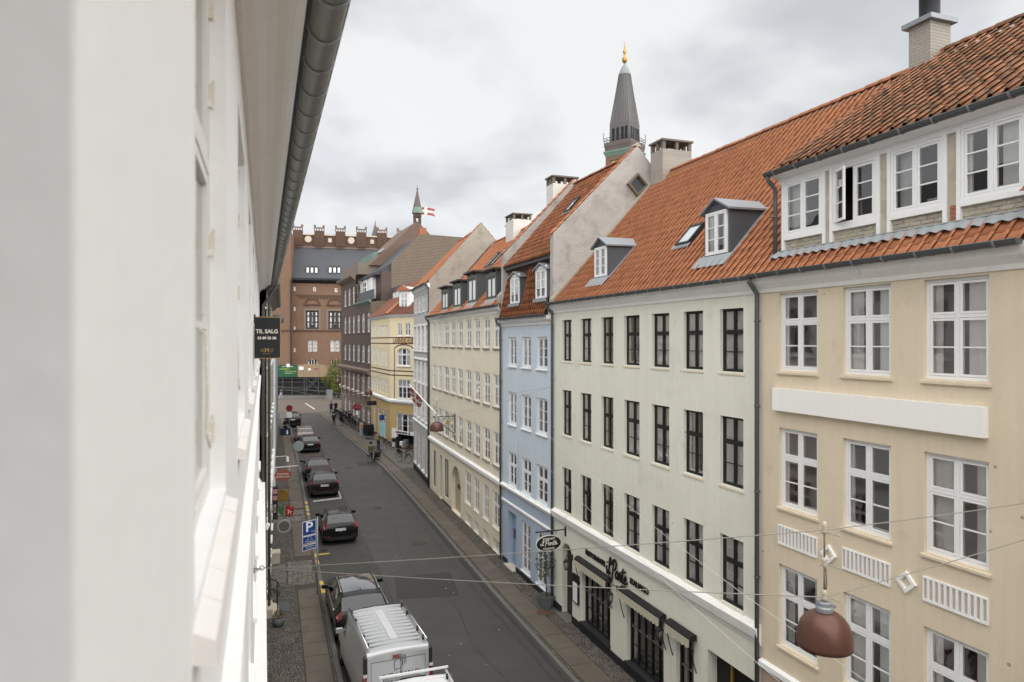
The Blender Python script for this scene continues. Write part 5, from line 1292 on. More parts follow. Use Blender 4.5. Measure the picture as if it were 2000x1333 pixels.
# ===== grey house at the side street =====
hr = House('grey_house', 'tall light grey house with white trim at the corner of the side street', (11.25, Y_ge), (10.75, Y_yg+0.002))
Lr = hr.L
cols_r = [(hr.sx(a), hr.sx(c)) for a, c in ((809.3, 813.6), (816.3, 821.5), (824, 829.5), (832.3, 838))]
rows_r = [(12.36, 13.6), (9.7, 11.15), (7.1, 8.43), (4.45, 6.0), (0.75, 3.3)]
wall(hr, 'wall', 0, Lr, 0, 14.25, [(a, c, z0, z1) for a, c in cols_r for z0, z1 in rows_r], M.greywall)
for (a, c) in cols_r:
    for j, (z0, z1) in enumerate(rows_r): window(hr, a, c, z0, z1, 0.05, cur=('full', 'side'), merge=True, sill=M.trim, sdep=0.06, sash=T6 if j < 4 else ((1.0, 3),))
    hr.put(MB().box(a-0.16, a-0.02, -0.05, 0, 9.5, 11.3).box(c+0.02, c+0.16, -0.05, 0, 9.5, 11.3).box(a-0.16, c+0.16, -0.07, 0, 11.3, 11.45), 'window_surround', M.trim)
    hr.put(MB().box(a-0.14, a-0.02, -0.04, 0, 4.2, 8.7).box(c+0.02, c+0.14, -0.04, 0, 4.2, 8.7), 'pilaster', M.trim)
for z in (3.95, 8.75, 9.35): cornice(hr, 0, Lr, [(0.02, z), (-0.1, z+0.05), (-0.1, z+0.16), (0.02, z+0.2)], M.trim, 'string_course')
hr.put(MB().box(0, Lr, -0.03, 0.0, 0, 0.5), 'plinth', M.plinth)
interior(hr, 0.05, Lr-0.05, 0.1, 14.1)
cornice(hr, 0, Lr, [(0.02, 13.85), (-0.1, 13.95), (-0.22, 14.2), (0.02, 14.2)], M.trim); gutter(hr, -0.1, Lr, -0.3, 14.22, 0.08, 0.8)
hr.put(MB().quad((0, 0, 0), (0, 0, 14.2), (0, 9, 14.2), (0, 9, 0)), 'side_wall', M.greywall)
rfr = roof_body(hr, 0.0, Lr-0.3, -0.2, 14.2, 3.65, 18.2)
tile_roof(hr, rfr, 0.0, Lr-0.3, -0.24, 14.18, 3.65, 18.2, M.tile, n_ind=0); ridge_tiles(hr, rfr, 0, Lr-0.3, 3.65, 18.22, M.tile)
g3 = parapet(hr, Lr-0.3, Lr-0.003, [(-0.05, 11.6), (-0.05, 14.4), (3.65, 18.5), (4.9, 17.1), (9, 13.2), (9, 11.6)], M.gable_br); cap_tiles(hr, g3, Lr-0.2, [(-0.05, 14.4), (3.65, 18.5)], M.tile, 0.34); cap_tiles(hr, g3, Lr-0.15, [(3.65, 18.5), (4.9, 17.1)], M.tile, 0.3)
pipe(hr, Lr-0.12, -0.3, 14.15, 0.12)

# ===== yellow corner house =====
A_, B_, C_ = (11.45, 65.9), (17.3, 55.4), (11.12, 76.0)
hv = House('yellow_corner_house', 'yellow corner house with dark red painted lines and a shop', A_, B_)
hw = House('', '', C_, A_, root=hv)
ZE = 12.72; Lv, Lw = hv.L, hw.L
wv = [(hv.sx(776), hv.sx(785), hv.zz(780, 656.5), hv.zz(780, 632)), (hv.sx(791), hv.sx(801), hv.zz(780, 656.5), hv.zz(780, 632)), (hv.sx(776), hv.sx(802), hv.zz(788, 715), hv.zz(788, 680)), (hv.sx(777), hv.sx(802), hv.zz(788, 779), hv.zz(788, 742)), (hv.sx(774), hv.sx(807), hv.zz(785, 845), hv.zz(785, 808))]
shop = (hv.sx(774), hv.sx(812), 0.1, 1.35)
wall(hv, 'wall', 0, Lv, 4.3, ZE, wv[:4], M.lav); wall(hv, 'shop_wall', 0, Lv, 0, 4.3, [wv[4], shop], M.ochre)
arch(hv, wv[2][0], wv[2][1], wv[2][3]-0.45, M.lav, ry=0.45)
for k, (a, c, z0, z1) in enumerate(wv): window(hv, a, c, z0, z1, 0.06, ncol=(2, 2, 3, 3, 3)[k], sash=(((1.0, 1),), ((1.0, 1),), T6, T6, ((1.0, 2),))[k], cur=('side', 'blind'), merge=(k < 2), sill=M.trim if k < 4 else None)
interior(hv, 0.3, Lv, 0.1, ZE-0.1, 0.42, 3.0, M.dark)
rw_cols = [(hw.sx(a), hw.sx(c)) for a, c in ((726.4, 729.3), (731, 734), (736, 739), (741.2, 744.8), (746.8, 750.2), (752.8, 756.8))]
rw_rows = [(hw.zz(742, 656), hw.zz(742, 636)), (hw.zz(742, 713), hw.zz(742, 682)), (hw.zz(742, 766), hw.zz(742, 739))]
gcols = [(hw.sx(a), hw.sx(c), 0.5, 3.3) for a, c in ((729, 733), (738, 744), (748, 754))]
wall(hw, 'wall', 0, Lw, 4.3, ZE, [(a, c, z0, z1) for a, c in rw_cols for z0, z1 in rw_rows], M.lav); wall(hw, 'shop_wall', 0, Lw, 0, 4.3, gcols, M.ochre)
for (a, c) in rw_cols:
    for (z0, z1) in rw_rows: window(hw, a, c, z0, z1, 0.05, cur=('full', 'side'), merge=True)
for (a, c, z0, z1) in gcols: window(hw, a, c, z0, z1, 0.06, sash=((0.75, 1), (0.25, 0)), cur='side', merge=True)
interior(hw, 0.1, Lw-0.4, 0.1, ZE-0.1, 0.42, 2.4, M.dark)
oxb = surf('oxblood line', (0.13, 0.035, 0.03), 0.8)
for h_, L_ in ((hv, Lv), (hw, Lw)):
    cornice(h_, -0.05, L_+0.05, [(0.02, 4.2), (-0.1, 4.26), (-0.22, 4.42), (-0.22, 4.58), (0.02, 4.66)], M.trim, 'shop_cornice')
    cornice(h_, -0.05, L_+0.05, [(0.02, ZE-0.3), (-0.1, ZE-0.22), (-0.3, ZE-0.05), (-0.3, ZE), (0.02, ZE)], M.trim, 'eaves_cornice')
    for py in (660, 671.5, 725, 733.5): z = hv.zz(780, py); h_.put(MB().box(0, L_, -0.012, -0.001, z-0.05, z+0.05), 'painted_line', oxb)
    h_.put(MB().box(0, L_, -0.04, -0.001, 0, 0.55), 'plinth', surf('brown plinth', (0.10, 0.05, 0.035), 0.8))
xl = hv.sx(770.5); hv.put(MB().box(xl-0.05, xl+0.05, -0.012, -0.001, 4.7, hv.zz(780, 684)), 'painted_line', oxb)
ab = MB(); n_ = 14; r_ = (wv[2][1]-wv[2][0])/2+0.45; xc_ = (wv[2][0]+wv[2][1])/2; zb_ = hv.zz(780, 684)
for k in range(n_):
    a0, a1 = math.pi*(1-k/n_), math.pi*(1-(k+1)/n_)
    ab.bar((xc_+r_*math.cos(a0), -0.008, zb_+0.5*math.sin(a0)), (xc_+r_*math.cos(a1), -0.008, zb_+0.5*math.sin(a1)), 0.012, 0.1)
hv.put(ab, 'painted_arch', oxb)
fit_letters(hv, 'LAVENDELHUSET', hv.sx(768), hv.sx(812), hv.zz(785, 666.5), 0.62, surf('ochre lettering', (0.22, 0.12, 0.03), 0.6), bold=0.01, y=-0.02)
sgn = hv.put(MB().box(hv.sx(774), hv.sx(812), -0.08, -0.01, 1.38, 1.68), 'shop_banner', M.whitep)
for k, (fx, m_) in enumerate(((0.02, M.red_print), (0.1, M.roadyellow), (0.72, M.banner))): MB().box(hv.sx(774)+fx*2.6, hv.sx(774)+fx*2.6+0.22, -0.086, -0.08, 1.42, 1.64).build('logo_patch', m_, sgn)
fit_letters(hv, 'ANTIK OG BOLIG', hv.sx(779), hv.sx(797), 1.53, 0.2, M.textblack, parent=sgn, y=-0.09)
hv.put(MB().box(shop[0], shop[1], 0.5, 0.6, 0.1, 1.35), 'cellar_back', M.black)
# roof of the corner house: two tiled slopes meeting in a hip
def off(h1, d1, h2, d2):   # point d1 inside facade h1 and d2 inside facade h2
    a1, a2 = h1.n, h2.n; c1, c2 = h1.p0.dot(a1)+d1, h2.p0.dot(a2)+d2; det = a1.x*a2.y-a1.y*a2.x
    return Vector(((c1*a2.y-c2*a1.y)/det, (a1.x*c2-a2.x*c1)/det, 0))
E0 = off(hv, -0.35, hw, -0.35); R0 = off(hv, 4.2, hw, 4.2)
Bp = Vector((B_[0], B_[1], 0)); Cp = Vector((C_[0], C_[1], 0))
def P3(v, z): return (v.x, v.y, z)
ZR = 16.6; be = Bp-hv.n*0.35; br = Bp+hv.n*4.2; ce = Cp-hw.n*0.35; crr = Cp+hw.n*4.2
ro = MB().add([P3(E0, ZE), P3(be, ZE), P3(br, ZR), P3(R0, ZR), P3(ce, ZE), P3(crr, ZR)], [(0, 1, 2, 3), (4, 0, 3, 5)])
inv = hv.obj.matrix_basis.inverted() if False else (Matrix.Rotation(-hv.ang, 4, 'Z') @ Matrix.Translation(-hv.p0))
me = ro.mesh('roof', M.tile_dk); me.transform(inv); rfv = link('roof', me, hv.obj)
# tile courses as raised ribs on both slopes
tr = MB()
def slope_ribs(p, q, r, s):      # p-q eave, s-r ridge
    p, q, r, s = map(Vector, (p, q, r, s)); n = int((q-p).length/0.26)
    for k in range(n+1):
        t = k/n; tr.tube([p.lerp(q, t), s.lerp(r, t)], 0.05, 4, cap=False)
slope_ribs(P3(E0, ZE+.03), P3(be, ZE+.03), P3(br, ZR+.03), P3(R0, ZR+.03)); slope_ribs(P3(ce, ZE+.03), P3(E0, ZE+.03), P3(R0, ZR+.03), P3(crr, ZR+.03))
me = tr.mesh('roof_tiles', M.tile_dk, True); me.transform(inv); o = link('roof_tiles', me, rfv); o['kind'] = 'stuff'
hp = MB(); n_ = 16
for k in range(n_):
    a, c = Vector(P3(E0, ZE+.08)).lerp(Vector(P3(R0, ZR+.08)), k/n_), Vector(P3(E0, ZE+.12)).lerp(Vector(P3(R0, ZR+.12)), (k+1)/n_)
    hp.tube([a, c], [0.15, 0.12], 8)
me = hp.mesh('hip_tiles', M.tile); me.transform(inv); link('hip_tiles', me, rfv)
# white dormer on its front slope
xd_ = hv.sx(797, 1.0); zd_ = ZE+0.55
b = MB().box(xd_-0.75, xd_+0.75, 0.55, 2.4, zd_-0.2, zd_+1.75).prism([(xd_-0.9, zd_+1.75), (xd_+0.9, zd_+1.75), (xd_, zd_+2.15)], 'y', 0.4, 2.8)
dv_ = hv.put(b, 'dormer', M.trim)
window(hv, round(xd_-0.5, 2), round(xd_+0.5, 2), round(zd_+0.05, 2), round(zd_+1.5, 2), 0.5, cur='full', merge=True)
hv.put(MB().prism([(xd_-1.0, zd_+1.74), (xd_+1.0, zd_+1.74), (xd_+1.0, zd_+1.82), (xd_, zd_+2.26), (xd_-1.0, zd_+1.82)], 'y', 0.3, 0.5), 'dormer_hood', M.tile)
# grey clad attic row behind the hip
b = MB().box(0.5, 4.8, 2.1, 3.2, 13.4, 16.0); o = hw.put(b, 'attic_row', M.slate_gr)
for k in range(3): window(hw, round(2.0+k*0.9, 2), round(2.75+k*0.9, 2), 13.9, 15.4, 2.02, cur='full', merge=True)

# ===== dark brown brick block =====
hk = House('brown_brick_block', 'dark brown brick block with copper gutter beyond the yellow corner house', (10.05, 96.5), (11.1, 76.02), 'building')
Lk = hk.L; xs_ = hk.sx(694.5)
kc = [(hk.sx(a), hk.sx(c)) for a, c in ((671.8, 676), (679.6, 684), (688, 692.5), (697, 702), (706.3, 711.8), (716.5, 722))]
kr = [(hk.zz(699, 650.5), hk.zz(699, 615)), (hk.zz(699, 707), hk.zz(699, 674)), (hk.zz(699, 767), hk.zz(699, 731)), (0.9, 2.6)]
kt = (hk.zz(682, 598), hk.zz(682, 564))
ZF, ZN = hk.zz(682, 549), 14.6; zc_ = hk.zz(699, 722)
opsk = [(a, c, z0, z1) for a, c in kc for z0, z1 in kr]
wall(hk, 'wall', 0, xs_, zc_, ZF, [o for o in opsk if o[1] < xs_ and o[2] > zc_]+[(a, c, *kt) for a, c in kc if c < xs_], M.brown)
wall(hk, 'wall', xs_, Lk, zc_, ZN, [o for o in opsk if o[0] > xs_ and o[2] > zc_], M.brown)
wall(hk, 'base_wall', 0, Lk, 0, zc_, [o for o in opsk if o[2] < zc_], M.brown_lt)
for (a, c) in kc:
    for (z0, z1) in kr+([kt] if c < xs_ else []): window(hk, a, c, z0, z1, 0.12, cur=('full', 'blind'), merge=True, fr=0.12, sf=0.06, sill=M.brown_lt, sdep=0.1, sash=((0.7, 1), (0.3, 0)))
for (a, c) in kc:
    hk.put(MB().box(a-0.6, a-0.3, -0.18, 0, 3.2, zc_-0.8).box(a-0.7, a-0.2, -0.22, 0, zc_-0.8, zc_-0.5), 'pilaster', M.brown_lt)
    hk.put(MB().lathe([(0, -0.16), (0.1, -0.08), (0.13, 0.03), (0.08, 0.13), (0, 0.16)], (a-0.1, -0.5, 4.3), 10).box(a-0.14, a-0.06, -0.5, 0, 4.0, 4.08), 'globe_lamp', M.porc, True)
cornice(hk, 0, Lk, [(0.02, zc_-0.45), (-0.3, zc_-0.3), (-0.45, zc_), (-0.45, zc_+0.15), (0.02, zc_+0.3)], M.brown_lt, 'string_course')
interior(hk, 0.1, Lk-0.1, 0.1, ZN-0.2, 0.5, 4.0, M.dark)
cornice(hk, xs_, Lk+0.2, [(0.02, ZN-0.25), (-0.15, ZN-0.1), (-0.3, ZN+0.05), (-0.3, ZN+0.16), (0.02, ZN+0.2)], M.copper_g, 'copper_gutter')
cornice(hk, -0.2, xs_, [(0.02, ZF-0.3), (-0.4, ZF), (-0.6, ZF+0.2), (-0.6, ZF+0.4), (0.02, ZF+0.4)], M.brown_lt, 'eaves_cornice')
hk.put(MB().box(0, xs_+0.6, 0.2, 6, ZF+0.4, hk.zz(682, 530)+0.6), 'attic_block', surf('attic plaster', (0.20, 0.165, 0.135), 0.85, big=0.1))
hk.put(MB().box(1.0, xs_-1.5, 2.5, 5.5, hk.zz(682, 530)+0.6, hk.zz(682, 530)+2.2), 'copper_hut', M.copper_g)
hk.put(MB().box(xs_, Lk, 0.25, 0.4, ZN+0.2, ZN+1.35), 'balcony_parapet', M.slate_gr)
hk.put(MB().box(xs_, Lk-0.02, 1.2, 5, ZN, 18.0), 'attic_wall', M.brown)
for (a, c) in ((701, 707.5), (711, 719), (721.5, 729), (732, 740), (744, 752), (756, 763)):
    x0, x1 = hk.sx(a, 0.9), hk.sx(c, 0.9)
    if x1 > Lk-0.4: continue
    hk.put(MB().box(x0, x1, 0.8, 1.25, ZN+0.5, 17.9), 'attic_dormer', M.trim)
    window(hk, round(x0+0.25, 2), round(x1-0.25, 2), ZN+0.9, 17.3, 0.72, cur='full', merge=True)
hk.put(MB().prism([(0.6, 17.9), (2.3, 18.9), (5.7, 22.2), (13.5, 22.0), (13.5, 17), (0.6, 17.6)], 'x', xs_, Lk-0.35), 'roof', M.slate)
hk.put(MB().prism([(1.5, 19.5), (7.5, 25.3), (13.5, 19.5)], 'x', 0.5, xs_+1.0), 'far_roof', surf('brown pan tile', (0.15, 0.10, 0.078), 0.85, big=0.1, streak=0.1))
hk.put(MB().prism([(0, 0), (0, ZN), (2.3, 14.7), (2.3, 18.95), (5.7, 22.35), (14, 22.2), (14, 0)], 'x', Lk-0.35, Lk-0.004), 'gable_wall', M.tanbrick)
for k in range(2): hk.put(MB().cbox((xs_-3+k*1.8, 3.4, 21.6), (1.2, 0.9, 0.12), rot=Matrix.Rotation(R(44), 3, 'X')), 'roof_light', M.lead)
hk.put(MB().prism([(5.6, 22.0), (5.6, 23.1), (6.4, 23.1), (6.4, 22.0)], 'x', Lk-1.2, Lk-0.2), 'chimney', M.redbrick)

# ===== city hall =====
pa, pb = at_depth(571, 666, 133.0), at_depth(870, 666, 140.0)
hc = House('city_hall', 'large red-brown brick city hall with slate roof and crenellated parapet closing the street', (pa.x, pa.y), (pb.x, pb.y), 'building')
Lc = hc.L
ze_, zs_ = hc.zz(600, 549), hc.zz(600, 646)
bigw = [(hc.sx(597.5), hc.sx(622.5), hc.zz(600, 643), hc.zz(600, 607)), (hc.sx(641.5), hc.sx(667), hc.zz(650, 644), hc.zz(650, 608))]
dblw = [(hc.sx(a), hc.sx(c), hc.zz(600, 687), hc.zz(600, 664)) for a, c in ((602, 610), (611.5, 619.5), (645.5, 653.5), (655, 663))]
loww = [(hc.sx(602), hc.sx(620), hc.zz(600, 716), hc.zz(600, 701)), (hc.sx(646), hc.sx(663), hc.zz(600, 716), hc.zz(600, 701))]
smw = [(hc.sx(574), hc.sx(577.5), hc.zz(600, py+4), hc.zz(600, py-4)) for py in (565, 604, 642, 684)] + [(hc.sx(612), hc.sx(617), hc.zz(600, 569), hc.zz(600, 561)), (hc.sx(654), hc.sx(659), hc.zz(600, 570), hc.zz(600, 562))]
wall(hc, 'wall', 0, Lc, 0, ze_, bigw+dblw+loww+smw, M.hall, dep=0.5)
dkfr = surf('dark oak frame', (0.045, 0.04, 0.035), 0.7)
for (a, c, z0, z1) in bigw:
    window(hc, a, c, z0, z1, 0.25, ncol=3, sash=((0.36, 0), (0.36, 0), (0.28, 0)), mat=dkfr, cur='side', fr=0.2, mul=0.25, sf=0.1)
    hc.put(MB().box(a-0.45, a, -0.12, 0.2, z0-0.4, z1+0.4).box(c, c+0.45, -0.12, 0.2, z0-0.4, z1+0.4).box(a, c, -0.12, 0.2, z1, z1+0.4).box(a, c, -0.12, 0.2, z0-0.4, z0), 'stone_surround', surf('grey brown stone', (0.19, 0.155, 0.125), 0.9) if 'gbs' not in _cache else _cache['gbs'])
    b = MB(); xc = (a+c)/2; rr = (c-a)/2+0.1; zb = z1+1.4
    for k in range(12):
        a0, a1 = math.pi*k/12, math.pi*(k+1)/12; b.bar((xc+rr*math.cos(a0), -0.06, zb+rr*0.72*math.sin(a0)), (xc+rr*math.cos(a1), -0.06, zb+rr*0.72*math.sin(a1)), 0.2, 0.28)
    b.box(xc-rr-0.3, xc+rr+0.3, -0.25, 0.1, zb-0.35, zb-0.1)
    hc.put(b, 'blind_arch', M.hall_dk)
for (a, c, z0, z1) in dblw:
    window(hc, a, c, z0, z1, 0.3, ncol=2, sash=((0.45, 0), (0.55, 0)), cur=('side', 'blind'), fr=0.12, sf=0.06)
    arch(hc, a, c, z1-(c-a)/2, M.hall, dep=0.3)
for (a, c, z0, z1) in loww:
    window(hc, a, c, z0, z1, 0.3, ncol=3, sash=((1.0, 0),), cur='none', fr=0.15); arch(hc, a, c, z1-0.9, M.hall, ry=0.9)
for (a, c, z0, z1) in smw: window(hc, a, c, z0, z1, 0.1, ncol=1, sash=((1.0, 0),), cur='none', fr=0.14, sf=0)
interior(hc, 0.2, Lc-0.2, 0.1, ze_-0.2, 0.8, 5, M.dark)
hc.put(MB().box(0, Lc, -0.15, 0.0, zs_-0.2, zs_+0.15), 'string_course', M.hall_dk)
hc.put(MB().box(0.8, Lc, -0.1, 0.0, hc.zz(600, 570)-0.9, hc.zz(600, 570)-0.6), 'string_course', M.hall_dk)
b = MB()
for k in range(16):
    x = hc.sx(585)+k*0.62; b.prism([(x, 0), (x+0.1, -0.5), (x+0.31, -0.75), (x+0.52, -0.5), (x+0.62, 0)], 'y', -0.12, 0.0)
o = hc.put(b, 'arched_frieze', M.hall_dk); o.location.z = hc.zz(600, 577)
cornice(hc, -0.5, Lc, [(0.02, ze_-0.5), (-0.4, ze_-0.3), (-0.9, ze_+0.1), (-0.9, ze_+0.5), (0.02, ze_+0.5)], M.charcoal, 'eaves_gutter')
ZP = hc.zz(620, 484, 5.5); ZT = hc.zz(620, 460, 5.5)
hc.put(MB().prism([(-0.7, ze_+0.45), (5.5, ZP), (8, ZP), (8, ze_)], 'x', 0, Lc), 'slate_roof', M.slate)
hc.put(MB().box(0, Lc+6, 5.5, 8, ZP-0.5, ZT), 'parapet_wall', M.hall_dk)
hc.put(MB().box(-0.1, Lc+6, 5.35, 8.1, ZT, ZT+0.28), 'parapet_coping', M.stone)
hc.put(MB().box(0, Lc, 5.3, 5.5, ZP-0.1, ZP+0.2), 'parapet_coping', M.brown_lt)
for (a, c) in ((572, 591), (614, 633), (655.5, 674.5), (696.5, 715.5), (737, 755.5), (776, 794)):
    x0, x1 = hc.sx(a, 5.2), hc.sx(c, 5.2); b = MB().box(x0, x1, 5.1, 7.2, ZT-2.2, ZT+0.9)
    for k in range(4): b.box(x0+0.35+k*(x1-x0-0.5)/4, x0+0.47+k*(x1-x0-0.5)/4, 5.05, 5.1, ZT-3.6, ZT-0.6)
    m_ = hc.put(b, 'merlon', M.hall_dk)
    b = MB(); n_ = 5
    for k in range(n_): x = x0+(x1-x0)*k/(n_-1); b.box(x-0.1, x+0.1, 5.12, 5.4, ZT+0.9, ZT+1.35)
    b.box(x0-0.05, x1+0.05, 5.1, 5.45, ZT+1.35, ZT+1.6); b.box(x0-0.12, x0+0.3, 5.05, 5.5, ZT+1.6, ZT+2.05); b.box(x1-0.3, x1+0.12, 5.05, 5.5, ZT+1.6, ZT+2.05)
    b.build('merlon_rail', M.brown_lt, m_)
for px in (602, 686): hc.put(MB().lathe([(0, -0.2), (0.62, -0.2), (0.72, 0.0), (0.72, 0.2)], (hc.sx(px, 5.5), 5.45, (ZP+ZT)/2+0.35), 16, ax='y'), 'medallion', M.stone)
for px in (644.5, 727): x = hc.sx(px, 5.5); z = (ZP+ZT)/2+0.3; hc.put(MB().box(x-0.36, x+0.36, 5.36, 5.5, z-0.42, z+0.42), 'stone_loop', M.stone)
for (a, c) in ((597, 622), (641, 666)):
    x0, x1 = hc.sx(a, 0.4), hc.sx(c, 0.4); z0, z1 = hc.zz((a+c)/2, 535, 1.5), hc.zz((a+c)/2, 519, 1.5)
    for k in range(3):
        u0, u1 = x0+(x1-x0)*k/3, x0+(x1-x0)*(k+1)/3
        o = hc.put(MB().box(u0+0.08, u1-0.08, 0.35, 3.4, z0, z1-0.5).prism([(u0+0.02, z1-0.5), (u1-0.02, z1-0.5), ((u0+u1)/2, z1)], 'y', 0.25, 3.4), 'roof_dormer', M.slate)
        MB().box(u0+0.18, u1-0.18, 0.27, 0.35, z0+0.1, z1-0.55).build('dormer_shutter', M.trim, o)
# brick wing at the left
xw0 = hc.sx(520, -3)
wng = hc.put(MB().box(xw0, -0.02, -3, 7, 0, hc.zz(560, 452, -3)), 'wing', M.hall)
MB().box(xw0, 0.1, -3.15, -3, zs_-0.2, zs_+0.1).build('string_course', M.hall_dk, wng)
MB().box(-0.12, 0.1, -3.2, -2.9, 0, ze_).build('corner_pipe', M.charcoal, wng)
# little spires
def turret(px, pyb, pyt, r, label, body):
    x = hc.sx(px, 7); zb, zt = hc.zz(px, pyb, 7), hc.zz(px, pyt, 7); H = zt-zb
    if body:
        b = MB()
        for i in range(4):
            a = math.pi/4+i*math.pi/2; b.cbox((x+r*0.8*math.cos(a), 7+r*0.8*math.sin(a), zb+H*0.2), (r*0.5, r*0.5, H*0.4))
        b.box(x-r*0.85, x+r*0.85, 7-r*0.85, 7+r*0.85, zb, zb+H*0.12).box(x-r*0.85, x+r*0.85, 7-r*0.85, 7+r*0.85, zb+H*0.34, zb+H*0.42)
        t = hc.put(b, 'turret', surf('dark turret brick', (0.075, 0.055, 0.045), 0.9))
        MB().lathe([(r*1.25, zb+H*0.42), (r*1.15, zb+H*0.47), (r*0.95, zb+H*0.54)], (x, 7, 0), 8).build('copper_skirt', M.copper_g, t)
        MB().lathe([(r*0.97, zb+H*0.52), (0.1, zb+H*0.9), (0.05, zt)], (x, 7, 0), 8).lathe([(0, zb+H*0.9), (0.25, zb+H*0.92), (0, zb+H*0.94)], (x, 7, 0), 8).build('spire', M.slate_br, t)
        return t
    return hc.put(MB().lathe([(r, zb), (0.08, zb+H*0.75), (0.03, zt)], (x, 7, 0), 8).lathe([(0, zb+H*0.78), (0.2, zb+H*0.81), (0, zb+H*0.84)], (x, 7, 0), 8), 'turret', M.slate_br, True)
turret(815, 458, 362, 0.95, '', True); turret(733, 462, 430, 0.8, '', False)
# flag above the city hall
xf = hc.sx(823, 9); zf0 = hc.zz(823, 460, 9); zf1 = hc.zz(823, 404, 9)
fl = thing('flag', 'swallow-tailed red flag with a white cross flying beside the small spire', 'flag', hc.w(xf, 9, zf0), hc.ang)
MB().tube([(0, 0, 0), (0, 0, zf1-zf0)], 0.06, 6).build('flagpole', M.trim, fl)
b = MB(); NX, NZ = 14, 6; FW, FH = 3.0, 1.6; top = zf1-zf0
vs = []
for i in range(NX+1):
    for j in range(NZ+1):
        u, v_ = i/NX, j/NZ; tail = 1.0 if u < 0.72 else 1.0
        xx = FW*u; yy_ = 0.18*math.sin(u*7)*u; z = top-0.1-FH*(1-v_)-0.35*u*u
        if u > 0.7: k = (u-0.7)/0.3; z += (-1 if v_ < 0.5 else 1)*k*0.0; 
        vs.append((xx, yy_, z))
fsq = []; ms = []
for i in range(NX):
    for j in range(NZ):
        u = (i+0.5)/NX; v_ = (j+0.5)/NZ
        if u > 0.7 and abs(v_-0.5) < (u-0.7)*1.0: continue
        fsq.append((i*(NZ+1)+j, (i+1)*(NZ+1)+j, (i+1)*(NZ+1)+j+1, i*(NZ+1)+j+1)); ms.append(1 if (0.22 < u < 0.40 or 0.40 < v_ < 0.6) else 0)
b.v = vs; b.f = fsq; b.m = ms
b.build('cloth', [surf('flag red', (0.34, 0.085, 0.085), 0.8), surf('flag white', (0.72, 0.68, 0.66), 0.8)], fl, True)

# ===== city hall tower =====
D = 217.0; pt = at_depth(1220, 666, D); S = FPX/D
tw = thing('clock_tower', 'tall city hall tower with grey ribbed spire, gilded top and green copper cornice', 'tower', (pt.x, pt.y, 0), -YAW)
def tz(py): return CZ+(666.5-py)/S
# corner towards the camera: four-sided lathe with a vertex at -y
b = MB().lathe([(6.2, 0), (6.2, tz(306))], (0, 0, 0), 4, a0=-math.pi/2+0.12); b.build('shaft', M.hall, tw)
MB().lathe([(6.25, tz(309)), (6.6, tz(305)), (7.0, tz(301)), (7.0, tz(298.5)), (6.0, tz(298))], (0, 0, 0), 4, a0=-math.pi/2+0.12).build('copper_cornice', M.copper_g, tw)
MB().lathe([(6.4, tz(298.5)), (6.55, tz(292)), (6.75, tz(289)), (6.75, tz(282)), (5, tz(281))], (0, 0, 0), 4, a0=-math.pi/2+0.12).build('gallery', M.slate_br, tw)
lanm = surf('grey lead cladding', (0.115, 0.112, 0.112), 0.6, big=0.1, bigs=0.3, streak=0.12)
lo = MB().lathe([(5.0, tz(283)), (4.85, tz(247))], (0, 0, 0), 4, a0=-math.pi/2+0.12).build('lantern_storey', lanm, tw)
for s_ in (0, 1):
    a0 = -math.pi/2+0.12+(0 if s_ else -math.pi/2); p, q_ = Vector((4.93*math.cos(a0), 4.93*math.sin(a0), 0)), Vector((4.93*math.cos(a0+math.pi/2), 4.93*math.sin(a0+math.pi/2), 0))
    d_ = (q_-p); nrm = Vector((d_.y, -d_.x, 0)).normalized(); ang = math.atan2(d_.y, d_.x)
    for t_ in (0.2, 0.42, 0.66, 0.85):
        c = p+d_*t_+nrm*0.02; MB().cbox((c.x, c.y, (tz(278)+tz(254))/2), (0.85, 0.14, tz(254)-tz(278)), rot=Matrix.Rotation(ang, 3, 'Z')).build('louvre_window', M.black, lo)
    # clock panel in a brick face
    p6, q6 = p*(6.22/4.93), q_*(6.22/4.93); c = p6+(q6-p6)*0.5; cz_ = tz(336)
    MB().cbox((c.x+nrm.x*0.05, c.y+nrm.y*0.05, cz_), (4.2, 0.25, 5.4), rot=Matrix.Rotation(ang, 3, 'Z')).build('clock_face', surf('gilded clock', (0.55, 0.40, 0.16), 0.5), tw)
    MB().cbox((c.x+nrm.x*0.0, c.y+nrm.y*0.0, cz_), (4.9, 0.25, 6.1), rot=Matrix.Rotation(ang, 3, 'Z')).build('clock_frame', M.charcoal, tw)
rl = MB()
for i in range(4):
    a0 = -math.pi/2+0.12+i*math.pi/2; p, q_ = Vector((6.6*math.cos(a0), 6.6*math.sin(a0), 0)), Vector((6.6*math.cos(a0+math.pi/2), 6.6*math.sin(a0+math.pi/2), 0))
    for zz1 in (tz(282)+0.7, tz(282)+1.5): rl.bar(p+Vector((0, 0, zz1)), q_+Vector((0, 0, zz1)), 0.1)
    for k in range(8): c = p.lerp(q_, k/8); rl.bar(c+Vector((0, 0, tz(283))), c+Vector((0, 0, tz(282)+1.5)), 0.08)
    rl.tube([p+Vector((0, 0, tz(282))), p*1.06+Vector((0, 0, tz(272))), p*1.02+Vector((0, 0, tz(262)))], 0.1, 5)
rl.build('gallery_railing', M.iron, tw)
prof = [(4.85, 248), (4.75, 243), (4.28, 225), (3.72, 205), (3.14, 185), (2.57, 165), (2.05, 147)]
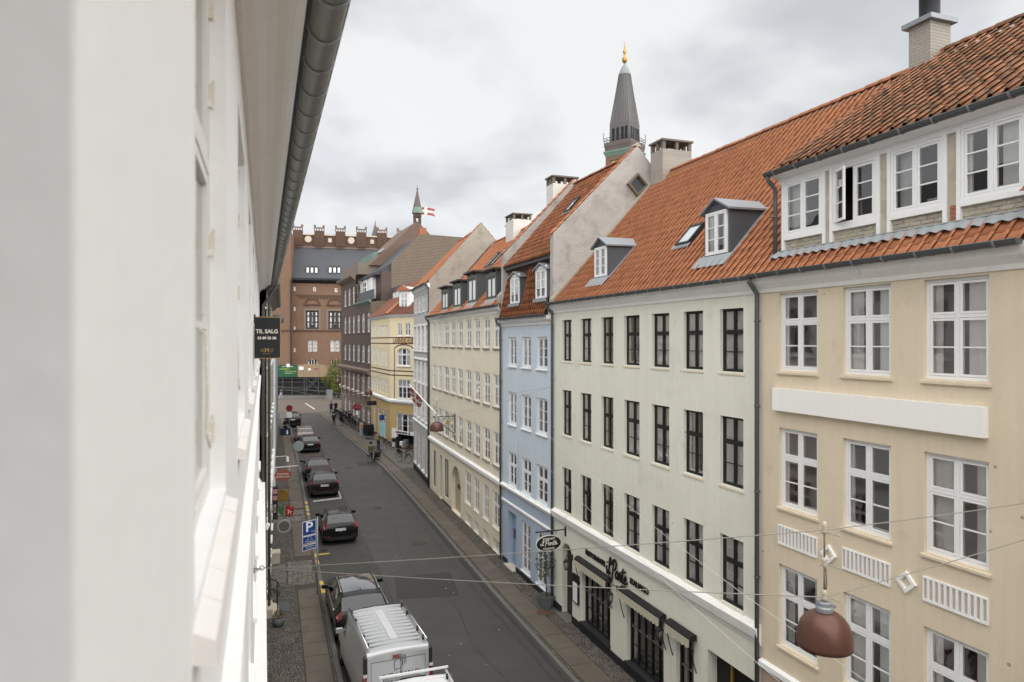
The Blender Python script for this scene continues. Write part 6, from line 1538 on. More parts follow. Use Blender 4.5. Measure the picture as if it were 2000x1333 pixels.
# spire: square with rounded-off corners towards the top
vs = []; NS = 32
for (r_, py) in prof:
    k = (248-py)/101.0
    for i in range(NS):
        a = 2*math.pi*i/NS; c_, s_ = abs(math.cos(a)), abs(math.sin(a)); sq = 1/(c_+s_); rr = r_*(sq*(1-k)+(1-k*0.0)*k*0.92)
        vs.append((rr*math.cos(a-math.pi/2+0.12), rr*math.sin(a-math.pi/2+0.12), tz(py)))
b = MB().add(vs, [(i*NS+k, i*NS+(k+1) % NS, (i+1)*NS+(k+1) % NS, (i+1)*NS+k) for i in range(len(prof)-1) for k in range(NS)])
sp = b.build('spire', surf('ribbed spire sheet', (0.135, 0.130, 0.128), 0.6, big=0.1, bigs=0.2, streak=0.12), tw)
rb = MB()
for k in range(NS): rb.tube([vs[i*NS+k] for i in range(len(prof))], 0.085, 4, cap=False)
rb.build('spire_ribs', surf('rib metal', (0.095, 0.09, 0.087), 0.6), sp)
MB().lathe([(2.0, tz(148)), (1.75, tz(143)), (1.35, tz(137)), (0.85, tz(131)), (0.3, tz(127)), (0.25, tz(124))], (0, 0, 0), 16).build('copper_cap', surf('pale copper', (0.21, 0.25, 0.235), 0.6, big=0.1), tw, True)
gb = MB().lathe([(0, tz(125)), (0.5, tz(123.5)), (0.85, tz(119)), (0.82, tz(115)), (0.45, tz(111.5)), (0.3, tz(110)), (0.35, tz(106)), (0.5, tz(104)), (0.55, tz(101)), (0.35, tz(98)), (0.2, tz(96)), (0.3, tz(94)), (0.15, tz(92)), (0.1, tz(84)), (0, tz(80))], (0, 0, 0), 16)
gb.build('gilded_finial', M.gold, tw, True)
# ---------------------------------------------------------------- left-hand houses
Y0W = -42.0; XW = -0.14
hx = House('white_house', 'white limewashed building along the left edge seen from its own top-floor window', (XW, Y0W), (XW, 26.45))
Lx = hx.L
wy = [(-0.62, 0.615), (1.62, 2.91), (4.29, 5.80), (7.30, 8.75)] + [(10.25+2.95*k, 11.7+2.95*k) for k in range(5)] + [(-3.2, -1.9), (-5.8, -4.5)]
rows_x = [(9.62, 11.60), (6.35, 8.35), (2.6, 4.4)]
ops = [(round(a-Y0W, 2), round(c-Y0W, 2), z0, z1) for a, c in wy for z0, z1 in rows_x]
wall(hx, 'wall', 0, Lx, 0, 12.05, ops, M.white_wall, dep=0.32)
hinge = surf('rusty painted hinge', (0.70, 0.645, 0.56), 0.7, fine=0.1, fines=60, stain=(0.80, 0.77, 0.72), stains=25, stain_lo=0.5, stain_hi=0.6)
def mk_hinge(): return MB().box(-0.012, 0.012, -0.006, 0.02, -0.045, 0.045).tube([(0.0, -0.008, -0.05), (0.0, -0.008, 0.06)], 0.006, 8).mesh('hinge', hinge)
PSILL = surf('painted sill', (0.79, 0.765, 0.735), 0.8, big=0.06, bigs=5, fine=0.04)
rotten = surf('peeling white paint', (0.78, 0.77, 0.74), 0.6, fine=0.05, fines=30, stain=(0.50, 0.34, 0.17), stains=5, stain_lo=0.62, stain_hi=0.70)
for (a, c, z0, z1) in ops:
    yy = a+Y0W
    if abs(yy+0.62) < 0.01 and z0 > 9:   # the open window the photo is taken from: frame only, no sashes
        b = MB().box(a, a+0.05, 0.16, 0.24, z0, z1).box(c-0.05, c, 0.16, 0.24, z0, z1).box(a+0.05, c-0.05, 0.16, 0.24, z1-0.06, z1)
        hx.put(b, 'window', M.paint); continue
    w_ = window(hx, a, c, z0, z1, 0.055, cur='side', mat=rotten if z0 > 9 and yy < 6 else M.paint, merge=yy > 8)
    if z0 > 9 and 0.5 < yy < 9:
        W = c-a
        for x in (0.05, W-0.05):
            for zq in (0.24, 0.95, 1.52, 1.86): link('hinge', cached('hinge', mk_hinge), w_, (x, -0.006, zq))
        MB().tube([(W*0.5, -0.01, 0.62), (W*0.5, -0.03, 0.60), (W*0.5+0.02, -0.035, 0.42), (W*0.5, -0.03, 0.30), (W*0.5+0.05, -0.04, 0.25), (W*0.5+0.09, -0.03, 0.29)], 0.0045, 6).build('window_stay', hinge, w_, True)
    if z0 > 9 and yy > 0:
        n = 6; W = c-a+0.08
        for k in range(n):
            xa, xb = -0.04+W*k/n+0.001, -0.04+W*(k+1)/n-0.001; dz = rng.uniform(-0.004, 0.004)
            MB().prism([(-0.055-0.05, -0.115+dz), (0.02, -0.085), (0.02, 0.0), (-0.055-0.045, -0.055+dz)], 'x', xa, xb).build('sill_brick', PSILL, w_)
    else:
        link('sill', cached(('sillx', round(c-a, 2)), lambda: MB().prism([(-0.11, -0.1), (0.02, -0.08), (0.02, 0), (-0.11, -0.04)], 'x', -0.04, c-a+0.04).mesh('sill', M.trim)), w_)
interior(hx, 0.05, Lx-0.05, 0.1, 12.0, 0.6, 4.0)
cornice(hx, 0, Lx, [(0.02, 11.98), (-0.03, 11.98), (-0.06, 12.03), (-0.10, 12.07), (-0.16, 12.08), (-0.22, 12.13), (-0.29, 12.22), (-0.33, 12.24), (-0.385, 12.24), (-0.385, 12.34), (0.02, 12.34)], surf('eaves soffit', (0.86, 0.845, 0.82), 0.8, big=0.05, bigs=1.2, streak=0.05), 'eaves_cornice')
hx.put(MB().prism([(-0.50, 12.36), (4.5, 16.8), (9.4, 12.3)], 'x', 0, Lx), 'roof', M.slate)
gutter(hx, 0.0, Lx-0.1, -0.53, 12.30, 0.105, 0.53, surf('greenish zinc gutter', (0.20, 0.205, 0.185), 0.45, metal=0.3, big=0.1, bigs=1.0, streak=0.1))
pipe(hx, Lx-0.25, -0.53, 12.2, 5.0, -0.14, 0.055, neck=0.7)
for z in (5.05,): cornice(hx, 0, Lx, [(0.02, z-0.22), (-0.05, z-0.2), (-0.08, z-0.1), (-0.17, z-0.02), (-0.19, z+0.06), (0.02, z+0.10)], M.trim, 'string_course')
for z in (8.95,): cornice(hx, 0, Lx, [(0.02, z-0.12), (-0.03, z-0.1), (-0.06, z), (0.02, z+0.04)], M.trim, 'string_course')
hx.put(MB().box(0, Lx, -0.04, 0.0, 0, 0.7), 'plinth', M.kerb)
# next two houses on the left
ho = House('olive_house', 'narrow strip of a drab beige house seen edge-on beyond the white building', (0.10, 26.5), (0.55, 45.0))
ops = [(1.2+2.3*k, 2.2+2.3*k, z, z+1.6) for k in range(7) for z in (3.9, 6.6, 9.2)]+[(1.2+2.3*k, 2.5+2.3*k, 0.6, 2.6) for k in range(7)]
wall(ho, 'wall', 0, ho.L, 0, 12.3, ops, surf('drab plaster', (0.40, 0.36, 0.28), 0.85, big=0.08, streak=0.08))
for o in ops: window(ho, *o, 0.08, cur='side', merge=True, sill=M.trim)
interior(ho, 0.05, ho.L-0.05, 0.1, 12.2)
cornice(ho, 0, ho.L, [(0.02, 3.3), (-0.05, 3.3), (-0.12, 3.45), (0.02, 3.55)], M.trim, 'string_course')
cornice(ho, 0, ho.L, [(0.02, 12.0), (-0.1, 12.1), (-0.3, 12.3), (0.02, 12.3)], M.zinc); gutter(ho, 0, ho.L, -0.38, 12.35, 0.08); pipe(ho, 0.3, -0.38, 12.3, 0.12)
ho.put(MB().prism([(-0.3, 12.32), (4, 16), (8, 12.32)], 'x', 0, ho.L), 'roof', M.slate)
ho.put(MB().lathe([(0, 0), (0.12, 0.02), (0.2, 0.06)], (0.5, -0.42, 11.0), 16, ax='x'), 'satellite_dish', M.zinc, True)
hq = House('slate_blue_house', 'slate-blue house front seen edge-on far down the left pavement', (0.55, 45.02), (1.6, 85))
ops = [(1.5+2.5*k, 2.6+2.5*k, z, z+1.6) for k in range(15) for z in (3.9, 6.7, 9.3)]+[(1.5+2.5*k, 3.0+2.5*k, 0.6, 2.7) for k in range(15)]
wall(hq, 'wall', 0, hq.L, 0, 11.6, ops, surf('slate blue plaster', (0.24, 0.29, 0.38), 0.85, big=0.08, streak=0.06))
for o in ops: window(hq, *o, 0.08, cur='side', merge=True)
interior(hq, 0.05, hq.L-0.05, 0.1, 11.5)
cornice(hq, 0, hq.L, [(0.02, 11.3), (-0.1, 11.4), (-0.3, 11.6), (0.02, 11.6)], M.trim); hq.put(MB().prism([(-0.3, 11.62), (4, 15), (8, 11.62)], 'x', 0, hq.L), 'roof', M.slate)
hq.put(MB().box(0.1, 0.4, -0.14, -0.02, 0.1, 11.3), 'white_pilaster', M.trim)

# ---------------------------------------------------------------- signs on the left side
def facing_plate(b, x0, x1, z0, z1, t=0.02, mi=0): return b.box(x0, x1, -t, t, z0, z1, mi)
# for-sale board
ts = thing('for_sale_sign', 'black for-sale board with gold edge reading TIL SALG hanging on the white wall', 'sign', (XW+0.0, 11.5, 9.92))
MB().box(0.004, 0.402, -0.012, 0.012, 0.0, 0.665).build('board', M.goldpr, ts)
fb = MB().box(0.004, 0.388, -0.015, -0.012, 0.014, 0.651).build('board_face', M.charcoal, ts)
def put_text(par, txt, x, z, width, size, mat, y=-0.018, bold=0.0, rotz=0.0, height=None):
    me = text_mesh(txt, size, mat, 0.0012, bold); o = link('lettering', me, par, (x, y, z), (0, 0, rotz))
    w = max(v.co.x for v in me.vertices)-min(v.co.x for v in me.vertices)
    if width: o.scale = (width/w, 1, 1)
    return o
put_text(ts, 'TIL SALG', 0.190, 0.43, 0.33, 0.085, M.textwhite, bold=0.003)
MB().box(0.165, 0.215, -0.018, -0.015, 0.372, 0.374).build('rule', M.goldpr, ts)
put_text(ts, '53 89 25 50', 0.190, 0.325, 0.28, 0.055, M.textwhite, bold=0.003)
put_text(ts, 'H', 0.190, 0.135, 0.06, 0.085, M.goldpr, bold=0.003)
sw = MB()
for s_ in (-1, 1): sw.tube([(0.19+s_*x, -0.017, 0.135+z) for x, z in smooth_path([(0.035, -0.02), (0.07, -0.025), (0.095, 0.0), (0.07, 0.02), (0.05, 0.005), (0.07, -0.005)])], 0.003, 4)
sw.build('emblem_scroll', M.goldpr, ts); put_text(ts, 'HOMES', 0.190, 0.078, 0.12, 0.022, M.goldpr)
MB().bar((0, 0.02, 0.64), (0.40, 0.02, 0.64), 0.012).box(-0.004, 0.02, -0.03, 0.03, 0.56, 0.7).build('bracket', M.iron, ts)
# wall hook with ring for the lamp wires
hk_p = hx._hit(503, 1112, -0.05)
wh = thing('wire_hook', 'steel hook and ring on the white wall holding the lamp wires', 'hook', (XW, hk_p.y, hk_p.z))
b = MB(); b.tube([(0.0, 0, 0), (0.06, 0, 0.0), (0.12, 0.0, 0.01)], 0.012, 8)
b.tube([(0.115+0.035*math.cos(a), 0.0, 0.012+0.035*math.sin(a)) for a in [k*math.pi/8 for k in range(16)]], 0.008, 6, closed=True)
b.tube([(-0.0+0.045*math.cos(a)+0.02, -0.02, 0.0+0.03*math.sin(a)) for a in [k*math.pi/8 for k in range(16)]], 0.008, 6, closed=True)
b.box(-0.004, 0.01, -0.04, 0.04, -0.05, 0.05); b.build('hook', M.steel, wh, True)
HOOK = Vector((XW+0.14, hk_p.y, hk_p.z+0.01))
# parking sign
_x, _y = gpx(620, 1164, 0.11)
ps = thing('parking_sign', 'blue parking sign with three stacked panels on a steel post by the kerb', 'sign', (_x, _y, 0.1), R(6)); ps.scale = (0.88, 0.88, 0.95)
MB().tube([(0, 0, 0), (0, 0, 3.3)], 0.032, 10).lathe([(0.06, 0), (0.06, 0.03), (0.03, 0.05)], (0, 0, 0), 10).build('post', M.steel, ps, True)
def panel(z0, z1, x0=-0.66, x1=-0.06, sk=0.0):
    o = MB().add([(x0, -0.045, z0+sk), (x1, -0.045, z0), (x1, -0.045, z1), (x0, -0.045, z1+sk), (x0, -0.03, z0+sk), (x1, -0.03, z0), (x1, -0.03, z1), (x0, -0.03, z1+sk)], [(0,1,2,3),(7,6,5,4),(0,4,5,1),(1,5,6,2),(2,6,7,3),(3,7,4,0)]).build('panel', M.whitep, ps)
    e = 0.022; MB().quad((x0+e, -0.048, z0+e+sk), (x1-e, -0.048, z0+e), (x1-e, -0.048, z1-e), (x0+e, -0.048, z1-e+sk)).build('panel_face', M.bluesign, o); return o
p1 = panel(2.62, 3.22, sk=-0.06); put_text(p1, 'P', -0.37, 2.92, 0.30, 0.58, M.whitep, -0.052, 0.012)
put_text(p1, 'Zone', -0.19, 2.74, 0.17, 0.07, M.whitep, -0.052)
p2 = panel(2.28, 2.60, sk=-0.06)
for k, (t_, w_, z_) in enumerate((('8 - 20', 0.14, 2.53), ('(8 - 17)', 0.26, 2.44), ('Betalingszone', 0.40, 2.36), ('Pay zone', 0.24, 2.29))): put_text(p2, t_, -0.34, z_-0.02, w_, 0.065, M.whitep, -0.052)
p3 = panel(2.02, 2.24, sk=-0.08); put_text(p3, 'Tidsbegrænset', -0.34, 2.13, 0.42, 0.07, M.whitep, -0.052).rotation_euler[1] = R(-6); put_text(p3, 'parkering', -0.34, 2.06, 0.34, 0.06, M.whitep, -0.052).rotation_euler[1] = R(-6)
# round sign seen from the back
_x, _y = gpx(583, 943, 0.11)
ds = thing('round_sign', 'grey back of a round road sign on a thin post beside the parked cars', 'sign', (_x, _y, 0.1))
MB().tube([(0, 0, 0), (0, 0, 2.95)], 0.03, 8).build('post', M.steel, ds)
MB().lathe([(0, -0.06), (0.36, -0.06), (0.37, -0.05), (0.36, -0.04), (0, -0.04)], (0, 0, 2.62), 28, ax='y').build('disc', surf('sign back', (0.30, 0.34, 0.34), 0.5, metal=0.2), ds)
MB().box(-0.2, 0.2, -0.04, -0.02, 2.56, 2.60).build('clamp', M.steel, ds)
# red round signs
def red_sign(px, py, pz, r, label, bar, loc=None):
    x, y = gpx(px, py, 0.11); s = thing('no_entry_sign' if bar else 'no_stopping_sign', label, 'sign', (x, y, 0.1))
    MB().tube([(0, 0, 0), (0, 0, pz+0.35)], 0.03, 8).build('post', M.steel, s)
    MB().lathe([(0, -0.05), (r, -0.05), (r, -0.035), (0, -0.03)], (0, 0, pz), 24, ax='y').build('disc', M.red_print, s)
    if bar: MB().box(-r*0.75, r*0.75, -0.058, -0.05, pz-0.06, pz+0.06).build('bar', M.terracotta, s); MB().box(-0.12, 0.12, -0.05, -0.03, pz-0.85, pz-0.4).build('plate', M.whitep, s)
    else:
        MB().box(-0.28, 0.28, -0.05, -0.03, pz-1.05, pz-0.42).build('plate', M.whitep, s)
        MB().box(-1.0, -0.32, -0.04, -0.02, pz-1.05, pz-0.35).build('side_board', M.greywall, s)
    return s
red_sign(565, 842, 2.55, 0.36, 'dark red round sign with a white plate on the left pavement', False)
red_sign(697.5, 852, 3.1, 0.42, 'dark red round sign with a bar on the right pavement near the bikes', True)
# shop signs hanging off the drab house
def wall_x(y): return LFX(y)
def hang(name, label, y, z): return thing(name, label, 'sign', (wall_x(y), y, z))
s1 = hang('oval_sign', 'reddish oval hanging sign of an antiquarian bookshop on the left', 33.3, 4.0)
b = MB(); n = 32; b.prism([(0.58+0.37*math.cos(2*math.pi*k/n), 0.27*math.sin(2*math.pi*k/n)) for k in range(n)], 'y', -0.015, 0.015); b.build('plate', M.terracotta, s1)
put_text(s1, 'Kommerups', 0.58, 0.06, 0.50, 0.13, M.textwhite, -0.02); put_text(s1, 'Antikvariat', 0.58, -0.07, 0.58, 0.13, M.textwhite, -0.02)
MB().bar((0, 0, 0.36), (1.25, 0, 0.40), 0.03).bar((0.3, 0, 0.38), (0.3, 0, 0.18), 0.012).bar((0.86, 0, 0.38), (0.86, 0, 0.18), 0.012).build('bracket', M.trim, s1)
s2 = hang('vertical_banner_sign', 'tall narrow black hanging sign with pink pictures on the left', 31.8, 2.35)
MB().box(0.14, 0.36, -0.012, 0.012, 0, 1.42).build('board', M.charcoal, s2)
pk = surf('pink print', (0.40, 0.20, 0.24), 0.6, big=0.3, bigs=9)
MB().box(0.155, 0.345, -0.016, -0.012, 1.12, 1.33).build('picture', pk, s2); MB().box(0.155, 0.345, -0.016, -0.012, 0.84, 1.04).build('picture', pk, s2)
t_ = put_text(s2, 'STAR', 0.25, 0.48, None, 0.16, M.textwhite, -0.016); t_.rotation_euler[1] = R(-90)
MB().bar((0, 0, 1.44), (0.40, 0, 1.44), 0.02).build('bracket', M.iron, s2)
s3 = hang('tulip_sign', 'red tulip-shaped and green leaf-shaped hanging shop sign on the left', 32.3, 2.3)
b = MB().prism([(0.66, 0.05), (0.70, 0.42), (0.80, 0.56), (0.89, 0.40), (1.04, 0.47), (1.05, 0.2), (0.98, 0.04), (0.82, -0.03)], 'y', -0.012, 0.012); b.build('tulip', M.redplain, s3)
put_text(s3, '7r', 0.86, 0.2, 0.2, 0.26, M.textwhite, -0.016)
MB().prism([(0.36, 0.6), (0.42, 0.18), (0.56, 0.02), (0.64, 0.35), (0.58, 0.62), (0.48, 0.4)], 'y', 0.0, 0.02).build('leaf', surf('leaf green print', (0.05, 0.16, 0.05), 0.7), s3)
MB().bar((0, 0.01, 0.75), (1.0, 0.01, 0.72), 0.018).bar((0.86, 0.01, 0.72), (0.86, 0.01, 0.5), 0.01).build('bracket', M.iron, s3)
s4 = hang('barrel_sign', 'round golden brown hanging sign beside the black banner on the left', 34.2, 2.55)
MB().lathe([(0, -0.02), (0.30, -0.02), (0.33, 0.0), (0.30, 0.04), (0, 0.04)], (0.55, 0, 0.3), 20, ax='y').lathe([(0.14, -0.04), (0.2, -0.05), (0.2, -0.02)], (0.55, 0, 0.38), 16, ax='y').build('plate', surf('golden brown', (0.24, 0.14, 0.03), 0.6, big=0.2, bigs=6), s4)
MB().bar((0, 0, 0.66), (0.9, 0, 0.66), 0.018).build('bracket', M.iron, s4)
s5 = hang('shop_sign', 'small dark blue hanging shop sign far along the left pavement', 58.0, 3.1)
MB().box(0.35, 1.15, -0.02, 0.02, -0.5, 0.05).build('board', surf('navy board', (0.010, 0.013, 0.045), 0.5), s5); MB().box(0.85, 0.97, -0.026, -0.02, -0.42, -0.1).build('figure', M.whitep, s5)
MB().bar((0, 0, 0.3), (1.1, 0, 0.3), 0.03).bar((0.45, 0, 0.3), (0.45, 0, 0.05), 0.02).bar((1.0, 0, 0.3), (1.0, 0, 0.05), 0.02).build('bracket', M.steel, s5)
s6 = hang('arm_lamp', 'white lamp arm sticking out over the left pavement', 45.5, 2.9)
MB().bar((0, 0, 0), (0.8, 0, 0.02), 0.035).build('arm', M.trim, s6); MB().lathe([(0.05, 0), (0.08, -0.1), (0.1, -0.32), (0, -0.32)], (0.86, 0, 0.0), 10).build('spot', M.trim, s6)
s7 = hang('ring_sign', 'round silver hanging shop sign on an iron bracket above the left cobbles', 28.4, 2.95)
b = MB(); b.tube([(0, 0, 0.34), (0.62, 0, 0.34), (1.3, 0, 0.33)], 0.014, 6); b.tube([(0, 0, 0.95), (0.3, 0, 0.68), (0.62, 0, 0.40)], 0.008, 5); b.tube([(0.62+0.05*math.cos(a), 0, 0.42+0.05*math.sin(a)) for a in [k*math.pi/6-1.2 for k in range(10)]], 0.008, 5); b.tube([(0.62, 0, 0.33), (0.62, 0, 0.22)], 0.012, 5); b.build('bracket', M.iron, s7)
rg = MB().lathe([(0.20, -0.03), (0.265, -0.03), (0.27, 0.0), (0.265, 0.03), (0.20, 0.03)], (0.62, 0, -0.06), 28, ax='y').build('ring', surf('silver ring', (0.42, 0.42, 0.40), 0.35, metal=0.6), s7)
MB().lathe([(0, -0.015), (0.2, -0.012), (0.2, 0.012), (0, 0.015)], (0.62, 0, -0.06), 28, ax='y').build('disc', surf('mirror disc', (0.16, 0.15, 0.13), 0.3, metal=0.5, big=0.5, bigs=6), s7)
# stone steps with iron railings and a flower tub by the white house
st = thing('entrance_steps', 'worn stone entrance steps with two scrolled black iron railings by the white house', 'steps', (-0.10, 26.9, 0.1))
for k, (d, h_) in enumerate(((0.62, 0.16), (0.42, 0.32), (0.22, 0.48))): MB().box(0.0, d, -0.55, 0.55, h_-0.16+0.0, h_).build('step', M.stone, st)
def rail(y):
    b = MB(); b.tube([(0.1, y, 1.15), (0.45, y, 1.05), (0.62, y, 0.92), (0.66, y, 0.8), (0.60, y, 0.76)], 0.022, 6); b.tube([(0.1, y, 0.75), (0.40, y, 0.66), (0.58, y, 0.5)], 0.016, 6); b.bar((0.58, y, 0.05), (0.58, y, 0.95), 0.035); b.bar((0.1, y, 0.4), (0.1, y, 1.16), 0.03); b.tube([(0.3+0.1*math.cos(a), y, 0.88+0.1*math.sin(a)) for a in [k*math.pi/5 for k in range(10)]], 0.01, 5, closed=True)
    b.build('railing', M.iron, st)
rail(-0.52); rail(0.52)
tb = thing('flower_tub', 'round zinc tub with dry grass beside the stone steps', 'planter', (0.50, 25.55, 0.1))
MB().lathe([(0, 0), (0.17, 0), (0.21, 0.32), (0.19, 0.32), (0.18, 0.27), (0, 0.27)], (0, 0, 0), 16).build('tub', M.potz, tb, True)
b = MB(); leafy(b, (0, 0, 0.38), 0.2, 160, 0.06, random.Random(4)); b.build('grass', surf('dry grass', (0.20, 0.18, 0.10), 0.8), tb)
bn = thing('stone_block', 'pale square stone block standing against the left wall', 'block', (0.42, 33.0, 0.1))
MB().box(-0.28, 0.28, -0.3, 0.3, 0, 0.42).box(-0.3, 0.3, -0.32, 0.32, 0.42, 0.5).build('block', M.stone, bn)
# ---------------------------------------------------------------- vehicles
def cr4(p0, p1, p2, p3, t): return 0.5*((2*p1)+(-p0+p2)*t+(2*p0-5*p1+4*p2-p3)*t*t+(-p0+3*p1-3*p2+p3)*t**3)
def resample(rows, n):
    """Catmull-Rom through rows (lists of floats); returns (param, row)"""
    out = []
    for i in range(len(rows)-1):
        a, b, c, d = rows[max(i-1, 0)], rows[i], rows[i+1], rows[min(i+2, len(rows)-1)]
        for k in range(n):
            t = k/n; out.append((i+t, [min(max(cr4(a[q], b[q], c[q], d[q], t), min(b[q], c[q])), max(b[q], c[q])) if q == 0 else cr4(a[q], b[q], c[q], d[q], t) for q in range(len(b))]))
    out.append((len(rows)-1.0, list(rows[-1]))); return out
HATCH = [(0.00, .42, .62, .68, .72, .62, .02), (0.015, .30, .78, .80, .87, .72, .02), (0.05, .24, .93, .84, 1.01, .73, .02), (0.11, .21, .97, .86, 1.10, .70, .02), (0.46, .20, .98, .86, 1.39, .60, .03),
         (0.66, .20, .97, .86, 1.455, .575, .04), (1.30, .20, .95, .86, 1.475, .58, .05), (1.9, .20, .94, .86, 1.46, .57, .05), (2.35, .20, .93, .86, 1.37, .57, .04), (3.05, .20, .92, .85, .99, .64, .05), (3.5, .22, .85, .83, .89, .6, .04), (3.84, .26, .66, .75, .73, .52, .02), (3.95, .38, .5, .56, .6, .4, .0)]
WAGON = [(0.00, .45, .68, .72, .80, .66, .02), (0.02, .32, .84, .85, .95, .77, .02), (0.06, .26, .99, .89, 1.07, .78, .02), (0.13, .23, 1.01, .91, 1.14, .76, .02), (0.48, .22, 1.02, .92, 1.43, .66, .03),
         (0.74, .22, 1.02, .92, 1.50, .635, .04), (1.7, .22, 1.0, .92, 1.535, .64, .05), (2.5, .22, .99, .92, 1.51, .63, .05), (2.95, .22, .98, .92, 1.41, .63, .04), (3.65, .22, .97, .91, 1.07, .70, .05), (4.2, .24, .90, .89, .95, .66, .04), (4.55, .28, .70, .80, .78, .56, .02), (4.66, .4, .55, .6, .64, .44, .0)]
VAN = [(0.00, .36, 1.02, .90, 1.78, .79, .02), (0.05, .30, 1.05, .94, 1.89, .80, .04), (0.25, .26, 1.06, .95, 1.925, .80, .045), (1.6, .25, 1.06, .95, 1.94, .80, .05), (2.75, .25, 1.06, .95, 1.94, .80, .05), (3.10, .25, 1.05, .95, 1.90, .78, .05), (3.75, .25, 1.04, .94, 1.30, .76, .05), (4.15, .26, .98, .92, 1.06, .72, .05), (4.55, .28, .78, .85, .84, .62, .03), (4.70, .40, .55, .66, .62, .5, .0)]
def section(st):
    y, zb, zs, w, zt, wt, cr = st
    return [(0, zb), (.80*w, zb), (.97*w, zb+.10), (w, .55*zb+.45*zs), (.985*w, zs), (wt+.045, zt-.075), (wt*.90, zt+cr*.15), (0, zt+cr)]
def loft(stations, nu=5, nv=(1, 1, 2, 3, 5, 3, 6)):
    st = resample([list(s) for s in stations], nu); rows = []
    for su, s in st:
        ctrl = section(s); pts = []
        for j in range(7):
            a, b, c, d = ctrl[max(j-1, 0)], ctrl[j], ctrl[j+1], ctrl[min(j+2, 7)]
            for k in range(nv[j]):
                t = k/nv[j]
                if j in (0, 1, 4): p = (b[0]+(c[0]-b[0])*t, b[1]+(c[1]-b[1])*t)
                else: p = tuple(cr4(a[q], b[q], c[q], d[q], t) for q in (0, 1))
                pts.append((j+t, p))
        pts.append((7.0, ctrl[7])); rows.append((su, s[0], pts))
    return rows
def car(name, label, x, y, table, L, W, H, paint, spec, rot=0.0, group='cars parked along the left kerb'):
    t = thing(name, label, 'van' if spec.get('van') else 'car', (x, y, 0.004), rot, group)
    L0, W0, H0 = table[-1][0], max(s[3] for s in table), max(s[4]+s[6] for s in table)
    st = [(s[0]*L/L0, s[1]*H/H0, s[2]*H/H0, s[3]*W/2/W0, s[4]*H/H0, s[5]*W/2/W0, s[6]) for s in table]
    rows = loft(st); wr = spec.get('wr', 0.32); wyr, wyf = spec.get('wy', (0.19*L, 0.81*L))
    buckets = {}
    nv = len(rows[0][2])
    def cls(yc, sv, side, zc, xc):
        yn = yc/L
        for nm, (y0, y1, v0, v1) in spec['zones']:
            if y0 <= yn <= y1 and v0 <= sv <= v1:
                if nm.startswith('side_window') or nm in ('tail_light', 'head_light'): return nm + ('_l' if side < 0 else '_r')
                return nm
        return 'body'
    for i in range(len(rows)-1):
        for j in range(nv-1):
            su, y0, p0 = rows[i]; su1, y1, p1 = rows[i+1]
            sv = (p0[j][0]+p0[j+1][0])/2; yc = (y0+y1)/2; zc = (p0[j][1][1]+p1[j+1][1][1])/2; xc = (p0[j][1][0]+p1[j+1][1][0])/2
            for side in (-1, 1):
                if any(math.hypot(yc-wy_, zc-wr) < wr+0.05 for wy_ in (wyr, wyf)) and 0.9 < sv < 4: continue
                k = cls(yc, sv, side, zc, xc)
                q = [(side*p0[j][1][0], y0, p0[j][1][1]), (side*p0[j+1][1][0], y0, p0[j+1][1][1]), (side*p1[j+1][1][0], y1, p1[j+1][1][1]), (side*p1[j][1][0], y1, p1[j][1][1])]
                if side > 0: q = q[::-1]
                buckets.setdefault(k, []).append(q)
    cap = [(pt[1][0], 0.0, pt[1][1]) for pt in rows[0][2]]
    capf = [(-a, b, c) for a, b, c in cap] + [(a, b, c) for a, b, c in reversed(cap)][1:-1]
    names = {'body': ('body', paint), 'rear_window': ('rear_window', M.carglass), 'windscreen': ('windscreen', M.carglass), 'roof_glass': ('roof_glass', surf('panorama glass', (0.03, 0.032, 0.036), 0.06, spec=0.8, coat=1.0) if 'pg' not in _cache else _cache['pg']), 'lower_bumper': ('bumper', M.plastic), 'spoiler': ('spoiler', paint)}
    body = None
    for k in ['body']+[q for q in buckets if q != 'body']:
        mb = MB(); idx = {}
        for q in buckets.get(k, []):
            ids = []
            for p in q:
                kk = (round(p[0], 4), round(p[1], 4), round(p[2], 4))
                if kk not in idx: idx[kk] = len(mb.v); mb.v.append(p)
                if idx[kk] not in ids: ids.append(idx[kk])
            if len(ids) > 2: mb.f.append(tuple(ids)); mb.m.append(0)
        if k.startswith('side_window'): nm, mt = 'side_window', M.carglass
        elif k.startswith('tail_light'): nm, mt = 'tail_light', M.redlens
        elif k.startswith('head_light'): nm, mt = 'head_light', M.clearlens
        else: nm, mt = names.get(k, (k, paint))
        if k == 'roof_glass': _cache['pg'] = mt
        if k == 'body': mb.add(capf, [tuple(range(len(capf)))])
        o = mb.build(nm, mt, t, True); autosmooth(o, 40)
    # dark cabin inside
    cb = MB().box(-W*0.36, W*0.36, 0.16*L if not spec.get('van') else 0.6*L, 0.72*L, 0.35*H, 0.62*H); cb.build('cabin', M.black, t)
    MB().box(-W*0.42, W*0.42, 0.05*L, 0.95*L, 0.16*H, 0.36*H).build('underbody', M.black, t)
    for yy in (0.36*L, 0.58*L):
        for sx in (-1, 1): MB().box(sx*W*0.2-0.22, sx*W*0.2+0.22, yy-0.06, yy+0.08, 0.5*H, 0.80*H).build('seat', M.plastic, t)
    wme = cached(('tyre', wr), lambda: MB().lathe([(wr*0.62, -0.1), (wr*0.95, -0.1), (wr, -0.07), (wr, 0.07), (wr*0.95, 0.1), (wr*0.62, 0.1), (wr*0.62, -0.1)], (0, 0, 0), 24, ax='x').mesh('wheel', M.tyre, True))
